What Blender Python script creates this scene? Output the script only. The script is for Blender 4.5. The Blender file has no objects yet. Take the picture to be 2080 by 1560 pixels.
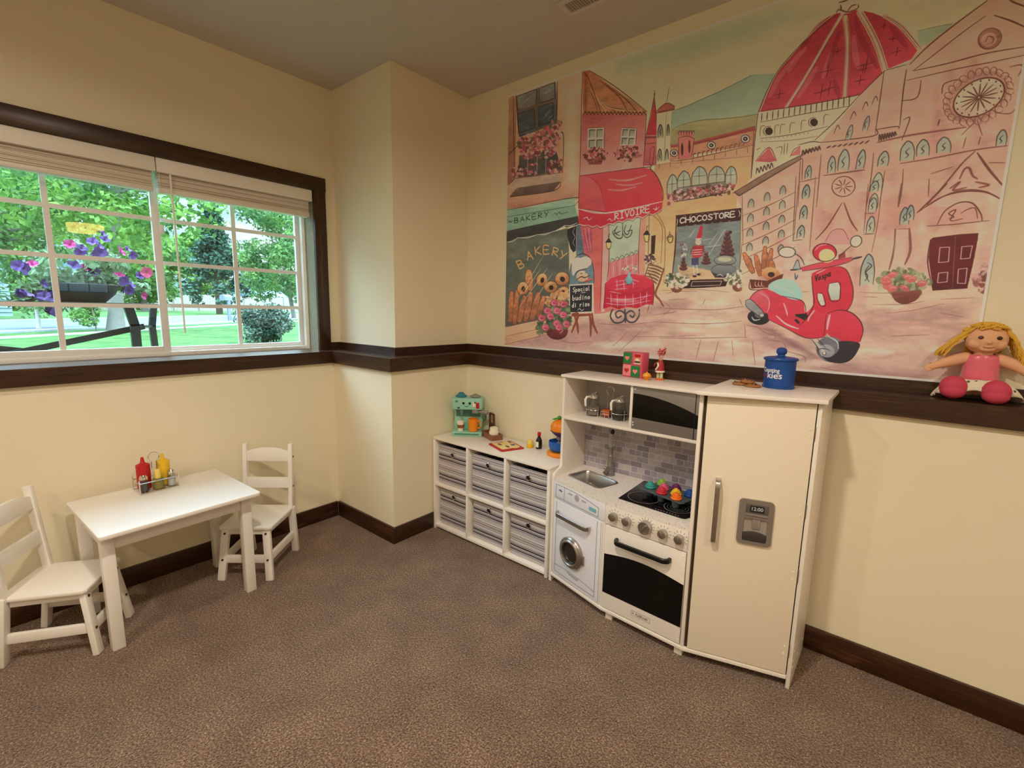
import bpy, bmesh, math, random
import numpy as np
from mathutils import Vector, Matrix, Euler

random.seed(7)
C = bpy.context.scene.collection
PI = math.pi
R = math.radians

# ------------------------------------------------------------------ helpers
def inv_of(o):
    m = Matrix.Identity(4)
    while o is not None:
        m = o.matrix_parent_inverse @ Matrix.LocRotScale(o.location, o.rotation_euler, o.scale) @ m
        o = o.parent
    return m.inverted()

class MB:
    """collects shapes into one mesh"""
    def __init__(self):
        self.bm = bmesh.new()
        self.mi = 0
        self.M = Matrix.Identity(4)
    def _take(self, t):
        for f in t.faces:
            f.material_index = self.mi
        bmesh.ops.transform(t, matrix=self.M, verts=t.verts)
        me = bpy.data.meshes.new('tmp')
        t.to_mesh(me); t.free()
        self.bm.from_mesh(me)
        bpy.data.meshes.remove(me)
    def box(self, x0, x1, y0, y1, z0, z1, bev=0, seg=2):
        t = bmesh.new()
        bmesh.ops.create_cube(t, size=1)
        bmesh.ops.scale(t, vec=(abs(x1-x0), abs(y1-y0), abs(z1-z0)), verts=t.verts)
        bmesh.ops.translate(t, vec=((x0+x1)/2, (y0+y1)/2, (z0+z1)/2), verts=t.verts)
        if bev:
            bmesh.ops.bevel(t, geom=t.edges[:], offset=bev, segments=seg, profile=.5, affect='EDGES')
        self._take(t); return self
    def bar(self, a, b, w, d, up=(0, 0, 1), bev=0):
        """rectangular bar from a to b, w across (side), d along up"""
        a = Vector(a); b = Vector(b); v = b-a; L = v.length; z = v.normalized()
        u = Vector(up); x = u.cross(z)
        if x.length < 1e-4: x = Vector((1, 0, 0)).cross(z)
        x.normalize(); y = z.cross(x)
        M = Matrix((x, y, z)).transposed().to_4x4(); M.translation = (a+b)/2
        t = bmesh.new(); bmesh.ops.create_cube(t, size=1)
        bmesh.ops.scale(t, vec=(w, d, L), verts=t.verts)
        if bev: bmesh.ops.bevel(t, geom=t.edges[:], offset=bev, segments=2, profile=.5, affect='EDGES')
        bmesh.ops.transform(t, matrix=M, verts=t.verts)
        self._take(t); return self
    def cyl(self, a, b, r0, r1=None, seg=20, bev=0):
        a = Vector(a); b = Vector(b); v = b-a
        r1 = r0 if r1 is None else r1
        t = bmesh.new()
        bmesh.ops.create_cone(t, cap_ends=True, segments=seg, radius1=r0, radius2=r1, depth=v.length)
        if bev:
            es = [e for e in t.edges if len(e.link_faces) == 2 and any(len(f.verts) > 4 for f in e.link_faces)]
            bmesh.ops.bevel(t, geom=es, offset=bev, segments=2, profile=.5, affect='EDGES')
        M = v.to_track_quat('Z', 'Y').to_matrix().to_4x4(); M.translation = (a+b)/2
        bmesh.ops.transform(t, matrix=M, verts=t.verts)
        self._take(t); return self
    def ball(self, c, r, s=(1, 1, 1), rot=None, seg=20):
        t = bmesh.new()
        bmesh.ops.create_uvsphere(t, u_segments=seg, v_segments=max(6, seg*2//3), radius=r)
        M = Matrix.Diagonal((s[0], s[1], s[2], 1))
        if rot: M = Euler(rot).to_matrix().to_4x4() @ M
        M.translation = Vector(c)
        bmesh.ops.transform(t, matrix=M, verts=t.verts)
        self._take(t); return self
    def lathe(self, prof, c=(0, 0, 0), seg=28, axis=None):
        """prof: list of (r, z)"""
        t = bmesh.new(); rings = []
        for r, z in prof:
            if r < 1e-5: rings.append([t.verts.new((0, 0, z))])
            else: rings.append([t.verts.new((r*math.cos(2*PI*k/seg), r*math.sin(2*PI*k/seg), z)) for k in range(seg)])
        for A, B in zip(rings, rings[1:]):
            for k in range(seg):
                k2 = (k+1) % seg
                if len(A) == 1 and len(B) == 1: continue
                if len(A) == 1: t.faces.new((A[0], B[k], B[k2]))
                elif len(B) == 1: t.faces.new((A[k], A[k2], B[0]))
                else: t.faces.new((A[k], A[k2], B[k2], B[k]))
        M = Matrix.Identity(4)
        if axis is not None: M = Vector(axis).to_track_quat('Z', 'Y').to_matrix().to_4x4()
        M.translation = Vector(c)
        bmesh.ops.transform(t, matrix=M, verts=t.verts)
        bmesh.ops.recalc_face_normals(t, faces=t.faces)
        self._take(t); return self
    def tube(self, pts, r, seg=8, closed=False):
        pts = [Vector(p) for p in pts]; n = len(pts)
        t = bmesh.new(); rings = []; nrm = None
        for i, p in enumerate(pts):
            if closed: d = pts[(i+1) % n]-pts[i-1]
            else: d = pts[min(i+1, n-1)]-pts[max(i-1, 0)]
            d.normalize()
            if nrm is None:
                nrm = Vector((0, 0, 1)) if abs(d.z) < .9 else Vector((1, 0, 0))
            nrm = nrm-d*nrm.dot(d); nrm.normalize(); b = d.cross(nrm)
            rr = r[i] if isinstance(r, (list, tuple)) else r
            rings.append([t.verts.new(p+(nrm*math.cos(2*PI*k/seg)+b*math.sin(2*PI*k/seg))*rr) for k in range(seg)])
        pairs = list(zip(rings, rings[1:]))
        if closed: pairs.append((rings[-1], rings[0]))
        for A, B in pairs:
            for k in range(seg):
                t.faces.new((A[k], A[(k+1) % seg], B[(k+1) % seg], B[k]))
        if not closed:
            t.faces.new(rings[0][::-1]); t.faces.new(rings[-1])
        bmesh.ops.recalc_face_normals(t, faces=t.faces)
        self._take(t); return self
    def prism(self, poly, z0, z1, bev=0, M=None, seg=2):
        """2D polygon (x,y) extruded z0..z1, then moved by M"""
        t = bmesh.new()
        lo = [t.verts.new((x, y, z0)) for x, y in poly]
        hi = [t.verts.new((x, y, z1)) for x, y in poly]
        n = len(poly)
        t.faces.new(lo[::-1]); t.faces.new(hi)
        for k in range(n): t.faces.new((lo[k], lo[(k+1) % n], hi[(k+1) % n], hi[k]))
        bmesh.ops.recalc_face_normals(t, faces=t.faces)
        if bev:
            es = [e for e in t.edges if abs(e.verts[0].co.z-e.verts[1].co.z) < 1e-6]
            bmesh.ops.bevel(t, geom=es, offset=bev, segments=seg, profile=.5, affect='EDGES')
        if M is not None: bmesh.ops.transform(t, matrix=M, verts=t.verts)
        self._take(t); return self
    def mesh(self, verts, faces):
        t = bmesh.new(); vs = [t.verts.new(v) for v in verts]
        for f in faces: t.faces.new([vs[i] for i in f])
        self._take(t); return self
    def build(self, name, mats, parent=None, world=False, smooth=35, sub=0):
        me = bpy.data.meshes.new(name)
        self.bm.to_mesh(me); self.bm.free()
        if not isinstance(mats, (list, tuple)): mats = [mats]
        for m in mats: me.materials.append(m)
        if smooth:
            me.polygons.foreach_set('use_smooth', [True]*len(me.polygons))
            me.set_sharp_from_angle(angle=R(smooth))
        o = bpy.data.objects.new(name, me); C.objects.link(o)
        if parent is not None:
            o.parent = parent
            if world: o.matrix_parent_inverse = inv_of(parent)
        if sub:
            md = o.modifiers.new('sub', 'SUBSURF'); md.levels = sub; md.render_levels = sub
        return o

def thing(name, label, cat, loc=(0, 0, 0), rz=0, group=None):
    o = bpy.data.objects.new(name, None); C.objects.link(o)
    o.location = loc; o.rotation_euler = (0, 0, rz); o.empty_display_size = .02
    o['label'] = label; o['category'] = cat
    if group: o['group'] = group
    return o
def tag(o, label=None, cat=None, group=None, kind=None):
    if label: o['label'] = label
    if cat: o['category'] = cat
    if group: o['group'] = group
    if kind: o['kind'] = kind
    return o
def struct(o, label, cat):
    return tag(o, label, cat, kind='structure')
def part(mb, name, mats, parent, label=None, world=False, **k):
    o = mb.build(name, mats, parent, world=world, **k)
    if label: o['label'] = label
    return o
def copy_tree(o, parent=None):
    c = o.copy(); C.objects.link(c)
    if parent is not None: c.parent = parent
    for ch in [x for x in o.children]:
        copy_tree(ch, c)
    return c

def rrect(w, h, r, n=5, cx=0, cy=0):
    out = []
    for sx, sy, a0 in ((1, 1, 0), (-1, 1, 90), (-1, -1, 180), (1, -1, 270)):
        for k in range(n+1):
            a = R(a0+90*k/n)
            out.append((cx+sx*(w/2-r)+r*math.cos(a), cy+sy*(h/2-r)+r*math.sin(a)))
    return out
def circ(r, n=24, cx=0, cy=0, sy=1):
    return [(cx+r*math.cos(2*PI*k/n), cy+sy*r*math.sin(2*PI*k/n)) for k in range(n)]
def arc(c, r, a0, a1, n=12, plane='xz'):
    out = []
    for k in range(n+1):
        a = R(a0+(a1-a0)*k/n); u = r*math.cos(a); v = r*math.sin(a)
        out.append((c[0]+u, c[1], c[2]+v) if plane == 'xz' else (c[0], c[1]+u, c[2]+v) if plane == 'yz' else (c[0]+u, c[1]+v, c[2]))
    return out
def frame(o, x, z=(0, 0, 1)):
    """matrix: local x along x, local y up (z), local z outward (toward the viewer)"""
    x = Vector(x).normalized(); y = Vector(z).normalized(); n = x.cross(y)
    M = Matrix((x, y, n)).transposed().to_4x4(); M.translation = Vector(o)
    return M
_fonts = {}
def text_mb(mb, s, size, M, depth=.0006, bold=False, spacing=1.0, shear=0):
    """letters as mesh, baseline centred at the origin of M, in M's xy plane"""
    cu = bpy.data.curves.new('t', 'FONT'); cu.body = s; cu.size = size
    cu.align_x = 'CENTER'; cu.align_y = 'CENTER'; cu.extrude = depth/2; cu.resolution_u = 3
    cu.space_character = spacing; cu.shear = shear
    if bold: cu.offset = size*.012
    ob = bpy.data.objects.new('t', cu); C.objects.link(ob)
    dg = bpy.context.evaluated_depsgraph_get()
    me = bpy.data.meshes.new_from_object(ob.evaluated_get(dg))
    t = bmesh.new(); t.from_mesh(me)
    bmesh.ops.transform(t, matrix=M, verts=t.verts)
    bpy.data.objects.remove(ob); bpy.data.curves.remove(cu); bpy.data.meshes.remove(me)
    mb._take(t)

# ------------------------------------------------------------------ materials
def lin(c):
    return tuple((v/255/12.92) if v/255 <= .04045 else ((v/255+.055)/1.055)**2.4 for v in c)
def mat(name, rgb, rough=.5, metal=0., spec=.5, noise=0., nscale=20., bump=0., bscale=200., trans=0., coat=0., sheen=0., ior=1.45, alpha=1.):
    """procedural paint / plastic / metal: sRGB 0-255 colour with a little noise in tone and surface"""
    m = bpy.data.materials.new(name); m.use_nodes = True
    nt = m.node_tree; b = nt.nodes['Principled BSDF']
    col = lin(rgb)
    b.inputs['Roughness'].default_value = rough
    b.inputs['Metallic'].default_value = metal
    b.inputs['Specular IOR Level'].default_value = spec
    b.inputs['IOR'].default_value = ior
    b.inputs['Transmission Weight'].default_value = trans
    b.inputs['Coat Weight'].default_value = coat
    b.inputs['Sheen Weight'].default_value = sheen
    b.inputs['Alpha'].default_value = alpha
    tc = nt.nodes.new('ShaderNodeTexCoord')
    n = nt.nodes.new('ShaderNodeTexNoise'); n.inputs['Scale'].default_value = nscale; n.inputs['Detail'].default_value = 3
    nt.links.new(tc.outputs['Object'], n.inputs['Vector'])
    mx = nt.nodes.new('ShaderNodeMix'); mx.data_type = 'RGBA'
    a = max(noise, .012)
    mx.inputs[6].default_value = tuple(v*(1-a) for v in col)+(1,)
    mx.inputs[7].default_value = tuple(min(1, v*(1+a)) for v in col)+(1,)
    nt.links.new(n.outputs['Fac'], mx.inputs[0]); nt.links.new(mx.outputs[2], b.inputs['Base Color'])
    if bump:
        n2 = nt.nodes.new('ShaderNodeTexNoise'); n2.inputs['Scale'].default_value = bscale; n2.inputs['Detail'].default_value = 2
        nt.links.new(tc.outputs['Object'], n2.inputs['Vector'])
        bp = nt.nodes.new('ShaderNodeBump'); bp.inputs['Strength'].default_value = bump; bp.inputs['Distance'].default_value = .002
        nt.links.new(n2.outputs['Fac'], bp.inputs['Height']); nt.links.new(bp.outputs['Normal'], b.inputs['Normal'])
    return m
def ramp(nt, stops, interp='LINEAR'):
    r = nt.nodes.new('ShaderNodeValToRGB'); cr = r.color_ramp; cr.interpolation = interp
    while len(cr.elements) < len(stops): cr.elements.new(.5)
    for e, (p, c) in zip(cr.elements, stops):
        e.position = p; e.color = lin(c)+(1,)
    return r
def wood(name, axis, dark=(34, 18, 9), light=(92, 57, 33), rough=.34):
    """dark stained oak, grain running along the given axis"""
    m = bpy.data.materials.new(name); m.use_nodes = True
    nt = m.node_tree; b = nt.nodes['Principled BSDF']
    tc = nt.nodes.new('ShaderNodeTexCoord'); mp = nt.nodes.new('ShaderNodeMapping')
    s = [26, 26, 26]; s['xyz'.index(axis)] = 2.2
    mp.inputs['Scale'].default_value = s
    nt.links.new(tc.outputs['Object'], mp.inputs['Vector'])
    n = nt.nodes.new('ShaderNodeTexNoise'); n.inputs['Scale'].default_value = 1.4; n.inputs['Detail'].default_value = 5; n.inputs['Distortion'].default_value = .6
    nt.links.new(mp.outputs[0], n.inputs['Vector'])
    mp2 = nt.nodes.new('ShaderNodeMapping'); s2 = [190, 190, 190]; s2['xyz'.index(axis)] = 7
    mp2.inputs['Scale'].default_value = s2
    nt.links.new(tc.outputs['Object'], mp2.inputs['Vector'])
    n2 = nt.nodes.new('ShaderNodeTexNoise'); n2.inputs['Scale'].default_value = 1.; n2.inputs['Detail'].default_value = 2
    nt.links.new(mp2.outputs[0], n2.inputs['Vector'])
    ad = nt.nodes.new('ShaderNodeMath'); ad.operation = 'MULTIPLY_ADD'
    ad.inputs[1].default_value = .35; nt.links.new(n2.outputs['Fac'], ad.inputs[0]); nt.links.new(n.outputs['Fac'], ad.inputs[2])
    md = tuple((a+c)//2 for a, c in zip(dark, light))
    r = ramp(nt, [(.45, dark), (.62, md), (.72, tuple(int(v*.75) for v in md)), (.92, light)])
    nt.links.new(ad.outputs[0], r.inputs[0]); nt.links.new(r.outputs[0], b.inputs['Base Color'])
    b.inputs['Roughness'].default_value = rough
    bp = nt.nodes.new('ShaderNodeBump'); bp.inputs['Strength'].default_value = .12; bp.inputs['Distance'].default_value = .001
    nt.links.new(n2.outputs['Fac'], bp.inputs['Height']); nt.links.new(bp.outputs['Normal'], b.inputs['Normal'])
    return m
def glass_pane(name, tint=(255, 255, 255), refl=.9):
    m = bpy.data.materials.new(name); m.use_nodes = True
    nt = m.node_tree; nt.nodes.clear()
    out = nt.nodes.new('ShaderNodeOutputMaterial'); mx = nt.nodes.new('ShaderNodeMixShader')
    tr = nt.nodes.new('ShaderNodeBsdfTransparent'); tr.inputs[0].default_value = lin(tint)+(1,)
    gl = nt.nodes.new('ShaderNodeBsdfGlossy'); gl.inputs['Roughness'].default_value = .005
    ge = nt.nodes.new('ShaderNodeNewGeometry'); dp = nt.nodes.new('ShaderNodeVectorMath'); dp.operation = 'DOT_PRODUCT'
    nt.links.new(ge.outputs['Normal'], dp.inputs[0]); nt.links.new(ge.outputs['Incoming'], dp.inputs[1])
    ab = nt.nodes.new('ShaderNodeMath'); ab.operation = 'ABSOLUTE'; nt.links.new(dp.outputs['Value'], ab.inputs[0])
    om = nt.nodes.new('ShaderNodeMath'); om.operation = 'SUBTRACT'; om.inputs[0].default_value = 1; nt.links.new(ab.outputs[0], om.inputs[1])
    pw = nt.nodes.new('ShaderNodeMath'); pw.operation = 'POWER'; pw.inputs[1].default_value = 5; nt.links.new(om.outputs[0], pw.inputs[0])
    mu = nt.nodes.new('ShaderNodeMath'); mu.operation = 'MULTIPLY_ADD'; mu.inputs[1].default_value = .96*refl; mu.inputs[2].default_value = .04*refl   # Schlick, same for both faces
    nt.links.new(pw.outputs[0], mu.inputs[0]); nt.links.new(mu.outputs[0], mx.inputs[0])
    nt.links.new(tr.outputs[0], mx.inputs[1]); nt.links.new(gl.outputs[0], mx.inputs[2])
    nt.links.new(mx.outputs[0], out.inputs[0])
    return m
def emit(name, rgb, s):
    m = bpy.data.materials.new(name); m.use_nodes = True
    nt = m.node_tree; nt.nodes.clear()
    out = nt.nodes.new('ShaderNodeOutputMaterial'); e = nt.nodes.new('ShaderNodeEmission')
    e.inputs[0].default_value = lin(rgb)+(1,); e.inputs[1].default_value = s
    nt.links.new(e.outputs[0], out.inputs[0]); return m

WALL_RGB = (238, 228, 200)
M_wall = mat('wall_paint', WALL_RGB, .75, noise=.02, nscale=3, bump=.06, bscale=260)
M_ceil = mat('ceiling_paint', (205, 198, 186), .9, noise=.02, bump=.10, bscale=180)
M_white = mat('white_paint', (240, 236, 228), .38, noise=.01)
M_lam = mat('white_laminate', (242, 236, 226), .3, noise=.01)
M_vinyl = mat('white_vinyl', (235, 233, 228), .35)
M_woodx = wood('oak_x', 'x'); M_woody = wood('oak_y', 'y'); M_woodz = wood('oak_z', 'z')
M_steel = mat('brushed_steel', (190, 188, 184), .3, metal=1., noise=.05, nscale=60)
M_chrome = mat('chrome', (225, 225, 225), .1, metal=1.)
M_black = mat('black_plastic', (16, 16, 17), .35)
M_blackgl = mat('black_gloss', (8, 9, 10), .12)
M_screw = mat('screw_metal', (90, 84, 74), .4, metal=.8)
M_seam = mat('shadow_gap', (60, 42, 28), .8)
# ------------------------------------------------------------------ room shell
PX, PY, DU, ZL, FH, EO, BB, BT, HC = .593, .589, .122, 1.078, .073, .022, .097, .015, 2.654
XR, YF = 6.6, -4.6                       # far walls behind the viewer
WY0, WY1, WZ1 = -2.19, -.619, 2.045     # window opening

def carpet():
    m = bpy.data.materials.new('carpet'); m.use_nodes = True
    nt = m.node_tree; b = nt.nodes['Principled BSDF']
    tc = nt.nodes.new('ShaderNodeTexCoord')
    n = nt.nodes.new('ShaderNodeTexNoise'); n.inputs['Scale'].default_value = 150; n.inputs['Detail'].default_value = 3; n.inputs['Roughness'].default_value = .7
    n2 = nt.nodes.new('ShaderNodeTexNoise'); n2.inputs['Scale'].default_value = 6; n2.inputs['Detail'].default_value = 4
    v = nt.nodes.new('ShaderNodeTexVoronoi'); v.inputs['Scale'].default_value = 210
    for t in (n, n2, v): nt.links.new(tc.outputs['Object'], t.inputs['Vector'])
    r = ramp(nt, [(.30, (46, 26, 14)), (.45, (100, 70, 46)), (.56, (142, 108, 76)), (.70, (204, 172, 136))])
    ma = nt.nodes.new('ShaderNodeMath'); ma.operation = 'MULTIPLY_ADD'; ma.inputs[1].default_value = .16; 
    sb = nt.nodes.new('ShaderNodeMath'); sb.operation = 'SUBTRACT'; sb.inputs[1].default_value = .5
    nt.links.new(n2.outputs['Fac'], sb.inputs[0]); nt.links.new(sb.outputs[0], ma.inputs[0]); nt.links.new(n.outputs['Fac'], ma.inputs[2])
    nt.links.new(ma.outputs[0], r.inputs[0]); nt.links.new(r.outputs[0], b.inputs['Base Color'])
    b.inputs['Roughness'].default_value = .95; b.inputs['Specular IOR Level'].default_value = .1
    b.inputs['Sheen Weight'].default_value = .25
    mu = nt.nodes.new('ShaderNodeMath'); mu.operation = 'ADD'
    nt.links.new(n.outputs['Fac'], mu.inputs[0]); nt.links.new(v.outputs['Distance'], mu.inputs[1])
    bp = nt.nodes.new('ShaderNodeBump'); bp.inputs['Strength'].default_value = .9; bp.inputs['Distance'].default_value = .008
    nt.links.new(mu.outputs[0], bp.inputs['Height']); nt.links.new(bp.outputs['Normal'], b.inputs['Normal'])
    return m
struct(MB().box(-.3, XR+.3, YF-.3, .4, -.12, 0).build('floor', carpet(), smooth=0), 'brown flecked carpet across the whole room', 'floor')
struct(MB().box(-.3, XR+.3, YF-.3, .4, HC, HC+.2).build('ceiling', M_ceil, smooth=0), 'flat pale ceiling over the room', 'ceiling')
m = MB()
m.box(-.3, 0, YF, .0, 0, ZL-.02)
m.box(-.3, -DU, WY1, .0, ZL-.02, HC).box(-.3, -DU, YF, WY0, ZL-.02, HC).box(-.3, -DU, WY0, WY1, WZ1, HC)
struct(m.build('wall_left', M_wall, smooth=0), 'cream wall with the wide window', 'wall')
m = MB()
m.box(0, PX, -PY, 0, 0, ZL-.02).box(-DU, PX-DU, -PY+DU, .3, ZL-.02, HC)
struct(m.build('wall_corner', M_wall, smooth=0), 'boxed-out cream wall in the corner', 'wall')
m = MB()
m.box(PX, XR, 0, .3, 0, ZL-.02).box(PX-DU, XR, DU, .3, ZL-.02, HC)
struct(m.build('wall_back', M_wall, smooth=0), 'cream wall behind the mural and play kitchen', 'wall')
W2 = (-1.05, -.33, 1.50, 1.80)           # small high window in the far right wall
m = MB()
m.box(XR, XR+.3, YF, W2[0], 0, HC).box(XR, XR+.3, W2[1], .3, 0, HC).box(XR, XR+.3, W2[0], W2[1], 0, W2[2]).box(XR, XR+.3, W2[0], W2[1], W2[3], HC)
struct(m.build('wall_right', M_wall, smooth=0), 'cream wall at the far right', 'wall')
struct(MB().box(-.3, XR+.3, YF-.3, YF, 0, HC).build('wall_front', M_wall, smooth=0), 'cream wall on the near side', 'wall')

# ledge that caps the thicker lower wall
m = MB()
m.box(-.235, EO, YF, -PY-EO, ZL-.02, ZL).box(0, EO, YF, -PY-EO, ZL-FH, ZL-.02)
m.box(-DU, -DU+.012, -.541, -PY+DU, ZL, ZL+.045)
struct(m.build('trim_1', M_woody, smooth=0), 'dark oak sill and ledge under the window', 'ledge')
m = MB()
m.box(-DU, PX+EO, -PY-EO, -PY+DU, ZL-.02, ZL).box(EO, PX+EO, -PY-EO, -PY, ZL-FH, ZL-.02)
m.box(-DU+.012, PX-DU+.012, -PY+DU-.012, -PY+DU, ZL, ZL+.045)
struct(m.build('trim_2', M_woodx, smooth=0), 'dark oak ledge on the window side of the boxed corner', 'ledge')
m = MB()
m.box(PX-DU, PX+EO, -PY+DU, -EO, ZL-.0201, ZL-.0002).box(PX, PX+EO, -PY, -EO, ZL-FH, ZL-.02)
m.box(PX-DU, PX-DU+.012, -PY+DU, DU, ZL, ZL+.045)
struct(m.build('trim_3', M_woody, smooth=0), 'dark oak ledge on the mural side of the boxed corner', 'ledge')
m = MB()
m.box(PX-DU, XR, -EO, DU, ZL-.02, ZL).box(PX, XR, -EO, 0, ZL-FH, ZL-.02)
m.box(PX-DU+.012, XR, DU-.012, DU, ZL, ZL+.045)
struct(m.build('trim_4', M_woodx, smooth=0), 'long dark oak ledge under the mural', 'ledge')
# window casing
m = MB()
m.box(-DU, -DU+.022, WY0-.085, -.539, WZ1, WZ1+.08, .003)
struct(m.build('trim_5', M_woody), 'dark oak head casing over the window', 'casing')
m = MB()
m.box(-DU, -DU+.02, WY1, WY1+.077, ZL, WZ1, .002)
m.box(-.235, -DU, WY1, WY1+.012, ZL, WZ1)
struct(m.build('trim_6', M_woodz), 'dark oak side casing right of the window', 'casing')
m = MB()
m.box(-DU, -DU+.02, WY0-.077, WY0, ZL, WZ1, .002).box(-.235, -DU, WY0-.012, WY0, ZL, WZ1).box(-.235, -DU, WY0, WY1, WZ1, WZ1+.012)
struct(m.build('trim_7', M_woodz), 'dark oak side casing left of the window', 'casing')
# baseboards
struct(MB().box(0, BT, YF, -PY-BT, 0, BB, .002).build('baseboard_left', M_woody), 'dark oak baseboard under the window wall', 'baseboard')
m = MB(); m.box(BT, PX+BT, -PY-BT, -PY, 0, BB, .002)
struct(m.build('baseboard_corner', M_woodx), 'dark oak baseboard on the boxed corner, window side', 'baseboard')
struct(MB().box(PX, PX+BT, -PY, -BT, 0, BB-.0005, .002).build('baseboard_side', M_woody), 'dark oak baseboard on the boxed corner, shelf side', 'baseboard')
struct(MB().box(PX, XR, -BT, 0, 0, BB, .002).build('baseboard_back', M_woodx), 'dark oak baseboard under the mural wall', 'baseboard')

# window: two sashes with muntins
win = thing('window_1', 'wide white two-sash window with grids', 'window', (-.23, -1.4, ZL)); win['kind'] = 'structure'
XF = -.235
m = MB()
for y0, y1, z0, z1 in ((WY0, WY1, ZL, ZL+.022), (WY0, WY1, WZ1-.03, WZ1), (WY1-.022, WY1, ZL+.022, WZ1-.03), (WY0, WY0+.022, ZL+.022, WZ1-.03)):
    m.box(XF-.06, XF+.006, y0, y1, z0, z1, .002)
part(m, 'window_frame', M_vinyl, win, world=True)
M_glass = glass_pane('window_glass', (246, 252, 252))
def sash(name, xa, xb, y0, y1, wl, wr, rail, ycen, zh):
    z0, z1 = ZL+.022, WZ1-.03
    m = MB()
    m.box(xa, xb, y0, y0+wl, z0, z1, .002).box(xa, xb, y1-wr, y1, z0, z1, .002)
    m.box(xa, xb, y0+wl, y1-wr, z0, z0+rail, .002).box(xa, xb, y0+wl, y1-wr, z1-rail, z1, .002)
    s = part(m, name, M_vinyl, win, world=True)
    xm = (xa+xb)/2
    m = MB(); m.box(xm-.004, xm+.004, ycen-.011, ycen+.011, z0+rail, z1-rail)
    for z in zh: m.box(xm-.0038, xm+.0038, y0+wl, y1-wr, z-.010, z+.010)
    part(m, 'muntin', M_vinyl, s, world=True)
    m = MB(); m.box(xm-.001, xm+.001, y0+wl, y1-wr, z0+rail, z1-rail)
    part(m, 'pane', M_glass, s, world=True)
    return s
sash('sash', XF-.022, XF-.001, WY0+.022, -1.378, .034, .034, .030, -1.796, (1.336, 1.555, 1.772))
sash('sash', XF-.05, XF-.029, -1.402, WY1-.022, .016, .024, .024, -1.019, (1.340, 1.558, 1.776))
m = MB(); m.box(XF+.0, XF+.012, -1.385, -1.365, 1.70, 1.745, .003)
part(m, 'sash_lock', M_vinyl, win, world=True)

# far window (seen mirrored in the glass)
w2 = thing('window_2', 'small far window', 'window', (XR+.1, -.69, 1.5)); w2['kind'] = 'structure'
M_dark = mat('dark_frame', (38, 30, 26), .5)
m = MB(); a, b_, c, d = W2
for y0, y1, z0, z1 in ((a, b_, c, c+.012), (a, b_, d-.012, d), (a, a+.012, c, d), (b_-.012, b_, c, d), (a+.235, a+.25, c, d), (a+.475, a+.49, c, d), (a, b_, (c+d)/2+.06, (c+d)/2+.072)):
    m.box(XR+.08, XR+.1, y0, y1, z0, z1)
part(m, 'window_frame', M_dark, w2, world=True)
# ------------------------------------------------------------------ blinds
def slat_mat():
    m = bpy.data.materials.new('blind_slats'); m.use_nodes = True
    nt = m.node_tree; b = nt.nodes['Principled BSDF']
    tc = nt.nodes.new('ShaderNodeTexCoord'); mp = nt.nodes.new('ShaderNodeMapping'); mp.inputs['Scale'].default_value = (1, .6, 190)
    n = nt.nodes.new('ShaderNodeTexNoise'); n.inputs['Scale'].default_value = 1.; n.inputs['Detail'].default_value = 1
    nt.links.new(tc.outputs['Object'], mp.inputs['Vector']); nt.links.new(mp.outputs[0], n.inputs['Vector'])
    r = ramp(nt, [(.35, (176, 156, 130)), (.5, (226, 214, 196)), (.7, (236, 228, 214))])
    nt.links.new(n.outputs['Fac'], r.inputs[0]); nt.links.new(r.outputs[0], b.inputs['Base Color']); b.inputs['Roughness'].default_value = .5
    return m
M_slat = slat_mat(); M_blind = mat('blind_white', (236, 230, 218), .45)
def blind(y0, y1, label, wand_y=None):
    t = thing('window_blind', label, 'blind', (-.13, (y0+y1)/2, WZ1), group='raised blinds in the window')
    m = MB(); m.box(-.128, -.112, y0, y1, 1.978, 2.044, .003); part(m, 'valance', M_blind, t, world=True)
    m = MB()
    for k in range(17):
        z = 1.912+k*.0038
        m.box(-.182, -.134-(.0015 if k % 2 else 0), y0+.008, y1-.014, z, z+.0031)
    part(m, 'slat_stack', M_slat, t, world=True)
    m = MB(); m.box(-.185, -.131, y0+.008, y1-.010, 1.888, 1.9115, .004); part(m, 'bottom_rail', M_slat, t, world=True)
    m = MB(); m.box(-.186, -.131, y0+.004, y1-.006, 1.977, 2.043); part(m, 'head_rail', M_blind, t, world=True)
    if wand_y is not None:
        m = MB(); m.cyl((-.122, wand_y, 1.978), (-.121, wand_y+.006, 1.203), .0045, seg=10); part(m, 'wand', M_blind, t, world=True)
    m = MB(); m.cyl((-.128, y0+.012, 1.888), (-.128, y0+.012, 1.979), .0012, seg=6)
    part(m, 'lift_cord', M_blind, t, world=True)
    return t
blind(WY0+.004, -1.408, 'raised white blind over the left sash, no wand showing')
blind(-1.404, WY1-.005, 'raised white blind over the right sash with hanging wand', -1.348)
# ------------------------------------------------------------------ ceiling vent
M_vent = mat('vent_enamel', (214, 206, 194), .5)
t = thing('ceiling_vent', 'white slotted metal vent in the ceiling', 'vent', (1.63, -.26, HC))
m = MB(); x0, x1, y0, y1 = 1.437, 1.80, -.315, -.205
m.box(x0, x1, y0, y0+.022, HC-.006, HC, .002).box(x0, x1, y1-.022, y1, HC-.006, HC, .002).box(x0, x0+.022, y0+.022, y1-.022, HC-.006, HC, .002).box(x1-.022, x1, y0+.022, y1-.022, HC-.006, HC, .002)
part(m, 'frame', M_vent, t, world=True)
m = MB()
for k in range(26):
    x = x0+.028+k*.0122
    m.bar((x, y0+.022, HC-.004), (x, y1-.022, HC-.004), .0012, .008, up=(.5, 0, 1))
part(m, 'louvre', M_vent, t, world=True)
part(MB().box(x0+.02, x1-.02, y0+.02, y1-.02, HC-.0015, HC), 'duct_opening', M_seam, t, world=True)
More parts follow.
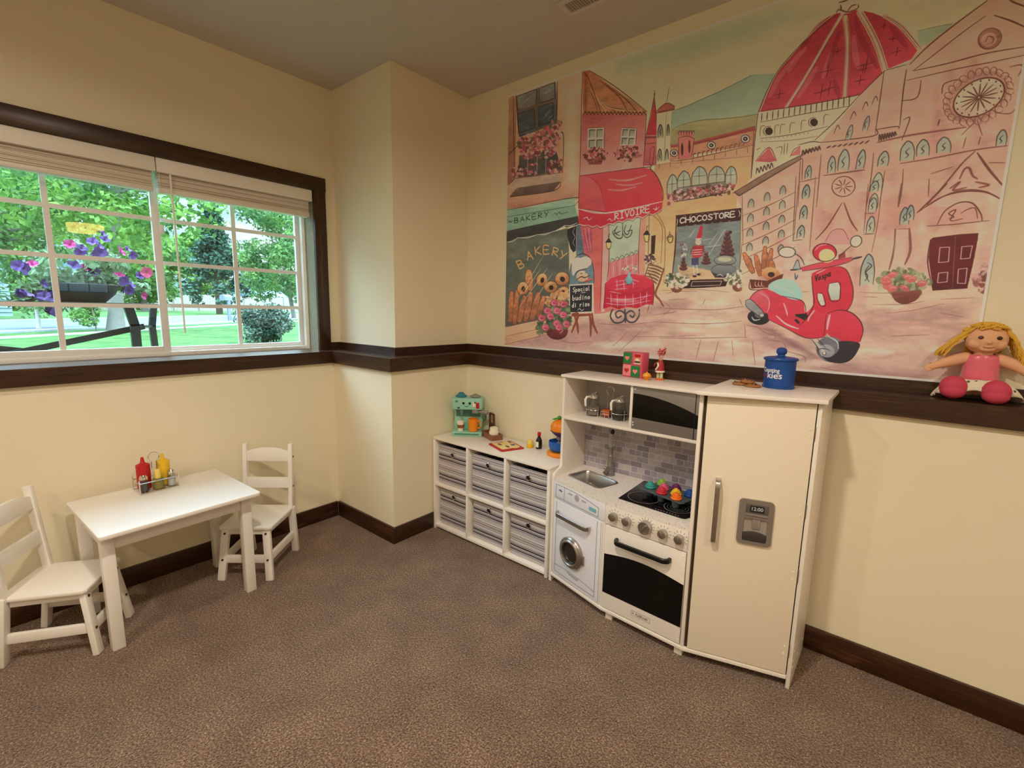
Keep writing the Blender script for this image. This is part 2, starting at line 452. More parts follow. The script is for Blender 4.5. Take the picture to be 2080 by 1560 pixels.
# ------------------------------------------------------------------ cube shelf and bins
SH = .585
t = thing('cube_shelf', 'white six-cube shelf holding striped fabric bins beside the play kitchen', 'shelf', (1.04, -.16, 0))
x0, x1, yf, yb = .6095, 1.475, -.305, -.017
part(MB().box(x0, x1, yf, yb, SH-.015, SH, .0015), 'top_panel', M_lam, t, world=True)
part(MB().box(x0+.001, x1-.001, yf+.002, yb, .014, .030, .001), 'bottom_panel', M_lam, t, world=True)
part(MB().box(x0+.016, x1-.016, yf+.001, yb, .281, .296, .001), 'middle_shelf', M_lam, t, world=True)
for a in (x0, x1-.016):
    part(MB().box(a, a+.016, yf, yb, 0, SH-.0152, .001), 'side_panel', M_lam, t, world=True)
for a in (.889, 1.174):
    m = MB(); m.box(a, a+.016, yf+.0015, yb, .0302, .2808, .001).box(a, a+.016, yf+.0015, yb, .2962, SH-.0152, .001)
    part(m, 'divider', M_lam, t, world=True)
part(MB().box(x0+.016, x1-.016, yb-.004, yb-.0005, .0302, SH-.0152), 'back_panel', M_lam, t, world=True)

def stripes():
    m = bpy.data.materials.new('striped_cloth'); m.use_nodes = True
    nt = m.node_tree; b = nt.nodes['Principled BSDF']
    tc = nt.nodes.new('ShaderNodeTexCoord'); sp = nt.nodes.new('ShaderNodeSeparateXYZ')
    nt.links.new(tc.outputs['Object'], sp.inputs[0])
    # slight sag of the woven stripes
    wv = nt.nodes.new('ShaderNodeTexNoise'); wv.inputs['Scale'].default_value = 9; nt.links.new(tc.outputs['Object'], wv.inputs['Vector'])
    ma = nt.nodes.new('ShaderNodeMath'); ma.operation = 'MULTIPLY_ADD'; ma.inputs[1].default_value = .006
    nt.links.new(wv.outputs['Fac'], ma.inputs[0]); nt.links.new(sp.outputs['Z'], ma.inputs[2])
    mu = nt.nodes.new('ShaderNodeMath'); mu.operation = 'MULTIPLY'; mu.inputs[1].default_value = 1/.125
    nt.links.new(ma.outputs[0], mu.inputs[0])
    fr = nt.nodes.new('ShaderNodeMath'); fr.operation = 'FRACT'; nt.links.new(mu.outputs[0], fr.inputs[0])
    K, W, G, L, D = (34, 32, 40), (214, 208, 206), (130, 124, 132), (176, 170, 172), (84, 80, 90)
    seq = [(.0, W), (.05, L), (.09, W), (.13, G), (.155, W), (.19, D), (.21, L), (.27, K), (.31, G), (.34, L), (.37, D), (.39, W), (.43, K), (.475, D), (.50, G), (.53, L), (.555, K), (.575, W), (.61, G), (.63, W), (.70, L), (.74, D), (.755, W), (.80, G), (.83, L), (.86, G), (.885, W), (.93, K), (.955, W)]
    r = ramp(nt, seq, 'CONSTANT'); nt.links.new(fr.outputs[0], r.inputs[0])
    nt.links.new(r.outputs[0], b.inputs['Base Color']); b.inputs['Roughness'].default_value = .85
    n2 = nt.nodes.new('ShaderNodeTexNoise'); n2.inputs['Scale'].default_value = 600
    nt.links.new(tc.outputs['Object'], n2.inputs['Vector'])
    bp = nt.nodes.new('ShaderNodeBump'); bp.inputs['Strength'].default_value = .15; bp.inputs['Distance'].default_value = .001
    nt.links.new(n2.outputs['Fac'], bp.inputs['Height']); nt.links.new(bp.outputs['Normal'], b.inputs['Normal'])
    return m
M_strip = stripes()
def make_bin():
    t = thing('storage_bin', '', 'bin', (0, 0, 0), group='striped bins in the cube shelf')
    W, D, H = .250, .250, .243
    m = MB(); n = 14
    vs = []; fs = []
    for i in range(n+1):
        for j in range(n+1):
            u = i/n; v = j/n
            bow = .005*math.sin(PI*u)*math.sin(PI*v)+.0015*math.sin(7*u+3*v)
            vs.append(((u-.5)*W, -bow, v*H))
    for i in range(n):
        for j in range(n):
            a = i*(n+1)+j; fs.append((a, a+n+1, a+n+2, a+1))
    m.mesh(vs, fs)
    m.box(-W/2, -W/2+.004, 0, D, 0, H).box(W/2-.004, W/2, 0, D, 0, H).box(-W/2, W/2, D-.004, D, 0, H).box(-W/2, W/2, 0, D, 0, .004)
    m.box(-W/2, W/2, .0005, .004, 0, H)
    part(m, 'fabric_body', M_strip, t)
    gz = .2
    m = MB(); m.lathe([(.0105, -.001), (.0118, .003), (.0142, .0035), (.0165, .002), (.017, -.001), (.0105, -.001)], (0, -.0065, gz), 24, (0, -1, 0))
    g = part(m, 'grommet', M_chrome, t)
    m = MB(); m.cyl((0, -.0055, gz), (0, -.0072, gz), .0112); part(m, 'grommet_hole', M_black, t)
    return t
b0 = make_bin()
cells = [((.764+.005), 'top left'), (1.041, 'top middle'), (1.326, 'top right')]
k = 0
for row, z in (('top', .2965), ('bottom', .0305)):
    for col, x in (('left', .764), ('middle', 1.049), ('right', 1.331)):
        o = b0 if k == 0 else copy_tree(b0)
        o.location = (x, -.283 if row == 'top' else -.272, z)
        lab = {('top', 'left'): 'striped fabric bin under the toy coffee machine, top row by the wall corner', ('top', 'middle'): 'striped fabric bin in the middle of the shelf top row, under the bread board',
               ('top', 'right'): 'striped fabric bin in the shelf top row next to the play kitchen', ('bottom', 'left'): 'striped fabric bin at the bottom row, nearest the baseboard corner',
               ('bottom', 'middle'): 'striped fabric bin in the middle of the shelf bottom row', ('bottom', 'right'): 'striped fabric bin in the bottom row next to the toy washer'}[(row, col)]
        o['label'] = lab; k += 1
# ------------------------------------------------------------------ children's table
TH = .505; TR_ = math.atan2(.025, .58)
tab = thing('childrens_table', 'small white wooden table under the window with a condiment rack on it', 'table', (.3175, -1.589, 0), TR_)
# local: x to the room, y along the window
part(MB().prism(rrect(.50, .58, .012), TH-.018, TH, .004), 'tabletop', M_white, tab)
for sx in (-1, 1):
    for sy in (-1, 1):
        m = MB(); ax = .158 if sx > 0 else .196; cx = sx*ax; cy = sy*.252
        m.bar((cx, cy, 0), (cx, cy, TH-.0185), .042, .042, up=(1, 0, 0), bev=.003); part(m, 'leg', M_white, tab)
m = MB(); m.box(.152, .170, -.230, .230, TH-.092, TH-.0185, .002); part(m, 'apron', M_white, tab)
m = MB(); m.box(-.206, -.188, -.230, .230, TH-.092, TH-.0185, .002); part(m, 'apron', M_white, tab)
for s in (-1, 1):
    m = MB(); m.box(-.174, .136, s*.252-.009, s*.252+.009, TH-.092, TH-.0185, .002); part(m, 'apron', M_white, tab)
# ------------------------------------------------------------------ chairs (local +x faces forward, y across)
def make_chair():
    t = thing('childrens_chair', '', 'chair', group="small white chairs at the children's table")
    S = .272
    m = MB()
    seat = [(.140, -.118), (.140, .118), (.128, .130), (-.10, .132), (-.118, .112), (-.140, .108), (-.140, -.108), (-.118, -.112), (-.10, -.132), (.128, -.130)]
    m.prism(seat, S-.016, S, .005); part(m, 'seat', M_white, t)
    for s in (-1, 1):
        m = MB(); m.bar((.152, s*.118, 0), (.118, s*.098, S-.0165), .036, .022, up=(1, 0, 0), bev=.003)
        l = part(m, 'leg', M_white, t)
        for z in (.235, .105):
            f = z/(S-.0165); x = .152+(.118-.152)*f+.0105; y = s*(.118+(.098-.118)*f)
            m = MB(); m.cyl((x, y, z), (x+.004, y, z), .0055, seg=12); part(m, 'screw', M_screw, l)
        m = MB(); m.bar((-.150, s*.118, 0), (-.116, s*.121, S), .034, .024, up=(1, 0, 0), bev=.003)
        l = part(m, 'leg', M_white, t)
        m = MB(); m.bar((-.116, s*.121, S-.02), (-.150, s*.121, .615), .022, .030, up=(1, 0, 0), bev=.004)
        p = part(m, 'back_post', M_white, t)
        for z in (.385, .545):
            f = (z-S)/(.615-S); m = MB(); m.cyl((-.116-.034*f, s*.132, z), (-.116-.034*f, s*.1345, z), .005, seg=12); part(m, 'screw', M_screw, p)
        m = MB(); m.bar((.128, s*.108, .105), (-.132, s*.116, .105), .016, .038, bev=.002); part(m, 'stretcher', M_white, t)
        m = MB(); m.bar((.108, s*.100, S-.030), (-.106, s*.108, S-.030), .016, .028, bev=.002); part(m, 'seat_rail', M_white, t)
    m = MB(); m.bar((.136, -.100, .105), (.136, .100, .105), .016, .038, up=(0, 0, 1), bev=.002); part(m, 'stretcher', M_white, t)
    m = MB(); m.bar((.118, -.090, S-.030), (.118, .090, S-.030), .016, .028, bev=.002); part(m, 'seat_rail', M_white, t)
    m = MB(); m.bar((-.118, -.104, S-.030), (-.118, .104, S-.030), .016, .028, bev=.002); part(m, 'seat_rail', M_white, t)
    # two back slats, the top one arched
    def slat(z0, z1, rise):
        m = MB(); pts = [(-.110, z0), (.110, z0)]
        for k in range(13): 
            y = .110-.22*k/12; pts.append((y, z1+rise*(1-(y/.11)**2)))
        f = ((z0+z1)/2-S)/(.615-S)
        M = frame((-.116-.034*f, 0, 0), (0, 1, 0), (-.034/(.615-S), 0, 1))
        z_m = (z0+z1)/2
        pts = [(y, z-z_m) for y, z in pts]
        M.translation = Vector((-.116-.034*f, 0, z_m))
        m.prism(pts, -.008, .008, .002, M=M); part(m, 'back_slat', M_white, t)
    slat(.520, .573, .022); slat(.375, .432, 0)
    return t
ch = make_chair()
ch['label'] = 'small white chair at the right end of the table, back against the wall'
ch.location = (.262, -1.195, 0); ch.rotation_euler = (0, 0, math.atan2(-.75, .66))
c2 = copy_tree(ch)
c2['label'] = 'small white chair at the left end of the table, cut off by the picture edge'
c2.location = (.285, -1.945, 0); c2.rotation_euler = (0, 0, math.atan2(.81, .585))
# ------------------------------------------------------------------ play kitchen
kt = thing('play_kitchen', 'white toy kitchen with sink, cooktop, oven, washer and tall fridge against the wall', 'play kitchen', (2.03, -.2, 0))
def kp(mb, name, mats, parent=kt, label=None, **k): return part(mb, name, mats, parent, label, world=True, **k)
YB = -.026
Lp, Vp, Mp, Rp = (1.503, -.308), (1.835, -.395), (2.211, -.411), (2.553, -.309)
M_kit = mat('kitchen_white', (240, 232, 220), .32)
M_kitw = mat('washer_print', (234, 234, 240), .35)
M_kith = mat('fridge_door', (238, 226, 204), .3)
M_speck = bpy.data.materials.new('speckled_counter'); M_speck.use_nodes = True
def _sp():
    nt = M_speck.node_tree; b = nt.nodes['Principled BSDF']
    tc = nt.nodes.new('ShaderNodeTexCoord'); v = nt.nodes.new('ShaderNodeTexNoise'); v.inputs['Scale'].default_value = 170; v.inputs['Detail'].default_value = 2
    nt.links.new(tc.outputs['Object'], v.inputs['Vector'])
    r = ramp(nt, [(.30, (188, 176, 168)), (.40, (238, 230, 222)), (.66, (242, 236, 228)), (.76, (206, 194, 186))])
    nt.links.new(v.outputs['Fac'], r.inputs[0]); nt.links.new(r.outputs[0], b.inputs['Base Color']); b.inputs['Roughness'].default_value = .3
_sp()
# left side panel with the curved shoulder
yl = -.306; prof = [(YB, .0), (yl, .0), (yl, .548)]
for k in range(1, 7):
    a = R(90*k/6); prof.append((yl+.022-.022*math.cos(a), .548+.022*math.sin(a)))
prof += [(-.262, .580)]
for k in range(1, 7):
    a = R(90*k/6); prof.append((-.262+.022*math.sin(a), .580+.022*(1-math.cos(a))))
prof += [(-.240, 1.0355), (YB, 1.0355)]
M_ = Matrix(((0, 0, 1, 0), (1, 0, 0, 0), (0, 1, 0, 0), (0, 0, 0, 1)))
kp(MB().prism(prof, 1.489, 1.503, .0015, M=M_), 'side_panel', M_kit)
# fridge sides
kp(MB().box(2.199, 2.212, -.413, YB, .0502, 1.0637, .001), 'side_panel', M_kit)
kp(MB().box(2.553, 2.566, -.309, YB, 0, 1.0637, .001), 'side_panel', M_kit)
# base board
kp(MB().prism([(1.5035, YB), (1.5035, -.312), (1.835, -.399), (2.211, -.415), (2.5525, -.312), (2.5525, YB)], .035, .050, .0015), 'base_board', M_kit)
for x, y in ((1.872, -.375), (2.188, -.388), (1.55, -.06), (2.2, -.06)):
    kp(MB().box(x-.016, x+.016, y-.012, y+.016, 0, .0348, .002), 'foot', M_kit)
# backs
M_tile = bpy.data.materials.new('grey_brick_tile'); M_tile.use_nodes = True
def _tile():
    nt = M_tile.node_tree; b = nt.nodes['Principled BSDF']
    tc = nt.nodes.new('ShaderNodeTexCoord'); mp = nt.nodes.new('ShaderNodeMapping'); mp.inputs['Rotation'].default_value = (R(90), 0, 0)
    nt.links.new(tc.outputs['Object'], mp.inputs['Vector'])
    br = nt.nodes.new('ShaderNodeTexBrick'); br.inputs['Scale'].default_value = 1; br.inputs['Brick Width'].default_value = .062; br.inputs['Row Height'].default_value = .0285
    br.inputs['Mortar Size'].default_value = .0011; br.inputs['Bias'].default_value = -.1
    br.inputs['Color1'].default_value = lin((186, 178, 184))+(1,); br.inputs['Color2'].default_value = lin((128, 122, 138))+(1,); br.inputs['Mortar'].default_value = lin((214, 206, 204))+(1,)
    br.squash = .55; br.squash_frequency = 3
    nt.links.new(mp.outputs[0], br.inputs['Vector']); nt.links.new(br.outputs['Color'], b.inputs['Base Color']); b.inputs['Roughness'].default_value = .4
_tile()
kp(MB().box(1.5035, 2.1985, YB-.006, YB, .545, .8278), 'backsplash', M_tile, label='grey brick-patterned backsplash')
M_greyp = mat('grey_back', (176, 168, 166), .5)
kp(MB().box(1.5035, 2.1985, YB-.006, YB, .8422, 1.0355), 'back_panel', M_greyp)
kp(MB().box(1.5035, 2.1985, YB-.006, YB, .0502, .53), 'back_panel', M_kit)
kp(MB().box(2.2122, 2.5528, YB-.006, YB, .0502, 1.0635), 'back_panel', M_kit)
# upper shelf and tops
kp(MB().box(1.5035, 2.1985, -.243, YB-.0062, .829, .842, .001), 'upper_shelf', M_kit)
top = kp(MB().prism([(1.482, YB+.003), (1.482, -.246), (2.198, -.262), (2.198, YB+.003)], 1.0358, 1.048, .0015), 'top_board', M_lam)
for x, y in ((1.497, -.228), (1.497, -.06), (1.86, -.232)): kp(MB().cyl((x, y, 1.0475), (x, y, 1.0487), .004, seg=10), 'screw_cap', M_white, top)
top = kp(MB().prism([(2.196, YB+.003), (2.196, -.444), (2.214, -.446), (2.581, -.324), (2.581, YB+.003)], 1.064, 1.078, .0015), 'top_board', M_lam, label='glossy top of the fridge')
for x, y in ((2.23, -.39), (2.556, -.285), (2.556, -.06), (2.22, -.06)): kp(MB().cyl((x, y, 1.0775), (x, y, 1.0787), .004, seg=10), 'screw_cap', M_white, top)
kp(MB().box(1.846, 1.858, -.242, YB-.0062, .8422, 1.0356, .001), 'shelf_divider', M_kit)
# counter (with the hole for the sink)
SK = dict(c=(1.652, -.193), w=.225, d=.148, a=R(-15.5))
def loc2(c, a, x, y): return (c[0]+x*math.cos(a)-y*math.sin(a), c[1]+x*math.sin(a)+y*math.cos(a))
outer = [(1.5035, -.032), (1.5035, -.3085), (1.835, -.396), (2.1985, -.4105), (2.1985, -.032)]
def ring_plate(outer, hole, z0, z1):
    """plate with a hole, as strips between matching loops"""
    n = len(hole); cx = sum(p[0] for p in hole)/n; cy = sum(p[1] for p in hole)/n
    def hit(dx, dy):
        best = None
        for k in range(len(outer)):
            (ax, ay), (bx, by) = outer[k], outer[(k+1) % len(outer)]
            ex, ey = bx-ax, by-ay; den = dx*ey-dy*ex
            if abs(den) < 1e-9: continue
            s = ((ax-cx)*ey-(ay-cy)*ex)/den; u = ((ax-cx)*dy-(ay-cy)*dx)/den
            if s > 0 and -1e-6 <= u <= 1+1e-6 and (best is None or s < best): best = s
        return (cx+dx*best, cy+dy*best)
    angs = sorted([(math.atan2(y-cy, x-cx), (x, y), None) for x, y in hole]+[(math.atan2(y-cy, x-cx), None, (x, y)) for x, y in outer])
    inn, out = [], []
    hp = sorted([(math.atan2(y-cy, x-cx), (x, y)) for x, y in hole])
    def hole_at(a):
        for k in range(len(hp)):
            a0, p0 = hp[k-1]; a1, p1 = hp[k]
            if k == 0: a0 -= 2*PI
            if a0 <= a <= a1+1e-9:
                dx, dy = math.cos(a), math.sin(a); ex, ey = p1[0]-p0[0], p1[1]-p0[1]; den = dx*ey-dy*ex
                s = ((p0[0]-cx)*ey-(p0[1]-cy)*ex)/den if abs(den) > 1e-12 else math.hypot(p1[0]-cx, p1[1]-cy)
                return (cx+dx*s, cy+dy*s)
        return hp[0][1]
    for a, h, o in angs:
        if h is not None: inn.append(h); out.append(hit(math.cos(a), math.sin(a)))
        else: inn.append(hole_at(a)); out.append(o)
    N = len(inn); vs = []
    for L_, z in ((out, z1), (inn, z1), (out, z0), (inn, z0)): vs += [(x, y, z) for x, y in L_]
    fs = []
    for k in range(N):
        k2 = (k+1) % N
        fs += [(k, k2, N+k2, N+k), (2*N+k, 3*N+k, 3*N+k2, 2*N+k2), (k, 2*N+k, 2*N+k2, k2), (N+k, N+k2, 3*N+k2, 3*N+k)]
    return vs, fs
hole = [loc2(SK['c'], SK['a'], x, y) for x, y in rrect(SK['w']-.012, SK['d']-.012, .022)]
vs, fs = ring_plate(outer, hole, .531, .545)
m = MB(); m.mesh(vs, fs); kp(m, 'countertop', M_speck, smooth=0)
# sink
m = MB(); n = 6
def loopz(w, d, r, z): return [loc2(SK['c'], SK['a'], x, y)+(z,) for x, y in rrect(w, d, r, n)]
loops = [loopz(SK['w'], SK['d'], .026, .5455), loopz(SK['w']-.004, SK['d']-.004, .025, .5475), loopz(SK['w']-.018, SK['d']-.018, .02, .547), loopz(SK['w']-.026, SK['d']-.026, .018, .540),
         loopz(SK['w']-.040, SK['d']-.040, .018, .487), loopz(SK['w']-.056, SK['d']-.056, .014, .480)]
N = len(loops[0]); vs = [p for L_ in loops for p in L_]; fs = []
for j in range(len(loops)-1):
    for k in range(N): fs.append((j*N+k, j*N+(k+1) % N, (j+1)*N+(k+1) % N, (j+1)*N+k))
fs.append(tuple((len(loops)-1)*N+k for k in range(N)))
m.mesh(vs, fs); snk = kp(m, 'sink_basin', M_steel, label='stainless sink basin')
# faucet
fx, fy = 1.684, -.082
m = MB(); m.lathe([(.001, 0), (.026, 0), (.026, .006), (.018, .012), (.0155, .05), (.014, .056), (.0135, .085), (.0145, .09), (.0145, .1), (.0115, .104), (.011, .145), (.001, .146)], (fx, fy, .545), 20)
m.cyl((fx, fy-.012, .585), (fx-.002, fy-.052, .567), .010, .008); m.cyl((fx-.016, fy, .572), (fx-.032, fy-.004, .578), .007)
M_nick = mat('grey_faucet', (150, 146, 142), .32, metal=.6)
fau = kp(m, 'faucet', M_nick, label='grey tap with spring hose')
m = MB(); m.tube([(fx, fy, .689), (fx+.001, fy, .72), (fx+.003, fy-.001, .75), (fx+.006, fy-.003, .769)], .0085, 12); m.ball((fx+.0065, fy-.0035, .771), .0088); kp(m, 'hose', M_black, fau)
m = MB()
for k in range(12):
    z = .692+k*.0058; f = k/12
    m.lathe([(.0085, -.0013), (.0108, -.0013), (.0108, .0013), (.0085, .0013)], (fx+.0045*f*f, fy-.002*f*f, z), 14)
kp(m, 'spring', M_vinyl, fau)
# cooktop
ct = [(1.862, -.334), (1.852, -.048), (2.174, -.050), (2.186, -.062), (2.188, -.272), (2.160, -.345), (2.146, -.350)]
ctp = kp(MB().prism(ct, .5452, .549, .0008), 'cooktop', M_blackgl)
M_ringp = mat('burner_print', (150, 150, 152), .4)
def flat_ring(m, c, r0, r1, z, sy=1.): 
    k = 48; vs = []
    for i in range(k):
        a = 2*PI*i/k; vs += [(c[0]+r0*math.cos(a), c[1]+sy*r0*math.sin(a), z), (c[0]+r1*math.cos(a), c[1]+sy*r1*math.sin(a), z)]
    m.mesh(vs, [(2*i, 2*i+1, (2*i+3) % (2*k), (2*i+2) % (2*k)) for i in range(k)])
for c_, r in (((1.943, -.255), .068), ((2.098, -.262), .057), ((2.098, -.262), .043), ((2.098, -.262), .031), ((2.098, -.262), .020), ((1.945, -.105), .042), ((2.11, -.11), .052)):
    m = MB(); flat_ring(m, c_, r-(.0022 if r > .05 else .001), r, .5492); kp(m, 'burner_ring', M_ringp, ctp)
for k in range(9): kp(MB().box(2.03+k*.012, 2.036+k*.012, -.339-.0004*k, -.335-.0004*k, .549, .5493), 'touch_key', M_ringp, ctp)
# planes of the fronts: s along the front, z up, out towards the room
def plane(P, Q):
    d = Vector((Q[0]-P[0], Q[1]-P[1], 0)).normalized(); return frame((P[0], P[1], 0), d), math.hypot(Q[0]-P[0], Q[1]-P[1])
FW, LW = plane(Lp, Vp); FO, LO = plane(Vp, Mp); FF, LF = plane(Mp, Rp)
def slab(m, F, s0, s1, z0, z1, d0, d1, bev=.001, r=None):
    poly = [(s0, z0), (s1, z0), (s1, z1), (s0, z1)] if r is None else rrect(s1-s0, z1-z0, r, 4, (s0+s1)/2, (z0+z1)/2)
    m.prism(poly, d0, d1, bev, M=F)
    return m
# --- washer column
kp(slab(MB(), FW, .002, .341, .4485, .5308, -.012, 0), 'washer_control_panel', M_kitw)
M_line = mat('washer_line', (128, 126, 140), .5); M_lgrey = mat('washer_grey', (176, 174, 184), .5); M_teal = mat('washer_teal', (120, 188, 196), .5)
def line(m, F, pts, w, d=.0006):
    for (a, b), (c, e) in zip(pts, pts[1:]):
        L = math.hypot(c-a, e-b); ux, uy = (c-a)/L, (e-b)/L; px, py = -uy*w/2, ux*w/2
        m.prism([(a-ux*w/2-px, b-uy*w/2-py), (c+ux*w/2-px, e+uy*w/2-py), (c+ux*w/2+px, e+uy*w/2+py), (a-ux*w/2+px, b-uy*w/2+py)], .0001, d, M=F)
pan = [o for o in kt.children if o.name.startswith('washer_control_panel')][0]
m = MB(); arcp = [(.018, .519)]+[(.018+.284*k/12, .519+.0035*math.sin(PI*k/12)-.020*(k/12)**2) for k in range(13)]
line(m, FW, arcp[1:]+[(.302, .456), (.018, .456), (.018, .519)], .0022); line(m, FW, [(.078, .4565), (.078, .522)], .0018)
kp(m, 'printed_outline', M_line, pan)
m = MB(); slab(m, FW, .105, .135, .497, .505, .0001, .0007, 0, .003); slab(m, FW, .195, .225, .492, .500, .0001, .0007, 0, .003)
m.prism(circ(.016, 24, .164, .4955), .0001, .0007, 0, M=FW); m.prism(circ(.011, 24, .164, .4955), .0007, .0011, 0, M=FW)
kp(m, 'printed_control', M_lgrey, pan)
m = MB(); slab(m, FW, .243, .290, .468, .486, .0001, .0007, 0, .003); kp(m, 'printed_display', M_teal, pan)
m = MB(); m.prism([(.034, .494), (.048, .502), (.064, .496), (.058, .490), (.046, .494)], .0001, .0007, 0, M=FW); kp(m, 'printed_emblem', mat('emblem_blue', (72, 104, 150), .5), pan)
wd = kp(slab(MB(), FW, .012, .3325, .056, .4445, -.012, .003), 'washer_door', M_kitw)
kp(slab(MB(), FW, .002, .0115, .0502, .4483, -.012, -.001), 'stile', M_kit)
kp(slab(MB(), FW, .3335, .343, .0502, .4483, -.012, 0), 'stile', M_kit)
m = MB(); F3 = FW @ Matrix.Translation((0, 0, .003))
line(m, F3, [(.030, .436), (.030, .074), (.302, .074), (.302, .436)], .0024); line(m, F3, [(.030, .110)]+[(.030+.272*k/10, .110+.010*math.sin(PI*k/10)-.012*k/10) for k in range(1, 11)], .0022)
line(m, F3, [(.326, .44), (.326, .062)], .0014)
kp(m, 'printed_outline', M_line, wd)
m = MB(); m.prism([(.118, .113), (.20, .108), (.196, .098), (.186, .094), (.134, .099), (.124, .103)], .0001, .0008, 0, M=F3); kp(m, 'printed_grip', M_lgrey, wd)
def pull(F, s0, s1, z, out, w, t, name, M, parent, vert=False, bow=0.):
    """flat strap handle standing off the door"""
    m = MB(); n = 6; pts = []
    L = s1-s0; r = min(out*.9, .022)
    path = [(0, 0)]+[(r-r*math.cos(R(90*k/n)), out-r+r*math.sin(R(90*k/n))) for k in range(n+1)]
    path += [(L*k/4, out+bow*math.sin(PI*k/4)) for k in (1, 2, 3)] if bow else []
    path += [(L-r+r*math.sin(R(90*k/n)), out-r+r*math.cos(R(90*k/n))) for k in range(n+1)]+[(L, 0)]
    vs = []; fs = []
    N = len(path)
    for i, (a, o) in enumerate(path):
        a0 = path[max(i-1, 0)]; a1 = path[min(i+1, N-1)]; tx, ty = a1[0]-a0[0], a1[1]-a0[1]; l = math.hypot(tx, ty); nx, ny = -ty/l, tx/l
        for sgn, dd in ((-1, t/2), (1, t/2), (1, -t/2), (-1, -t/2)):
            s = s0+a+nx*dd; d = o+ny*dd; q = sgn*w/2
            vs.append((z+q, s, d) if vert else (s, z+q, d))
    for i in range(N-1):
        for k in range(4): fs.append((i*4+k, i*4+(k+1) % 4, i*4+4+(k+1) % 4, i*4+4+k))
    fs += [(3, 2, 1, 0), tuple((N-1)*4+k for k in range(4))]
    m.M = F; m.mesh(vs, fs); bmesh.ops.recalc_face_normals(m.bm, faces=m.bm.faces)
    bmesh.ops.bevel(m.bm, geom=[e for e in m.bm.edges], offset=min(w, t)*.16, segments=1, affect='EDGES')
    return kp(m, name, M, parent)
pull(F3, .046, .262, .386, .030, .020, .006, 'handle', M_steel, wd)
pc = (.150, .222)
Fp = F3 @ Matrix.Translation((pc[0], pc[1], 0))
m = MB(); m.M = Fp; m.lathe([(.060, 0), (.074, 0), (.076, .006), (.076, .012), (.070, .018), (.066, .018), (.062, .023), (.056, .025), (.052, .022), (.051, .012)], (0, 0, 0), 40)
por = kp(m, 'porthole_ring', mat('porthole_silver', (168, 162, 156), .3, metal=.85), wd)
m = MB(); m.M = Fp; m.lathe([(.0, .012), (.03, .0125), (.0515, .010), (.0515, .004)], (0, 0, 0), 40)
kp(m, 'porthole_glass', mat('smoked_glass', (42, 36, 32), .12, coat=.5), por)
m = MB(); m.M = Fp; m.box(.066, .084, -.028, .016, 0, .008, .002); kp(m, 'porthole_latch', mat('latch_silver', (158, 152, 146), .35, metal=.7), por)
# --- oven column
kp(slab(MB(), FO, .0, .3625, .4445, .5308, -.012, 0), 'oven_control_panel', M_kit)
kp(slab(MB(), FO, .0, .0045, .0502, .4443, -.012, -.002), 'stile', M_kit)
M_glyph = mat('dial_mark', (120, 112, 104), .5)
ocp = [o for o in kt.children if o.name.startswith('oven_control_panel')][0]
for k, s in enumerate((.045, .108, .190, .266, .333)):
    big = k == 2; r = .026 if big else .0185; d = .024 if big else .026
    K = FO @ Matrix.Translation((s, .4915, 0)) @ Matrix.Rotation(R((12, -20, -35, 30, 8)[k]), 4, 'Z')
    m = MB(); m.M = K
    if big:
        m.lathe([(0, d-.004), (r*.78, d-.004), (r*.84, d), (r*.97, d), (r, d-.003), (r, .004), (r+.002, .001), (r+.002, 0)], (0, 0, 0), 32); m.box(-.0045, .0045, -r*.8, r*.8, d-.004, d+.003, .0015)
    else:
        m.prism([((r if i % 2 else r*.93)*math.cos(2*PI*i/10), (r if i % 2 else r*.93)*math.sin(2*PI*i/10)) for i in range(10)], 0, d, .002); m.box(-.003, .003, -r*.7, r*.7, d-.0005, d+.003, .001)
    kn = kp(m, 'control_knob', M_steel, ocp)
    m = MB(); m.M = FO @ Matrix.Translation((s, .4915, 0))
    for i in range(12 if big else 9):
        a = R(-30+240*i/(11 if big else 8)); q = r+.004
        m.bar((q*math.cos(a), q*math.sin(a), .0004), ((q+.008)*math.cos(a), (q+.008)*math.sin(a), .0004), .0016, .0008, up=(0, 0, 1))
    kp(m, 'dial_mark', M_glyph, kn)
od = kp(slab(MB(), FO, .0062, .3605, .056, .4405, -.012, .003), 'oven_door', M_kit)
G3 = FO @ Matrix.Translation((0, 0, .003))
gl = [(.0065, .128), (.3603, .128)]+[(.3603-.3538*k/20, .308+.022*math.sin(PI*k/20)) for k in range(21)]
kp(MB().prism(gl, .0001, .0012, 0, M=G3), 'oven_window', M_blackgl, od, label='black arched oven window')
pull(G3, .066, .300, .391, .032, .019, .013, 'handle', M_black, od)
m = MB(); m.M = G3; text_mb(m, 'KidKraft', .016, Matrix.Translation((.197, .093, .0005)), .0006, True)
line(m, Matrix.Identity(4), [(.150, .083), (.234, .083), (.234, .104), (.150, .104), (.150, .083)], .0010, .0006)
m.lathe([(.0026, .0001), (.0026, .0006), (.0042, .0006), (.0042, .0001)], (.158, .0935, 0), 14)
kp(m, 'badge', M_glyph, od)
for z in (.425, .415, .085, .072):
    m = MB(); m.M = G3; m.cyl((.352, z, 0), (.352, z, .0012), .0032, seg=10); kp(m, 'screw_cap', M_white, od)
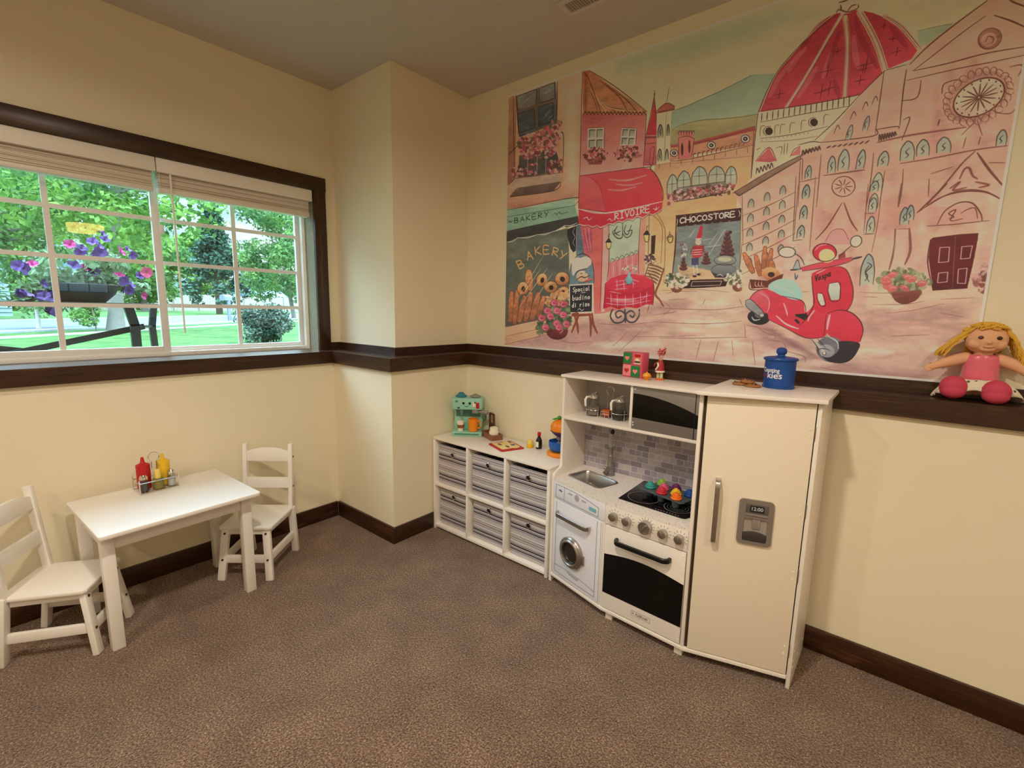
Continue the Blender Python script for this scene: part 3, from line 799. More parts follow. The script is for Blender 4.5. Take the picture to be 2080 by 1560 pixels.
# microwave
mwy = -.2395; MW = frame((1.8585, mwy, .8425), (1, 0, 0))
M_mw = mat('microwave_silver', (150, 146, 142), .35, metal=.55)
mw = kp(slab(MB(), MW, .001, .340, .001, .192, -.012, 0), 'microwave_front', M_mw)
g = [(.0015, .052), (.300, .046), (.300, .095)]+[(.300-.2985*k/16, .095+.064*(1-(1-k/16)**2)) for k in range(1, 17)]
kp(MB().prism(g, .0001, .0012, 0, M=MW), 'microwave_window', M_blackgl, mw)
m = MB(); line(m, MW, [(.272, .0015), (.272, .190)], .003, .0016); kp(m, 'door_gap', M_black, mw)
m = MB(); m.M = MW; m.prism(circ(.024, 28, .330, .150), .0001, .0014, 0); kp(m, 'display', M_blackgl, mw)
m = MB()
for r_ in range(5):
    for c_ in range(3): kp(slab(MB(), MW, .304+c_*.011, .311+c_*.011, .058+r_*.011, .064+r_*.011, .0001, .0012, 0), 'keypad_key', M_vinyl, mw)
m = MB(); m.M = MW; m.prism(circ(.0165, 28, .309, .026), .0001, .006, .001); md_ = kp(m, 'dial', M_vinyl, mw)
m = MB(); m.M = MW; 
for k in range(12):
    a = 2*PI*k/12; m.bar((.309+.0175*math.cos(a), .026+.0175*math.sin(a), .0006), (.309+.0205*math.cos(a), .026+.0205*math.sin(a), .0006), .005, .001, up=(0, 0, 1))
kp(m, 'dial_mark', M_black, md_)
for s, z in ((.008, .178), (.006, .03), (.006, .018)):
    m = MB(); m.M = MW; m.cyl((s, z, 0), (s, z, .0012), .003, seg=10); kp(m, 'screw_cap', M_white, mw)
# towel bar inside right
m = MB(); m.tube([(2.1985, -.20, .80), (2.175, -.20, .80), (2.172, -.20, .796), (2.172, -.20, .716), (2.175, -.20, .712), (2.1985, -.20, .712)], .005, 10); kp(m, 'towel_bar', M_white)
# --- fridge door
fd = kp(slab(MB(), FF, .014, .3535, .0545, 1.060, -.012, .003), 'fridge_door', M_kith)
kp(slab(MB(), FF, .004, .0135, .052, 1.062, -.010, -.006, 0), 'door_gap', M_seam)
R3 = FF @ Matrix.Translation((0, 0, .003))
pull(R3, .518, .757, .0725, .034, .0165, .008, 'handle', M_steel, fd, vert=True)
M_disp = mat('dispenser_silver', (160, 154, 148), .35, metal=.6)
# dispenser bezel: ring plate around the alcove
ho = rrect(.078, .086, .006, 3, .206, .586); outr = rrect(.112, .168, .014, 5, .205, .615)
vs, fs = ring_plate(outr, ho, .0005, .009)
m = MB(); m.M = R3; m.mesh(vs, fs); bmesh.ops.recalc_face_normals(m.bm, faces=m.bm.faces)
dp = kp(m, 'dispenser', M_disp, fd)
m = MB(); slab(m, R3, .171, .244, .650, .683, .009, .0105, .0005, .004); kp(m, 'display_panel', mat('display_grey', (92, 88, 84), .3), dp)
m = MB(); slab(m, R3, .184, .230, .655, .679, .0105, .0112, 0, .002); kp(m, 'display_screen', mat('display_dark', (44, 44, 48), .25), dp)
m = MB(); m.M = R3; text_mb(m, '12:00', .018, Matrix.Translation((.2065, .667, .0115)), .0004, True); kp(m, 'display_digits', mat('digits', (206, 206, 206), .5), dp)
m = MB(); slab(m, R3, .170, .242, .640, .6455, .009, .0125, .001, .002); kp(m, 'spout_ledge', M_disp, dp)
m = MB(); slab(m, R3, .1672, .2448, .543, .629, .0003, .0012, 0); slab(m, R3, .232, .2448, .543, .629, .0012, .003, 0)
kp(m, 'alcove_back', mat('alcove_grey', (178, 170, 160), .3, metal=.3), dp)
m = MB(); m.M = R3; m.prism([(.168, .5435), (.244, .5435), (.244, .572)]+[(.244-.076*k/8, .572+.008*math.sin(PI*k/8)) for k in range(9)], .0012, .0075, .001); kp(m, 'drip_tray', mat('drip_dark', (62, 58, 54), .4), dp)
m = MB(); slab(m, R3, .196, .222, .590, .629, .0012, .006, .001, .003); kp(m, 'dispensing_lever', mat('lever_grey', (140, 132, 124), .4), dp)
for za, zb in ((.945, .972), (.668, .698), (.425, .455), (.135, .165)):
    m = MB(); slab(m, FF, .3536, .3572, za-.01, zb+.01, -.002, .0042, .0005); h_ = kp(m, 'hinge', mat('hinge_brown', (120, 104, 90), .4, metal=.6) if 'hinge_brown' not in bpy.data.materials else bpy.data.materials['hinge_brown'], fd)
    for z in (za, zb):
        m = MB(); m.M = R3; m.cyl((.340, z, 0), (.340, z, .0015), .0035, seg=10); kp(m, 'screw_cap', M_white, h_)
for y, z in ((-.285, .10), (-.285, .075), (-.17, .062), (-.06, .062), (-.285, .165), (-.285, .14)): kp(MB().cyl((2.566, y, z), (2.5675, y, z), .004, seg=10), 'screw_cap', M_white)
# ------------------------------------------------------------------ rag doll on the ledge
dl = thing('doll', 'soft doll with long yellow yarn hair and pink satin top sitting on the oak ledge', 'doll', (2.957, .050, ZL), R(6))
M_skin = mat('doll_cloth_skin', (226, 172, 132), .8, noise=.03, bump=.1, bscale=500)
m = MB()
m.ball((0, .020, .072), .05, (.86, .66, 1.1)); m.ball((0, .014, .130), .042, (1.0, .66, .75))
m.ball((0, .006, .206), .052, (1.05, .84, .92)); m.cyl((0, .012, .140), (0, .008, .175), .024, .022)
m.ball((-.027, -.014, .192), .021, (1, .8, .85)); m.ball((.027, -.014, .192), .021, (1, .8, .85)); m.ball((0, -.036, .199), .0085, (1, .7, .8)); m.ball((0, -.026, .176), .016, (1.2, .7, .6))
def limb(a, b, r0, r1, n=7):
    a = Vector(a); b = Vector(b)
    for k in range(n+1): m.ball(a.lerp(b, k/n), r0+(r1-r0)*k/n, seg=12)
for s, e, h in ((-1, (-.088, .008, .126), (-.116, .000, .112)), (1, (.088, .008, .122), (.112, -.002, .100))):
    limb((s*.042, .016, .142), e, .0195, .0185); limb(e, h, .0185, .0125)
    hv = (Vector(h)-Vector(e)).normalized(); side = Vector((0, 1, 0)); up = hv.cross(side).normalized()*(-1 if s < 0 else 1)
    palm = Vector(h)+hv*.010; m.ball(palm, .0125, (1, .75, 1), seg=12)
    for k, (o, L, cu) in enumerate(((.0085, .013, .25), (.003, .016, .35), (-.003, .015, .45), (-.0085, .012, .6))):
        p = palm+up*o+hv*.008
        for q in range(5): m.ball(p+hv*(L*q/4)*math.cos(cu*q/4)+Vector((0, -1, 0))*(L*q/4)*math.sin(cu*q/4), .0038-.0005*q/4, seg=8)
    p = palm+up*.010-hv*.002
    for q in range(4): m.ball(p+(up*.7+hv*.4+Vector((0, -.5, 0)))*(.010*q/3), .0040-.0005*q/3, seg=8)
for s, f in ((-1, (-.068, -.020, .046)), (1, (.034, -.034, .040))):
    limb((s*.024, .010, .040), f, .024, .019)
bd = m.build('body', M_skin, dl)
rm = bd.modifiers.new('merge', 'REMESH'); rm.mode = 'VOXEL'; rm.voxel_size = .0021; rm.use_smooth_shade = True
sm = bd.modifiers.new('soft', 'SMOOTH'); sm.factor = .5; sm.iterations = 3
M_eye = mat('doll_eye', (44, 30, 24), .3); M_eye2 = mat('doll_eye_brown', (96, 62, 40), .35)
for x, mt in ((-.021, M_eye2), (.023, M_eye)):
    part(MB().ball((x, -.0352, .2135), .0058, (1.2, .45, 1), seg=16), 'eye', mt, dl)
part(MB().tube([(-.014+.028*k/8, -.0408+.002*abs(k-4)/4, .1835-.0022*math.sin(PI*k/8)) for k in range(9)], .0013, 6), 'mouth', mat('doll_mouth', (150, 72, 58), .7), dl)
M_satin = mat('pink_satin', (226, 104, 122), .28, sheen=.3, noise=.05, nscale=60, bump=.25, bscale=45)
m = MB(); n = 26; prof = [(.0455, .066, .036), (.050, .074, .040), (.0465, .095, .037), (.0455, .118, .0345), (.047, .138, .034), (.044, .151, .031), (.038, .156, .028)]
vs = []; fs = []
for i, (rx, z, ry) in enumerate(prof):
    for k in range(n):
        a = 2*PI*k/n; w = 1+.03*math.sin(5*a+i)*(1-i/7); vs.append((rx*w*math.cos(a), .017+ry*w*math.sin(a), z+.002*math.sin(3*a+i)))
for i in range(len(prof)-1):
    for k in range(n): fs.append((i*n+k, i*n+(k+1) % n, (i+1)*n+(k+1) % n, (i+1)*n+k))
m.mesh(vs, fs); o = part(m, 'pink_top', M_satin, dl); o.modifiers.new('thick', 'SOLIDIFY').thickness = .0015
M_dot = bpy.data.materials.new('dotted_white_cloth'); M_dot.use_nodes = True
def _dot():
    nt = M_dot.node_tree; b = nt.nodes['Principled BSDF']; tc = nt.nodes.new('ShaderNodeTexCoord'); v = nt.nodes.new('ShaderNodeTexVoronoi'); v.inputs['Scale'].default_value = 46; v.inputs['Randomness'].default_value = .8
    nt.links.new(tc.outputs['Object'], v.inputs['Vector']); r = ramp(nt, [(.0, (84, 78, 70)), (.20, (224, 214, 190))], 'CONSTANT')
    nt.links.new(v.outputs['Distance'], r.inputs[0]); nt.links.new(r.outputs[0], b.inputs['Base Color']); b.inputs['Roughness'].default_value = .85
_dot()
m = MB(); vs = []; fs = []; n = 60
prof = [(.046, .068, .037), (.058, .066, .043), (.078, .056, .050), (.096, .036, .056), (.108, .016, .058), (.112, .004, .059)]
for i, (rx, z, ry) in enumerate(prof):
    for k in range(n):
        a = 2*PI*k/n; w = 1+.05*math.sin(11*a)*(i/5); yy = .012+ry*w*math.sin(a); yy = min(yy, .064)
        front = max(0, -math.sin(a)); zz = z+front*.034*(i/5)+.003*math.cos(11*a)*(i/5)
        vs.append((rx*w*math.cos(a), yy, max(zz, .003)))
for i in range(len(prof)-1):
    for k in range(n): fs.append((i*n+k, i*n+(k+1) % n, (i+1)*n+(k+1) % n, (i+1)*n+k))
m.mesh(vs, fs); o = part(m, 'dotted_skirt', M_dot, dl); o.modifiers.new('thick', 'SOLIDIFY').thickness = .0015
M_shoe = mat('pink_sock', (198, 66, 92), .75, bump=.15, bscale=300)
for f in ((-.068, -.030, .045), (.034, -.044, .040)):
    m = MB(); m.ball(f, .037, (1.0, .85, 1.02), seg=24); m.ball((f[0], f[1]-.004, f[2]-.012), .034, (1.02, .9, .78), seg=24); o = part(m, 'shoe', M_shoe, dl)
    q = o.modifiers.new('merge', 'REMESH'); q.mode = 'VOXEL'; q.voxel_size = .0022; q.use_smooth_shade = True
# yarn hair: loops over the crown and long strands at the sides
M_yarn = mat('yellow_yarn', (226, 178, 66), .8, noise=.18, nscale=90, bump=.5, bscale=500)
rr = random.Random(11); m = MB()
hc = Vector((0, .008, .206))
def onhead(az, el, r=1.0): # az 0 = right, 90 = front(-y)
    return hc+Vector((.060*r*math.cos(R(el))*math.cos(R(az)), -.050*r*math.cos(R(el))*math.sin(R(az)), .054*r*math.sin(R(el))))
for k in range(120):                     # curls on the crown and fringe
    az = rr.uniform(-180, 180); el = rr.uniform(28, 88)
    if 25 < az < 155: el = rr.uniform(40, 88)
    p = onhead(az, el, 1.0); ph = rr.random()*6
    pts = [p+Vector((.0085*math.cos(ph+t*.9), .006*math.sin(ph+t*.9), .002*math.cos(2*t)))+(p-hc)*.05*math.sin(t) for t in range(8)]
    m.tube(pts, .0026, 5)
for s in (-1, 1):
    for k in range(64):                  # side locks
        az0 = rr.uniform(-70, 40); el0 = rr.uniform(35, 75)
        L = rr.uniform(.6, 1.0); fl = rr.uniform(.7, 1.25)
        p0 = onhead(az0 if s > 0 else 180-az0, el0, 1.02); p1 = onhead(az0*.6 if s > 0 else 180-az0*.6, rr.uniform(0, 18), 1.08)
        y_ = min(.058, p1.y+rr.uniform(-.004, .012))
        if s < 0: end = Vector((-.070-.055*L*fl*.8, y_, .205-.060*L+rr.uniform(-.006, .006)))
        else: end = Vector((.074+.038*L*fl*.8, y_, .195-.085*L+rr.uniform(-.006, .006)))
        mid = (p1+end)/2+Vector((s*.006, 0, .006)); ph = rr.random()*6; wv = .0035 if s > 0 else .0012
        pts = []
        for t in range(13):
            u = t/12
            q = p0.lerp(p1, u/.35) if u < .35 else (p1*(1-(u-.35)/.65)**2+2*mid*(1-(u-.35)/.65)*((u-.35)/.65)+end*((u-.35)/.65)**2)
            pts.append(q+Vector((wv*math.sin(ph+t*1.7), wv*.6*math.cos(ph+t*1.7), 0)))
        m.tube(pts, .0024, 5)
for k in range(30):                      # back of the head
    p0 = onhead(rr.uniform(-150, -30), rr.uniform(40, 80), 1.0); e = Vector((p0.x*1.3+rr.uniform(-.01, .01), .056, rr.uniform(.12, .16)))
    m.tube([p0, (p0+e)/2+Vector((0, .012, .01)), e], .0026, 5)
for v in m.bm.verts: v.co.y = min(v.co.y, .0625)
o = part(m, 'yarn_hair', M_yarn, dl, smooth=60)
# ------------------------------------------------------------------ small things
M_mint = mat('mint_plastic', (150, 208, 184), .35); M_mintd = mat('mint_dark', (88, 138, 124), .3, noise=.03)
M_tealk = mat('teal_knob', (52, 128, 148), .4); M_greyk = mat('grey_clear_plastic', (142, 140, 130), .2, noise=.05)
M_orange = mat('orange_plastic', (240, 138, 26), .35); M_brown = mat('brown_plastic', (138, 92, 62), .45); M_brownd = mat('dark_brown_plastic', (92, 56, 36), .5)
M_cream = mat('cream_plastic', (240, 232, 212), .4); M_red = mat('red_plastic', (186, 30, 34), .35); M_yel = mat('yellow_plastic', (236, 190, 40), .35)
M_ylw = mat('pale_yellow_plastic', (236, 208, 104), .4); M_blue = mat('blue_plastic', (26, 96, 178), .35); M_purp = mat('purple_plastic', (92, 52, 108), .4)
M_green = mat('green_plastic', (62, 150, 50), .4); M_jar = mat('jar_blue', (22, 74, 150), .38)
M_clear = glass_pane('clear_glass', (222, 226, 224), 1.6)
SZ = .585
# toy coffee machine
cm = thing('toy_coffee_machine', 'mint toy coffee machine with a smiling face in the corner of the cube shelf', 'toy coffee machine', (.7195, -.118, SZ), R(36.9))
part(MB().prism(rrect(.188, .118, .012), 0, .027, .004), 'base_tray', M_mint, cm)
m = MB(); m.box(-.076, .076, -.0600, -.0585, .008, .019, .0005); part(m, 'drip_slot', M_mintd, cm)
part(MB().prism(rrect(.176, .040, .008, 4, 0, .034), .0272, .1648, .002), 'back_panel', M_mint, cm)
part(MB().prism(rrect(.150, .006, .002, 3, 0, .0105), .110, .1646, .001), 'window_panel', M_mintd, cm)
hd = part(MB().prism(rrect(.186, .114, .014), .165, .234, .006), 'head', M_mint, cm)
m = MB(); m.M = frame((0, -.0572, .2), (1, 0, 0))
m.prism(circ(.0075, 20, -.020, .005), 0, .0008)
part(m, 'eye', M_black, hd)
m = MB(); m.M = frame((0, -.0572, .2), (1, 0, 0)); m.prism(circ(.0075, 20, .018, .005), 0, .0008); part(m, 'eye', M_black, hd)
m = MB(); m.tube([(-.011+.022*k/8-.002, -.0575, .1905-.006*math.sin(PI*k/8)) for k in range(9)], .0015, 6); part(m, 'mouth', M_black, hd)
for s, x, z, w, h, mt in (('printed_sticker', .044, .200, .018, .030, M_cream), ('printed_sticker', .066, .192, .020, .036, M_red), ('printed_sticker', -.062, .216, .016, .013, M_mintd), ('printed_sticker', -.05, .176, .014, .007, M_black), ('printed_sticker', .050, .210, .010, .010, M_brownd)):
    m = MB(); m.M = frame((0, -.0572, 0), (1, 0, 0)); m.prism(rrect(w, h, .002, 3, x, z), 0, .0006+.0002*(x > .06)+.0004*(x == .05)); part(m, s, mt, hd)
m = MB(); m.lathe([(0, .030), (.012, .029), (.020, .022), (.026, .014), (.034, .010), (.034, .003), (.030, 0), (0, 0)], (-.042, .0, .234), 9); part(m, 'top_knob', M_tealk, cm)
m = MB(); m.lathe([(0, .021), (.010, .020), (.020, .014), (.030, .011), (.032, .004), (.026, 0), (0, 0)], (.045, .004, .234), 20); part(m, 'top_knob', M_greyk, cm)
m = MB(); m.cyl((-.034, -.030, .165), (-.034, -.034, .140), .013, .010); m.cyl((-.034, -.034, .140), (-.034, -.034, .128), .007, .008); part(m, 'spout', M_mintd, cm)
m = MB(); m.cyl((.05, -.030, .165), (.05, -.030, .143), .022); m.cyl((.068, -.032, .152), (.128, -.046, .150), .009, .014, bev=.003); part(m, 'filter_handle', M_greyk, cm)
m = MB(); m.tube([(.088, .03, .14), (.104, .028, .13), (.108, .027, .105), (.102, .027, .085), (.0885, .03, .08)], .006, 8); part(m, 'side_wand', M_mintd, cm)
def cup(name, label, cat, p, prof, mats):
    t = thing(name, label, cat, p); return t
def at(t, x, y, z): # a point of a thing in the world
    return t.location+Matrix.Rotation(t.rotation_euler.z, 3, 'Z') @ Vector((x, y, z))
p = at(cm, -.042, -.026, .0272)
t = thing('toy_paper_cup', 'white toy coffee cup with brown sleeve on the coffee machine tray', 'toy cup', p)
part(MB().lathe([(0, 0), (.0165, 0), (.0215, .055), (0, .055)], (0, 0, 0), 24), 'cup_body', M_cream, t)
part(MB().lathe([(.0186, .019), (.0192, .019), (.0208, .040), (.0202, .040)], (0, 0, 0), 24), 'sleeve', mat('sleeve_brown', (150, 80, 64), .6), t)
part(MB().lathe([(0, .064), (.019, .064), (.0205, .061), (.0235, .059), (.0235, .0552), (0, .0552)], (0, 0, 0), 24), 'lid', M_cream, t)
p = at(cm, .036, -.026, .0272)
t = thing('toy_mug', 'orange toy mug with handle on the coffee machine tray', 'toy mug', p, R(20))
part(MB().lathe([(0, 0), (.026, 0), (.029, .004), (.030, .078), (.0275, .079), (.0265, .008), (0, .006)], (0, 0, 0), 28), 'mug_body', M_orange, t)
part(MB().tube([(.029, 0, .064), (.042, 0, .066), (.050, 0, .056), (.050, 0, .032), (.042, 0, .022), (.0285, 0, .024)], .0045, 10), 'handle', M_orange, t)
# brown carrier with a cup
cr = thing('toy_cup_carrier', 'brown toy cup carrier with square loop handle, beside the coffee machine', 'toy carrier', (.884, -.078, SZ), R(-22))
m = MB(); o_ = rrect(.150, .078, .010, 4); i_ = rrect(.134, .062, .006, 4)
vs, fs = ring_plate(o_, i_, .004, .032); m.mesh(vs, fs); m.prism(rrect(.150, .078, .010, 4), 0, .0045, .001); part(m, 'tray', M_brown, cr)
m = MB(); vs, fs = ring_plate(rrect(.064, .112, .010, 4, 0, .085), rrect(.042, .052, .008, 4, 0, .104), -.005, .005); m.M = frame((-.048, .022, 0), (1, 0, 0)); m.mesh(vs, fs); part(m, 'handle', M_brownd, cr)
p = at(cr, .030, -.002, .0047)
t = thing('toy_cup', 'white toy cup with a brown foot standing in the brown carrier', 'toy cup', p)
part(MB().lathe([(0, .016), (.027, .016), (.029, .022), (.029, .040), (.025, .048), (.0245, .066), (.0225, .067), (.022, .03), (0, .03)], (0, 0, 0), 26), 'cup_body', M_cream, t)
part(MB().lathe([(0, 0), (.021, 0), (.021, .0158), (0, .0158)], (0, 0, 0), 24), 'foot', M_brownd, t)
# bread board puzzle
bb = thing('toy_bread_board', 'red-edged toy board shaped with a slice of bread, lying flat on the cube shelf', 'toy board', (1.072, -.165, SZ), R(-21))
wob = lambda w, h, a: [(x*(1+a*math.cos(4*math.atan2(y, x))), y*(1+a*math.cos(4*math.atan2(y, x)))) for x, y in rrect(w, h, .018, 6)]
part(MB().prism(rrect(.168, .148, .012), 0, .006, .002), 'board', M_red, bb)
slice_ = [(-.062, -.058), (.058, -.060), (.066, -.050), (.062, .005), (.072, .022), (.070, .046), (.050, .060), (.020, .056), (-.018, .060), (-.050, .060), (-.070, .044), (-.070, .022), (-.060, .006), (-.068, -.046)]
part(MB().prism(slice_, .0062, .010, .002), 'bread_slice', mat('bread_cream', (238, 218, 150), .6, noise=.04), bb)
for (x, y, rx, ry, rgb) in ((-.022, -.030, .018, .010, (138, 84, 66)), (.034, -.010, .020, .009, (130, 74, 70)), (.016, .034, .014, .013, (96, 98, 120)), (-.040, .044, .020, .006, (140, 70, 50)), (-.03, .006, .012, .010, (226, 206, 90))):
    m = MB(); m.prism([(x+rx*math.cos(a), y+ry*math.sin(a)) for a in [2*PI*k/16 for k in range(16)]], .0102, .0122, .0006); part(m, 'filling', mat('filling', rgb, .5), bb)
# honey pot, sauce bottle
t = thing('toy_jar', 'small pale yellow toy jar between the bread board and the sauce bottle', 'toy jar', (1.180, -.083, SZ))
part(MB().lathe([(0, 0), (.016, 0), (.020, .003), (.020, .018), (.017, .022), (0, .022)], (0, 0, 0), 22), 'jar_body', M_yel, t)
part(MB().lathe([(0, .0222), (.018, .0222), (.0185, .026), (.017, .036), (.013, .044), (0, .046)], (0, 0, 0), 22), 'lid', M_ylw, t)
t = thing('toy_sauce_bottle', 'black toy sauce bottle with red cap beside the toy mixer', 'toy bottle', (1.229, -.066, SZ))
part(MB().lathe([(0, 0), (.0165, 0), (.0175, .003), (.0175, .046), (.014, .056), (.0085, .066), (.008, .074), (0, .074)], (0, 0, 0), 24), 'bottle_body', mat('sauce_black', (28, 18, 16), .2), t)
part(MB().lathe([(0, .0742), (.0098, .0742), (.0098, .092), (.008, .0945), (0, .0945)], (0, 0, 0), 20), 'cap', M_red, t)
m = MB(); a0 = -100
vs = []; 
for k in range(9):
    a = R(a0-38+76*k/8)
    for z in (.010, .042): vs.append((.0178*math.cos(a), .0178*math.sin(a), z))
m.mesh(vs, [(2*k, 2*k+2, 2*k+3, 2*k+1) for k in range(8)]); part(m, 'paper_label', M_cream, t)
# toy mixer
mx_ = thing('toy_stand_mixer', 'orange and purple toy stand mixer with blue bowl against the kitchen side', 'toy mixer', (1.385, -.086, SZ))
part(MB().lathe([(0, 0), (.066, 0), (.071, .006), (.071, .014), (.064, .022), (0, .022)], (0, 0, 0), 36), 'base', M_orange, mx_)
part(MB().lathe([(0, .0225), (.034, .0225), (.047, .032), (.054, .052), (.055, .078), (.0515, .079), (.049, .052), (.038, .036), (0, .032)], (-.004, -.008, 0), 36), 'bowl', M_blue, mx_)
part(MB().tube([(.052, .030, .015), (.056, .030, .06), (.056, .028, .11), (.046, .02, .14)], [.015, .013, .014, .016], 12), 'arm', M_purp, mx_)
m = MB(); m.ball((0, 0, .148), .058, (1.0, .86, .80), seg=28)
for v in list(m.bm.verts):
    if v.co.z > .132: v.co.z = .132+(v.co.z-.132)*.02
part(m, 'head_underside', M_purp, mx_)
m = MB(); m.ball((0, 0, .150), .0585, (1.0, .86, .80), seg=28)
for v in list(m.bm.verts):
    if v.co.z < .1335: v.co.z = .1335
part(m, 'head', M_orange, mx_)
m = MB(); m.lathe([(0, .086), (.011, .086), (.013, .094), (.013, .104), (0, .104)], (-.006, -.006, 0), 18); m.cyl((-.006, -.006, .086), (-.006, -.006, .058), .004)
m.bar((-.018, -.006, .060), (.006, -.006, .060), .006, .018); part(m, 'beater', mat('beater_grey', (150, 140, 132), .4), mx_)
m = MB(); m.ball((-.006, -.008, .205), .012, (1, 1, .9)); m.ball((-.026, -.016, .198), .013, (1.3, .7, .35), rot=(0, -.3, .3)); part(m, 'leaf_knob', M_green, mx_)

# ---------------- condiment rack on the table
T0 = .505
def wire(name, pts_list, r, M, parent, closed=False):
    m = MB()
    for p in pts_list: m.tube(p, r, 8, closed)
    return part(m, name, M, parent)
rk = thing('condiment_rack', 'chrome wire condiment rack with ring handle on the white table', 'condiment rack', (.158, -1.588, T0), TR_)
def rect(z, x=.050, y=.074): return [(x, -y, z), (x, y, z), (-x, y, z), (-x, -y, z)]
wire('base_wire', [rect(.004)], .0022, M_chrome, rk, True)
wire('upper_rail', [rect(.050)], .0022, M_chrome, rk, True)
for sx in (-1, 1):
    for sy in (-1, 1): wire('corner_post', [[(sx*.050, sy*.074, .002), (sx*.050, sy*.074, .066)]], .0024, M_chrome, rk)
wire('cross_wire', [[(-.05, y, .004), (.05, y, .004)] for y in (-.05, -.025, 0, .025, .05)], .0015, M_chrome, rk)
wire('handle', [[(0, -.010, .004), (0, -.010, .128)]+[(0, -.021*math.cos(R(a))*1, .150+.0225*math.sin(R(a))) for a in range(-62, 243, 20)][::1]+[(0, .010, .128), (0, .010, .004)]], .0022, M_chrome, rk)
def squeeze(x, y, M, label, cat='squeeze bottle', h=1.0, r=.027):
    p = at(rk, x, y, .0065); t = thing('squeeze_bottle', label, cat, p, group='squeeze bottles in the condiment rack')
    part(MB().lathe([(0, 0), (r*.9, 0), (r, .004), (r, .090*h), (r*.94, .096*h), (0, .096*h)], (0, 0, 0), 26), 'bottle_body', M, t)
    part(MB().lathe([(0, .0962*h), (r*1.0, .0962*h), (r*1.0, .112*h), (r*.5, .118*h), (r*.32, .124*h), (r*.2, .146*h), (0, .147*h)], (0, 0, 0), 26), 'nozzle_cap', M, t)
squeeze(-.020, -.038, M_red, 'red squeeze bottle in the back of the condiment rack', r=.027)
squeeze(-.020, .038, M_yel, 'yellow squeeze bottle in the back of the condiment rack', r=.027)
def shaker(x, y, fill, label, kind):
    p = at(rk, x, y, .0065); t = thing('shaker', label, 'shaker', p, group='glass shakers in the condiment rack')
    part(MB().lathe([(0, 0), (.017, 0), (.018, .003), (.016, .026), (.015, .050), (.0155, .056), (0, .056)], (0, 0, 0), 20), 'glass_body', M_clear, t)
    part(MB().lathe([(0, .003), (.0155, .003), (.014, .034), (0, .034)], (0, 0, 0), 18), 'contents', fill, t)
    part(MB().lathe([(0, .078), (.010, .076), (.015, .068), (.0168, .0562), (0, .0562)], (0, 0, 0), 20), 'cap', M_chrome, t)
shaker(.027, -.052, mat('pepper_grey', (92, 84, 78), .9, noise=.3, nscale=900), 'grey pepper shaker at the left front of the condiment rack', 0)
shaker(.027, .054, mat('salt_white', (236, 232, 226), .9), 'white salt shaker at the right front of the condiment rack', 0)
p = at(rk, .026, .002, .0065)
t = thing('relish_jar', 'small green relish jar with tall pale yellow cap, front middle of the condiment rack', 'jar', p)
part(MB().lathe([(0, 0), (.020, 0), (.022, .004), (.022, .042), (.018, .050), (0, .050)], (0, 0, 0), 22), 'jar_body', mat('relish', (128, 118, 60), .35, noise=.3, nscale=200), t)
part(MB().lathe([(0, .0502), (.0125, .0502), (.0118, .088), (.010, .090), (0, .090)], (0, 0, 0), 20), 'cap', M_ylw, t)

# ---------------- syrup set on the upper kitchen shelf
Z8 = .8422
rk2 = thing('syrup_rack', 'chrome wire rack with ring handle for glass dispensers on the kitchen shelf', 'wire rack', (1.668, -.115, Z8))
m_ = M_chrome
for sx in (-1, 1):
    wire('ring', [[(sx*.070+.0415*math.cos(a), -.005+.0415*math.sin(a), .034) for a in [2*PI*k/28 for k in range(28)]]], .0018, m_, rk2, True)
    for a in (60, 150, 240, 330): wire('post', [[(sx*.070+.0415*math.cos(R(a)), -.005+.0415*math.sin(R(a)), .001), (sx*.070+.0415*math.cos(R(a)), -.005+.0415*math.sin(R(a)), .052)]], .0018, m_, rk2)
wire('packet_cage', [rect(z, .022, .020) for z in (.016, .030)], .0015, m_, rk2, True)
for x in (-.022, 0, .022): wire('post', [[(x, -.020, .001), (x, -.020, .034)]], .0018, m_, rk2)
wire('handle', [[(-.012, .028, .002), (-.012, .028, .108)]+[(.0-.020*math.cos(R(a)), .028, .128+.0215*math.sin(R(a))) for a in range(-58, 239, 20)]+[(.012, .028, .108), (.012, .028, .002)]], .0018, m_, rk2)
wire('base_wire', [[(-.06, -.005, .0025), (.06, -.005, .0025)], [(-.012, .028, .0025), (.012, .028, .0025)], [(0, -.02, .0025), (0, .028, .0025)]], .0018, m_, rk2)
def dispenser(x, y, fill, label):
    t = thing('syrup_dispenser', label, 'syrup dispenser', (1.668+x, -.115+y, Z8+.0045), group='glass dispensers in the syrup rack')
    part(MB().lathe([(0, 0), (.031, 0), (.036, .004), (.0375, .022), (.032, .050), (.025, .078), (.0255, .084), (0, .084)], (0, 0, 0), 28), 'glass_body', M_clear, t)
    part(MB().lathe([(0, .003), (.033, .004), (.0345, .022), (.031, .040), (0, .040)], (0, 0, 0), 24), 'contents', fill, t)
    l = part(MB().lathe([(0, .112), (.012, .110), (.022, .102), (.026, .092), (.027, .0842), (0, .0842)], (0, 0, 0), 26), 'chrome_lid', M_chrome, t)
    part(MB().tube([(-.010, -.022, .094), (-.020, -.038, .090), (-.024, -.044, .078), (-.022, -.042, .046)], [.004, .0055, .006, .005], 10), 'handle', M_white, t)
    m = MB(); m.bar((.006, -.004, .108), (.022, -.012, .116), .012, .006, bev=.002); part(m, 'thumb_tab', M_chrome, l)
dispenser(-.070, -.005, mat('clear_syrup', (150, 140, 130), .3), 'glass syrup dispenser with chrome lid, left in the wire rack')
dispenser(.070, -.005, mat('dark_syrup', (44, 38, 36), .25), 'glass syrup dispenser with chrome lid, next to the toy microwave')
M_pk1 = mat('packet_orange', (214, 92, 50), .4); M_pk2 = mat('packet_red', (166, 34, 34), .4)
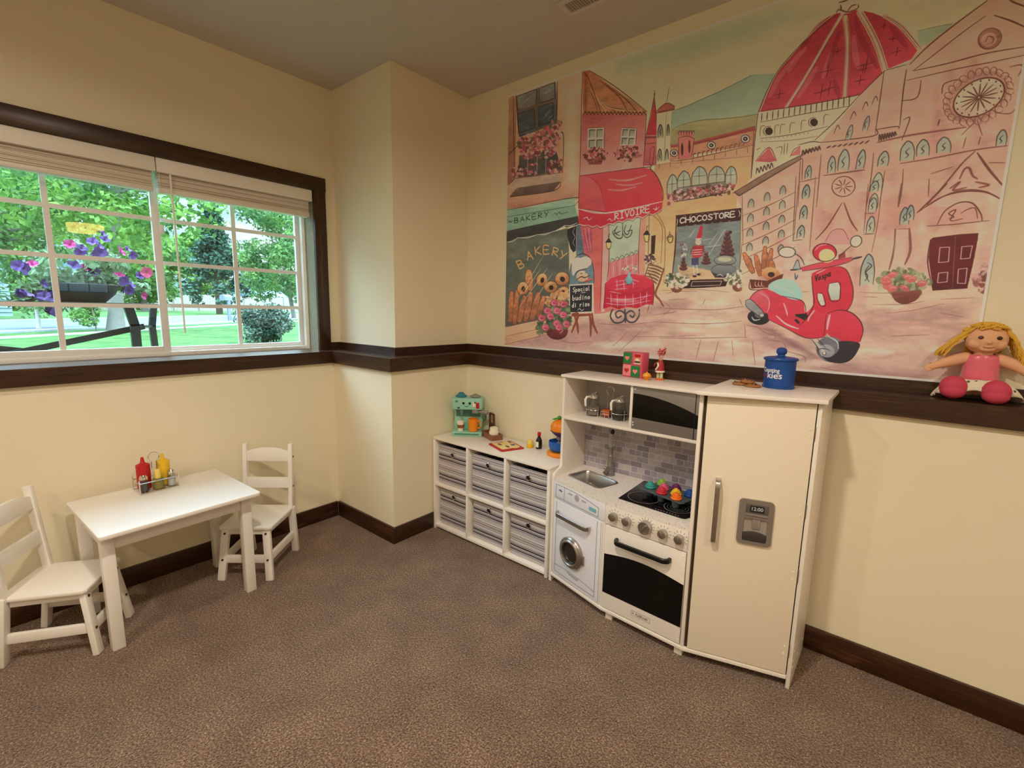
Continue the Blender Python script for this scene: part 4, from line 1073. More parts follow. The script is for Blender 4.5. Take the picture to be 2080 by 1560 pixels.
for k, (mt, nm) in enumerate(((M_pk2, 'lower dark red'), (M_pk1, 'upper orange'))):
    t = thing('jelly_packet', f'{nm} jelly packet stacked in the middle of the syrup rack', 'jelly packet', (1.668, -.115, Z8+.0045+k*.0165), group='jelly packets in the syrup rack')
    part(MB().prism(rrect(.036, .032, .006), 0, .011, .001), 'cup', mt, t); part(MB().prism(rrect(.040, .036, .007), .0112, .016, .001), 'foil_lid', mat('foil', (216, 150, 120), .3) if k == 0 else M_pk1, t)

# ---------------- on top of the kitchen
Zt = 1.048
bx = thing('toy_gift_box', 'pink toy box with green and pink heart drawers on top of the kitchen', 'toy box', (1.778, -.062, Zt), R(-6))
M_pink = mat('pink_box', (214, 84, 110), .45); M_lpink = mat('light_pink', (240, 138, 140), .5); M_grn = mat('box_green', (30, 128, 62), .5)
part(MB().box(-.052, .052, -.026, .030, 0, .118, .002), 'box_body', M_pink, bx)
def heart(m, cx, cz, s):
    pts = []
    for k in range(24):
        a = 2*PI*k/24; pts.append((cx+s*.062*16*math.sin(a)**3/1., cz+s*.062*(13*math.cos(a)-5*math.cos(2*a)-2*math.cos(3*a)-math.cos(4*a))))
    m.prism(pts, 0, .0008, M=frame((0, -.0305, 0), (1, 0, 0)))
for x, z, mt, hm, nm in ((-.028, .090, M_grn, M_lpink, 'drawer'), (-.028, .032, M_lpink, M_red, 'drawer'), (.018, .030, M_grn, M_lpink, 'drawer')):
    d_ = part(MB().box(x-.022, x+.022, -.030, -.0262, z-.026, z+.026, .001), nm, mt, bx)
    m = MB(); heart(m, x, z, .0125); part(m, 'printed_heart', hm, d_)
d_ = part(MB().box(.006, .046, -.0285, -.0262, .062, .114, .001), 'picture_panel', mat('picture_pink', (226, 130, 116), .5), bx)
m = MB(); m.box(.010, .042, -.0292, -.0287, .097, .111); part(m, 'printed_banner', M_red, d_)
m = MB(); m.M = frame((0, -.0288, 0), (1, 0, 0)); m.prism([(.012, .080), (.016, .088), (.026, .092), (.036, .086), (.040, .080)], 0, .0006); m.prism([(.010, .066), (.042, .066), (.042, .070), (.010, .070)], 0, .0006); part(m, 'printed_icing', M_cream, d_)
m = MB(); m.M = frame((0, -.0288, 0), (1, 0, 0)); m.prism([(.013, .0705), (.039, .0705), (.040, .0795), (.012, .0795)], 0, .0006); part(m, 'printed_cake', M_brownd, d_)
t = thing('toy_orange', 'small orange toy ornament in front of the pink box', 'toy ornament', (1.862, -.118, Zt))
part(MB().lathe([(0, 0), (.010, 0), (.012, .004), (.015, .010), (.0205, .016), (.0205, .0195), (0, .0195)], (0, 0, 0), 24), 'cup', mat('ornament_orange', (232, 134, 30), .4), t)
part(MB().lathe([(0, .0385), (.0025, .038), (.003, .034), (.010, .032), (.017, .026), (.0195, .0197), (0, .0197)], (0, 0, 0), 24), 'lid', mat('ornament_gold', (240, 170, 52), .4), t)
fg = thing('toy_figurine', 'small red and white holiday figurine with a crumpled pink top, right of the pink box', 'figurine', (1.902, -.068, Zt), R(-8))
part(MB().lathe([(0, 0), (.019, 0), (.021, .004), (.019, .008), (0, .008)], (0, 0, 0), 22), 'base', mat('base_orange', (226, 104, 46), .45), fg)
m = MB(); 
for s in (-1, 1): m.cyl((s*.008, 0, .008), (s*.008, 0, .034), .0075, .007)
part(m, 'boots', mat('boot_pale_green', (196, 204, 160), .5), fg)
part(MB().lathe([(0, .033), (.016, .033), (.020, .036), (.019, .042), (.0145, .075), (.010, .088), (0, .088)], (0, 0, 0), 20), 'red_coat', mat('coat_red', (170, 38, 40), .5), fg)
part(MB().lathe([(.0165, .034), (.0215, .036), (.021, .042), (.0185, .043)], (0, 0, 0), 20), 'white_trim', M_cream, fg)
part(MB().tube([(-.004, -.016, .078), (.002, -.021, .066), (-.006, -.0205, .052), (-.012, -.017, .048)], .004, 8), 'white_beard', M_cream, fg)
part(MB().tube([(-.012, 0, .08), (-.024, -.008, .07), (-.022, -.014, .06)], [.005, .005, .004], 8), 'arm', mat('arm_dark_red', (120, 30, 32), .5), fg)
part(MB().ball((0, 0, .095), .010), 'face', mat('face_tan', (206, 150, 116), .6), fg)
m = MB(); rr = random.Random(3)
for k in range(26):
    a = rr.random()*2*PI; e = rr.uniform(-.2, 1.2); c = (.012*math.cos(a)*math.cos(e)+.006, .009*math.sin(a)*math.cos(e), .122+.020*math.sin(e)); d = Vector((rr.uniform(-1, 1), rr.uniform(-1, 1), rr.uniform(-1, 1))).normalized()*.014
    m.bar(Vector(c)-d, Vector(c)+d, .006, .0022, up=(rr.random(), rr.random(), .3))
M_cr = bpy.data.materials.new('crinkled_pink'); M_cr.use_nodes = True
def _cr():
    nt = M_cr.node_tree; b = nt.nodes['Principled BSDF']; tc = nt.nodes.new('ShaderNodeTexCoord'); n = nt.nodes.new('ShaderNodeTexNoise'); n.inputs['Scale'].default_value = 110
    nt.links.new(tc.outputs['Object'], n.inputs['Vector']); r = ramp(nt, [(.40, (186, 62, 70)), (.5, (232, 150, 144)), (.62, (246, 222, 210))], 'CONSTANT')
    nt.links.new(n.outputs['Fac'], r.inputs[0]); nt.links.new(r.outputs[0], b.inputs['Base Color']); b.inputs['Roughness'].default_value = .4
_cr()
part(m, 'crumpled_top', M_cr, fg)

# ---------------- on top of the fridge
Zf = 1.078
cj = thing('cookie_jar', 'round blue toy cookie jar with white lettering on top of the fridge', 'cookie jar', (2.396, -.130, Zf))
part(MB().lathe([(0, 0), (.053, 0), (.0555, .003), (.0555, .008), (.0525, .010), (.0525, .104), (0, .104)], (0, 0, 0), 44), 'jar_body', M_jar, cj)
part(MB().lathe([(0, .1042), (.054, .1042), (.058, .106), (.059, .110), (.057, .114), (.046, .117), (.020, .120), (.013, .122), (.012, .127), (.017, .130), (.0185, .138), (.017, .146), (.010, .152), (0, .153)], (0, 0, 0), 44), 'lid', M_jar, cj)
def cyl_text(s, size, ang, z, r, M, name, parent, bold=True, width=None):
    m = MB(); text_mb(m, s, size, Matrix.Identity(4), .0006, bold)
    bmesh.ops.triangulate(m.bm, faces=m.bm.faces); bmesh.ops.subdivide_edges(m.bm, edges=[e for e in m.bm.edges if e.calc_length() > .004], cuts=1)
    xs = [v.co.x for v in m.bm.verts]; f = 1 if not width else width/(max(xs)-min(xs)); x0 = (max(xs)+min(xs))/2
    for v in m.bm.verts:
        a = R(ang)+(v.co.x-x0)*f/r; rr = r+.0004+v.co.z; y = v.co.y
        v.co = (rr*math.cos(a), rr*math.sin(a), z+y)
    return part(m, name, M, parent, smooth=0)
cyl_text('Counting', .024, -116, .068, .0525, M_vinyl, 'lettering', cj, width=.066)
cyl_text('kies', .033, -98, .049, .0525, M_vinyl, 'lettering', cj, width=.052)
cyl_text('Coo', .028, -141, .050, .0525, mat('lettering_plum', (128, 58, 96), .5), 'lettering', cj, width=.030)
M_cook = mat('cookie', (164, 108, 62), .8, noise=.15, nscale=120, bump=.3, bscale=150); M_chip = mat('chocolate_chip', (50, 26, 16), .5)
def cookie(loc, rot, label, seed):
    rr = random.Random(seed); t = thing('toy_cookie', label, 'toy cookie', loc, group='toy cookies on the fridge'); t.rotation_euler = rot
    m = MB(); m.lathe([(0, 0), (.024, 0), (.0285, .003), (.0285, .006), (.024, .0095), (.012, .0108), (0, .011)], (0, 0, 0), 26); part(m, 'biscuit', M_cook, t)
    for k in range(7):
        a = k*2.4+rr.random(); q = .006+.0028*k; m = MB(); m.ball((q*math.cos(a), q*math.sin(a), .0098), .0042, (1, 1, .7), seg=10); part(m, 'chocolate_chip', M_chip, t)
cookie((2.270, -.168, Zf), (0, 0, .3), 'chocolate chip toy cookie lying flat, left one of the pile', 1)
cookie((2.322, -.190, Zf), (0, 0, 1.2), 'chocolate chip toy cookie lying flat, against the blue jar', 2)
cookie((2.293, -.160, Zf+.0115), (R(4), R(-5), 2.), 'chocolate chip toy cookie resting on top of the other two', 3)

# ---------------- muffin pan on the cooktop
Zc = .5494
pan_rot = R(-13); mp_ = thing('muffin_pan', 'grey toy muffin pan standing on the black cooktop', 'muffin pan', (2.033, -.200, Zc), pan_rot)
M_pan = mat('pan_grey', (92, 104, 108), .4, metal=.3)
spots = [(-.078, -.026, (52, 150, 140), 'teal'), (-.068, .044, (140, 190, 60), 'lime green'), (-.030, .004, (226, 96, 136), 'pink'), (-.008, -.042, (204, 44, 60), 'red'), (.004, .046, (112, 40, 92), 'purple'), (.038, -.006, (246, 196, 40), 'yellow'), (.066, -.046, (246, 120, 34), 'orange'), (.078, .032, (24, 72, 150), 'blue')]
m = MB(); m.prism(rrect(.214, .140, .014), .0285, .0325, .0012); part(m, 'tray', M_pan, mp_)
for x, y, c, nm in spots:
    m = MB(); m.lathe([(0, 0), (.014, 0), (.0155, .002), (.019, .0283), (0, .0283)], (x, y, 0), 20); part(m, 'cup', M_pan, mp_)
for k, (x, y, c, nm) in enumerate(spots):
    t = thing('toy_cupcake', f'{nm} swirled toy cupcake in the grey muffin pan', 'toy cupcake', at(mp_, x, y, .0327), group='coloured cupcakes in the muffin pan')
    m = MB(); pr = [(0, 0), (.019, 0), (.0225, .003), (.0235, .007), (.0215, .0105), (.0185, .0115), (.0195, .0145), (.018, .018), (.0145, .0195), (.0145, .022), (.0125, .025), (.008, .027), (.006, .030), (0, .031)]
    m.lathe(pr, (0, 0, 0), 26); part(m, 'swirl_top', mat('cupcake_'+nm.replace(' ', '_'), c, .35), t)
# ------------------------------------------------------------------ mural: a flat painted street scene on the wall above the ledge
def make_mural():
    X0, X1, Z0, Z1, S = .807, 2.946, 1.1235, 2.588, 800.
    Wc, Hc = int((X1-X0)*S), int((Z1-Z0)*S)
    ym = DU-.004
    # the drawing was measured on the flat wall; fr() takes measured points back to wall coordinates
    Rm = np.array((Matrix.Rotation(.6911, 4, 'Z') @ Matrix.Rotation(1.4171, 4, 'X') @ Matrix.Rotation(.0192, 4, 'Z')).to_3x3())
    K = {'p': (0, 0, 1), 'A': (1000, 120, 4.588), 'B': (1000, 400, 4.588), 'C': (1400, 0, 3.0588), 'D': (1340, 380, 2.811), 'E': (1290, 160, 3.661),
         'F': (1330, 390, 4.329), 'G': (1490, 180, 3.174), 'H': (1500, 470, 3.4), 'I': (1780, 180, 3.968), 'J': (1760, 380, 3.661)}
    cur = ['p']
    def fr(pts):
        ox, oy, s = K[cur[0]]; p = np.asarray(pts, float)
        u = ox+p[:, 0]/s; v = oy+p[:, 1]/s
        d = np.stack([(u-1040)/966.1, -(v-780)/966.1, -np.ones(len(u))], 1) @ Rm.T
        t = (ym+2.162)/d[:, 1]
        return np.stack([(2.7581+t*d[:, 0]-X0)*S, (Z1-(1.35+t*d[:, 2]))*S], 1)
    rg = np.random.default_rng(5)
    def noise(gx, gy):
        g = rg.random((gy+2, gx+2)).astype(np.float32)
        yy = np.linspace(0, gy, Hc, dtype=np.float32); xx = np.linspace(0, gx, Wc, dtype=np.float32)
        yi = yy.astype(int); xi = xx.astype(int); fy = (yy-yi)[:, None]; fx = (xx-xi)[None]
        fy = fy*fy*(3-2*fy); fx = fx*fx*(3-2*fx)
        a = g[yi][:, xi]; b = g[yi][:, xi+1]; c = g[yi+1][:, xi]; e = g[yi+1][:, xi+1]
        return (a*(1-fx)+b*fx)*(1-fy)+(c*(1-fx)+e*fx)*fy-.5
    NB = noise(30, 40)*.9+noise(90, 160)*.6+noise(260, 420)*.35
    NB2 = noise(18, 14)+noise(60, 50)*.6
    img = np.zeros((Hc, Wc, 3), np.float32)
    def box_(p, m):
        x0 = max(0, int(p[:, 0].min()-m)); x1 = min(Wc, int(p[:, 0].max()+m)+2); y0 = max(0, int(p[:, 1].min()-m)); y1 = min(Hc, int(p[:, 1].max()+m)+2)
        return x0, x1, y0, y1
    def put(x0, x1, y0, y1, a, c, c2=None, var=.10):
        reg = img[y0:y1, x0:x1]
        col = np.asarray(c, np.float32)[None, None]
        if c2 is not None:
            t = np.linspace(0, 1, y1-y0, dtype=np.float32)[:, None, None]; col = col*(1-t)+np.asarray(c2, np.float32)[None, None]*t
        col = col*(1+var*NB[y0:y1, x0:x1, None])
        reg += (col-reg)*a[..., None]
    def dseg(X, Y, p, q):
        dx, dy = q-p; L = dx*dx+dy*dy+1e-9
        t = np.clip(((X-p[0])*dx+(Y-p[1])*dy)/L, 0, 1)
        return np.hypot(X-p[0]-t*dx, Y-p[1]-t*dy), t
    def smooth(p, closed=False, n=6):
        p = np.asarray(p, float); N = len(p); out = []
        rng = range(N if closed else N-1)
        for i in rng:
            p0 = p[(i-1) % N] if closed or i > 0 else p[0]; p1 = p[i]; p2 = p[(i+1) % N]; p3 = p[(i+2) % N] if closed or i+2 < N else p[-1]
            for k in range(n):
                t = k/n
                out.append(.5*((2*p1)+(-p0+p2)*t+(2*p0-5*p1+4*p2-p3)*t*t+(-p0+3*p1-3*p2+p3)*t**3))
        if not closed: out.append(p[-1])
        return np.array(out)
    def fillc(p, c, c2=None, a=1., var=.10, soft=0):
        x0, x1, y0, y1 = box_(p, 1)
        if x1 <= x0 or y1 <= y0: return
        cov = np.zeros((y1-y0, x1-x0), np.float32); q = np.roll(p, -1, 0)
        offs = ((.25, .25), (.75, .25), (.25, .75), (.75, .75)) if (x1-x0)*(y1-y0) < 400000 else ((.5, .5),)
        for ox, oy in offs:
            Y = (np.arange(y0, y1)+oy)[:, None]; X = (np.arange(x0, x1)+ox)[None]
            ins = np.zeros(cov.shape, bool)
            for (ax, ay), (bx, by) in zip(p, q):
                if ay == by: continue
                yc = (Y > min(ay, by)) & (Y <= max(ay, by))
                xi = ax+(Y-ay)*(bx-ax)/(by-ay)
                ins ^= yc & (X < xi)
            cov += ins
        cov /= len(offs)
        if soft:
            Y = (np.arange(y0, y1)+.5)[:, None]; X = (np.arange(x0, x1)+.5)[None]; d = np.full(cov.shape, 1e9)
            for A_, B_ in zip(p, q): d = np.minimum(d, dseg(X, Y, A_, B_)[0])
            cov = cov*np.clip(d/soft, 0, 1)
        put(x0, x1, y0, y1, cov*a, c, c2, var)
    def fill(pts, c, c2=None, a=1., var=.10, sm=False, soft=0):
        p = fr(pts)
        if sm: p = smooth(p, True)
        fillc(p, c, c2, a, var, soft)
    def sc(p):  # canvas px per measured px around p
        q = fr([(p[0]-4, p[1]), (p[0]+4, p[1]), (p[0], p[1]-4), (p[0], p[1]+4)])
        return (np.hypot(*(q[1]-q[0]))+np.hypot(*(q[3]-q[2])))/16*K[cur[0]][2]
    INK = (70, 34, 22)
    def line(pts, w=1.2, c=INK, a=.9, taper=True, sm=True):
        k = sc(pts[len(pts)//2]); wc = max(w*k*1.3, 1.0); p = fr(pts)
        if sm and len(p) > 2: p = smooth(p)
        x0, x1, y0, y1 = box_(p, wc+1)
        if x1 <= x0 or y1 <= y0: return
        Y = (np.arange(y0, y1)+.5)[:, None]; X = (np.arange(x0, x1)+.5)[None]; al = np.zeros((y1-y0, x1-x0), np.float32)
        n = len(p)-1
        for i in range(n):
            bx0, bx1, by0, by1 = box_(p[i:i+2], wc+1)
            if bx1 <= bx0 or by1 <= by0: continue
            sx = slice(bx0-x0, bx1-x0); sy = slice(by0-y0, by1-y0)
            d, t = dseg(X[:, sx], Y[sy], p[i], p[i+1])
            u = (i+t)/n; ww = wc/2*((.55+.45*np.sin(PI*np.clip(u, 0, 1))) if taper else 1)
            al[sy, sx] = np.maximum(al[sy, sx], np.clip(ww-d+.5, 0, 1))
        put(x0, x1, y0, y1, al*a, c, None, .12)
    def ell(cx, cy, rx, ry, rot=0, n=26):
        return [(cx+rx*math.cos(t)*math.cos(rot)-ry*math.sin(t)*math.sin(rot), cy+rx*math.cos(t)*math.sin(rot)+ry*math.sin(t)*math.cos(rot)) for t in [2*PI*k/n for k in range(n)]]
    rr = random.Random(2)
    def dabs(poly, n, r, cols):
        """loose brush dabs inside a polygon"""
        xs = [p[0] for p in poly]; ys = [p[1] for p in poly]; k = 0; tries = 0
        while k < n and tries < n*20:
            tries += 1
            x = rr.uniform(min(xs), max(xs)); y = rr.uniform(min(ys), max(ys)); ins = False
            for (ax, ay), (bx, by) in zip(poly, poly[1:]+poly[:1]):
                if (ay > y) != (by > y) and x < ax+(y-ay)*(bx-ax)/(by-ay): ins = not ins
            if not ins: continue
            q = r*rr.uniform(.5, 1.3); fill(ell(x, y, q, q*rr.uniform(.45, .9), rr.uniform(0, 3), 9), rr.choice(cols), None, .85, .25); k += 1
    def arch(x, y, w, h, lean=0, c=(140, 146, 124), ink=(44, 36, 34), lw=1.1, squig=True):
        """gothic window: base centre x,y"""
        p = [(x-w/2, y), (x-w/2+lean*.5, y-h*.55), (x-w*.22+lean*.8, y-h*.9), (x+lean, y-h), (x+w*.3+lean*.8, y-h*.88), (x+w/2+lean*.5, y-h*.5), (x+w/2, y-h*.04)]
        fill(p, c, (170, 160, 124), .85); line(p[:5], lw*1.3, ink); line(p[3:], lw, ink)
        if squig: line([(x-w*.1, y-h*.15), (x+w*.1, y-h*.3), (x-w*.08, y-h*.45), (x+w*.12+lean*.5, y-h*.65)], lw*1.2, ink)
    # stroke lettering, unit box, y down
    G = {'A': [[(0, 1), (.5, 0), (1, 1)], [(.22, .62), (.8, .62)]], 'B': [[(0, 0), (0, 1)], [(0, 0), (.7, .05), (.75, .4), (0, .48), (.9, .6), (.8, .97), (0, 1)]], 'C': [[(1, .15), (.6, 0), (.1, .25), (.05, .7), (.4, 1), (1, .85)]],
         'E': [[(.9, 0), (0, 0), (0, 1), (.95, 1)], [(0, .5), (.75, .48)]], 'H': [[(0, 0), (0, 1)], [(1, 0), (1, 1)], [(0, .5), (1, .5)]], 'I': [[(.5, 0), (.5, 1)], [(.15, 0), (.85, 0)], [(.15, 1), (.85, 1)]], 'K': [[(0, 0), (0, 1)], [(.9, 0), (.05, .55), (1, 1)]],
         'O': [[(.5, 0), (.05, .3), (.1, .8), (.5, 1), (.95, .7), (.85, .2), (.5, 0)]], 'R': [[(0, 0), (0, 1)], [(0, 0), (.8, .1), (.75, .45), (0, .5), (1, 1)]], 'S': [[(.95, .12), (.5, 0), (.1, .25), (.5, .5), (.9, .75), (.5, 1), (.02, .88)]], 'T': [[(0, 0), (1, 0)], [(.5, 0), (.5, 1)]],
         'V': [[(0, 0), (.5, 1), (1, 0)]], 'Y': [[(0, 0), (.5, .5)], [(1, 0), (.35, 1)]], 'a': [[(.9, .45), (.4, .4), (.1, .7), (.4, 1), (.85, .8), (.9, .42), (1, 1)]], 'b': [[(.1, 0), (.1, 1), (.7, .95), (.8, .6), (.1, .55)]], 'c': [[(.9, .5), (.4, .45), (.15, .75), (.5, 1), (.95, .9)]],
         'd': [[(.9, 0), (.9, 1)], [(.9, .55), (.3, .5), (.1, .8), (.4, 1), (.9, .9)]], 'e': [[(.15, .72), (.85, .65), (.6, .42), (.2, .55), (.25, .95), (.9, .9)]], 'i': [[(.5, .45), (.5, 1)], [(.5, .18), (.52, .24)]], 'l': [[(.4, 0), (.4, .9), (.7, 1)]], 'n': [[(.1, .45), (.1, 1)], [(.1, .6), (.5, .43), (.85, .6), (.88, 1)]],
         'o': [[(.5, .43), (.12, .7), (.45, 1), (.88, .75), (.5, .43)]], 'p': [[(.1, .45), (.1, 1.4)], [(.1, .5), (.8, .5), (.8, .9), (.1, .95)]], 'r': [[(.15, .45), (.15, 1)], [(.15, .65), (.8, .45)]], 's': [[(.9, .48), (.3, .45), (.3, .68), (.8, .75), (.7, 1), (.1, .97)]], 'u': [[(.1, .45), (.15, .9), (.6, 1), (.85, .45), (.9, 1)]], 'v': [[(0, .45), (.5, 1), (1, .45)]], '~': [[(0, .6), (.3, .4), (.6, .7), (1, .45)]]}
    def word(s, x0, y0, x1, y1, h, w, c, gap=.28, rots=None):
        """letters along the baseline (x0,y0)-(x1,y1)"""
        n = len(s); L = math.hypot(x1-x0, y1-y0); ux, uy = (x1-x0)/L, (y1-y0)/L; st = L/n; lw = st*(1-gap)
        for i, ch in enumerate(s):
            if ch == ' ': continue
            for stv in G[ch]:
                pts = []
                for gx, gy in stv:
                    a = gx*lw; b = (gy-1)*h
                    bx = x0+ux*(st*i); by = y0+uy*(st*i)
                    pts.append((bx+ux*a-0*b, by+uy*a+b))
                line(pts, w, c, .95, False, len(pts) > 3)
    def glyph(ch, cx, cy, w, h, rot, lw, c):
        for stv in G[ch]:
            line([(cx+(gx-.5)*w*math.cos(rot)-(gy-.5)*h*math.sin(rot), cy+(gx-.5)*w*math.sin(rot)+(gy-.5)*h*math.cos(rot)) for gx, gy in stv], lw, c, .95, False, len(stv) > 3)
    def use(f): cur[0] = f
    BK = (84, 40, 26)
    # ---- sky, hills, ground
    img[:] = (196, 172, 128); img[:] *= (1+.05*NB2[..., None])
    use('C'); fill([(-500, 330), (0, 150), (560, -20), (900, 60), (420, 300), (0, 420), (-500, 520)], (160, 156, 118), None, .75, .06, soft=60)
    fill([(1420, 190), (1640, 140), (1560, 240), (1420, 300)], (160, 158, 120)); line([(1420, 192), (1540, 165), (1640, 150)], .9, (120, 100, 66))
    use('E'); fill([(262, 245), (500, 150), (700, 58), (860, -30), (1040, -40), (1000, 60), (915, 262), (700, 292), (480, 310), (380, 332), (272, 384)], (148, 154, 120), (158, 160, 124), 1, .06)
    fill([(260, 388), (380, 332), (480, 308), (915, 260), (905, 380), (700, 425), (430, 480), (255, 500)], (168, 152, 98), (146, 126, 78), 1, .10)
    line([(296, 234), (380, 205), (500, 150), (600, 108), (700, 58), (860, -22)], 1.0, (92, 84, 62)); line([(275, 380), (340, 345), (480, 310), (640, 298), (780, 285), (915, 262)], 1.0, (92, 80, 50))
    use('p')
    fill([(1000, 690), (1000, 640), (1210, 615), (1350, 585), (1500, 575), (1780, 545), (2100, 540), (2100, 800), (1500, 760), (1000, 720)], (200, 164, 126), (190, 148, 118), 1, .10)
    fill([(1000, 665), (1240, 640), (1400, 640), (1300, 700), (1180, 715), (1000, 705)], (164, 108, 96), None, .6, .2, soft=40)
    fill([(1560, 640), (1700, 620), (1990, 600), (1990, 690), (1760, 700), (1620, 700)], (170, 116, 100), None, .55, .2, soft=40)
    fill([(1500, 650), (1560, 640), (1660, 720), (1900, 750), (1890, 790), (1700, 770), (1560, 720)], (150, 96, 90), None, .55, .2, soft=30)
    fill([(1240, 625), (1400, 600), (1430, 625), (1260, 655)], (160, 106, 92), None, .5, .2, soft=16)
    # ---- left house with balcony and bakery
    use('A')
    fill([(60, 390), (842, 112), (832, 800), (815, 1300), (60, 1470)], (204, 160, 122), (186, 128, 92), 1, .09)
    fill([(640, 250), (838, 180), (825, 1250), (650, 1180)], (208, 172, 132), None, .7, .05, soft=40)
    fill([(150, 360), (225, 332), (215, 1100), (140, 1180)], (174, 116, 84), (150, 88, 66), .9, .2)
    fill([(222, 345), (592, 212), (604, 600), (250, 730)], (112, 102, 92), (86, 82, 78), 1, .2)
    for q, c in (([(228, 350), (412, 280), (408, 440), (240, 488)], (140, 128, 112)), ([(440, 268), (580, 218), (586, 365), (438, 415)], (132, 122, 108)), ([(242, 505), (390, 462), (396, 640), (246, 690)], (90, 92, 90)), ([(428, 445), (570, 405), (570, 580), (432, 625)], (80, 84, 88))):
        fill(q, c, tuple(int(v*.8) for v in c), 1, .3); line(q+q[:1], 1.3, (58, 40, 34), .9, True, False)
    line([(425, 270), (417, 640)], 3.2, (112, 82, 64)); line([(228, 490), (420, 430), (580, 390)], 3.2, (120, 86, 68))
    line([(222, 345), (245, 700)], 1.6); line([(606, 215), (600, 600)], 1.8); line([(196, 345), (205, 1100)], 1.2)
    for q in (([(470, 560), (552, 478)], [(486, 530), (540, 470)], [(520, 560), (560, 520)], [(300, 400), (380, 330)], [(470, 330), (540, 290)])): line(q, .8, (190, 182, 166), .7)
    line([(152, 890), (250, 790)], 1.3); line([(150, 1175), (240, 1080)], 1.0); line([(600, 712), (662, 704), (655, 1060)], 1.3); line([(250, 715), (300, 700)], 1.3)
    fill([(250, 900), (590, 840), (655, 1050), (240, 1105)], (74, 66, 60), (60, 54, 50), .9, .3)
    dabs([(248, 730), (480, 655), (550, 575), (645, 590), (640, 690), (592, 860), (520, 920), (300, 930), (245, 880)], 230, 20, [(188, 84, 92), (206, 122, 116), (160, 64, 70), (214, 150, 134), (120, 52, 50), (92, 78, 56), (176, 96, 84)])
    dabs([(185, 1010), (410, 965), (410, 1080), (200, 1105)], 70, 16, [(188, 96, 100), (150, 60, 64), (206, 140, 124), (82, 58, 48)])
    dabs([(510, 955), (655, 920), (645, 1050), (520, 1085)], 60, 16, [(180, 88, 88), (150, 60, 60), (206, 140, 124), (90, 64, 50)])
    for x in (330, 418, 500): line([(x, 895), (x-3, 1085)], 1.1, (176, 164, 150), .8)
    fill([(160, 1185), (220, 1110), (640, 1058), (652, 1120), (575, 1170), (240, 1205), (165, 1290)], (186, 150, 118), (168, 130, 100), 1, .12)
    fill([(165, 1285), (245, 1198), (640, 1140), (570, 1226), (170, 1285)], (112, 84, 68), (92, 62, 52), 1, .2)
    line([(165, 1285), (570, 1226), (640, 1145)], 1.2); line([(220, 1112), (640, 1058)], .8); line([(165, 1280), (235, 1200)], 1.1)
    fill([(60, 1490), (150, 1330), (780, 1230), (790, 1300), (60, 1480)], (176, 100, 78), None, .5, .2, soft=25)
    fill([(100, 1425), (772, 1288), (764, 1370), (790, 1460), (100, 1580)], (150, 168, 130), (138, 156, 120), 1, .12)
    use('B')
    fill([(100, 110), (770, 84), (800, 178), (100, 330)], (136, 158, 122), (126, 148, 114), 1, .12)
    line([(140, 122), (770, 5), (762, 80)], 1.0, (48, 44, 36)); line([(140, 186), (780, 78)], .9, (60, 62, 48)); line([(140, 318), (800, 180)], 1.3, (40, 34, 30))
    word('~BAKERY', 150, 255, 540, 175, 46, 1.0, (40, 40, 34), .35); line([(565, 165), (590, 150), (600, 165), (625, 140), (640, 158), (705, 138)], .9, (40, 40, 34))
    fill([(100, 330), (800, 180), (806, 250), (780, 262), (690, 285), (670, 268), (570, 322), (425, 350), (235, 384), (100, 430)], (60, 54, 48), (48, 44, 40), 1, .2)
    fill([(100, 430), (235, 386), (425, 352), (570, 324), (700, 290), (715, 500), (716, 820), (722, 1092), (100, 1215)], (92, 92, 74), (78, 76, 62), 1, .2)
    fill([(420, 380), (700, 330), (700, 480), (430, 480)], (124, 118, 92), None, .6, .2, soft=40); fill([(150, 440), (320, 420), (320, 560), (150, 600)], (116, 108, 82), None, .5, .2, soft=40)
    for a, b in (((140, 420), (235, 380)), ((235, 380), (420, 350)), ((420, 350), (572, 318)), ((572, 318), (672, 266)), ((672, 266), (790, 240))):
        line([a, ((a[0]+b[0])/2, (a[1]+b[1])/2+14), b], 1.1, (214, 206, 180), .9)
    for ch, x, y, r in (('B', 262, 625, -.42), ('A', 345, 545, -.25), ('K', 425, 500, -.1), ('E', 505, 492, .02), ('R', 590, 510, .22), ('Y', 655, 545, .45)): glyph(ch, x, y, 52, 74, r, 1.7, (206, 146, 84))
    # bread
    CR, DK = (190, 122, 70), (112, 54, 30)
    def loaf(a, b, w, c=CR):
        a = np.array(a, float); b = np.array(b, float); d = (b-a); L = np.hypot(*d); d /= L; n = np.array([-d[1], d[0]])
        p = [a-n*w*.4, a+d*L*.5-n*w*.55, b-n*w*.35, b+d*w*.25, b+n*w*.35, a+d*L*.5+n*w*.55, a+n*w*.4, a-d*w*.2]
        fill([tuple(q) for q in p], c, tuple(int(v*.8) for v in c), 1, .35, sm=True); q = smooth(np.array(p), True, 3); line([tuple(v) for v in q]+[tuple(q[0])], 1.0, DK, .8, False, False)
        for t in (.25, .45, .65): line([tuple(a+d*L*t-n*w*.3), tuple(a+d*L*(t+.08)+n*w*.3)], .9, (150, 84, 46), .8)
    loaf((345, 860), (340, 690), 70); 
    for a, b, w in (((165, 1160), (180, 890), 46), ((205, 1175), (232, 880), 44), ((250, 1160), (300, 930), 48), ((310, 1150), (360, 900), 52), ((370, 1140), (430, 900), 56), ((430, 1110), (480, 930), 44)): loaf(a, b, w, (178, 104, 62))
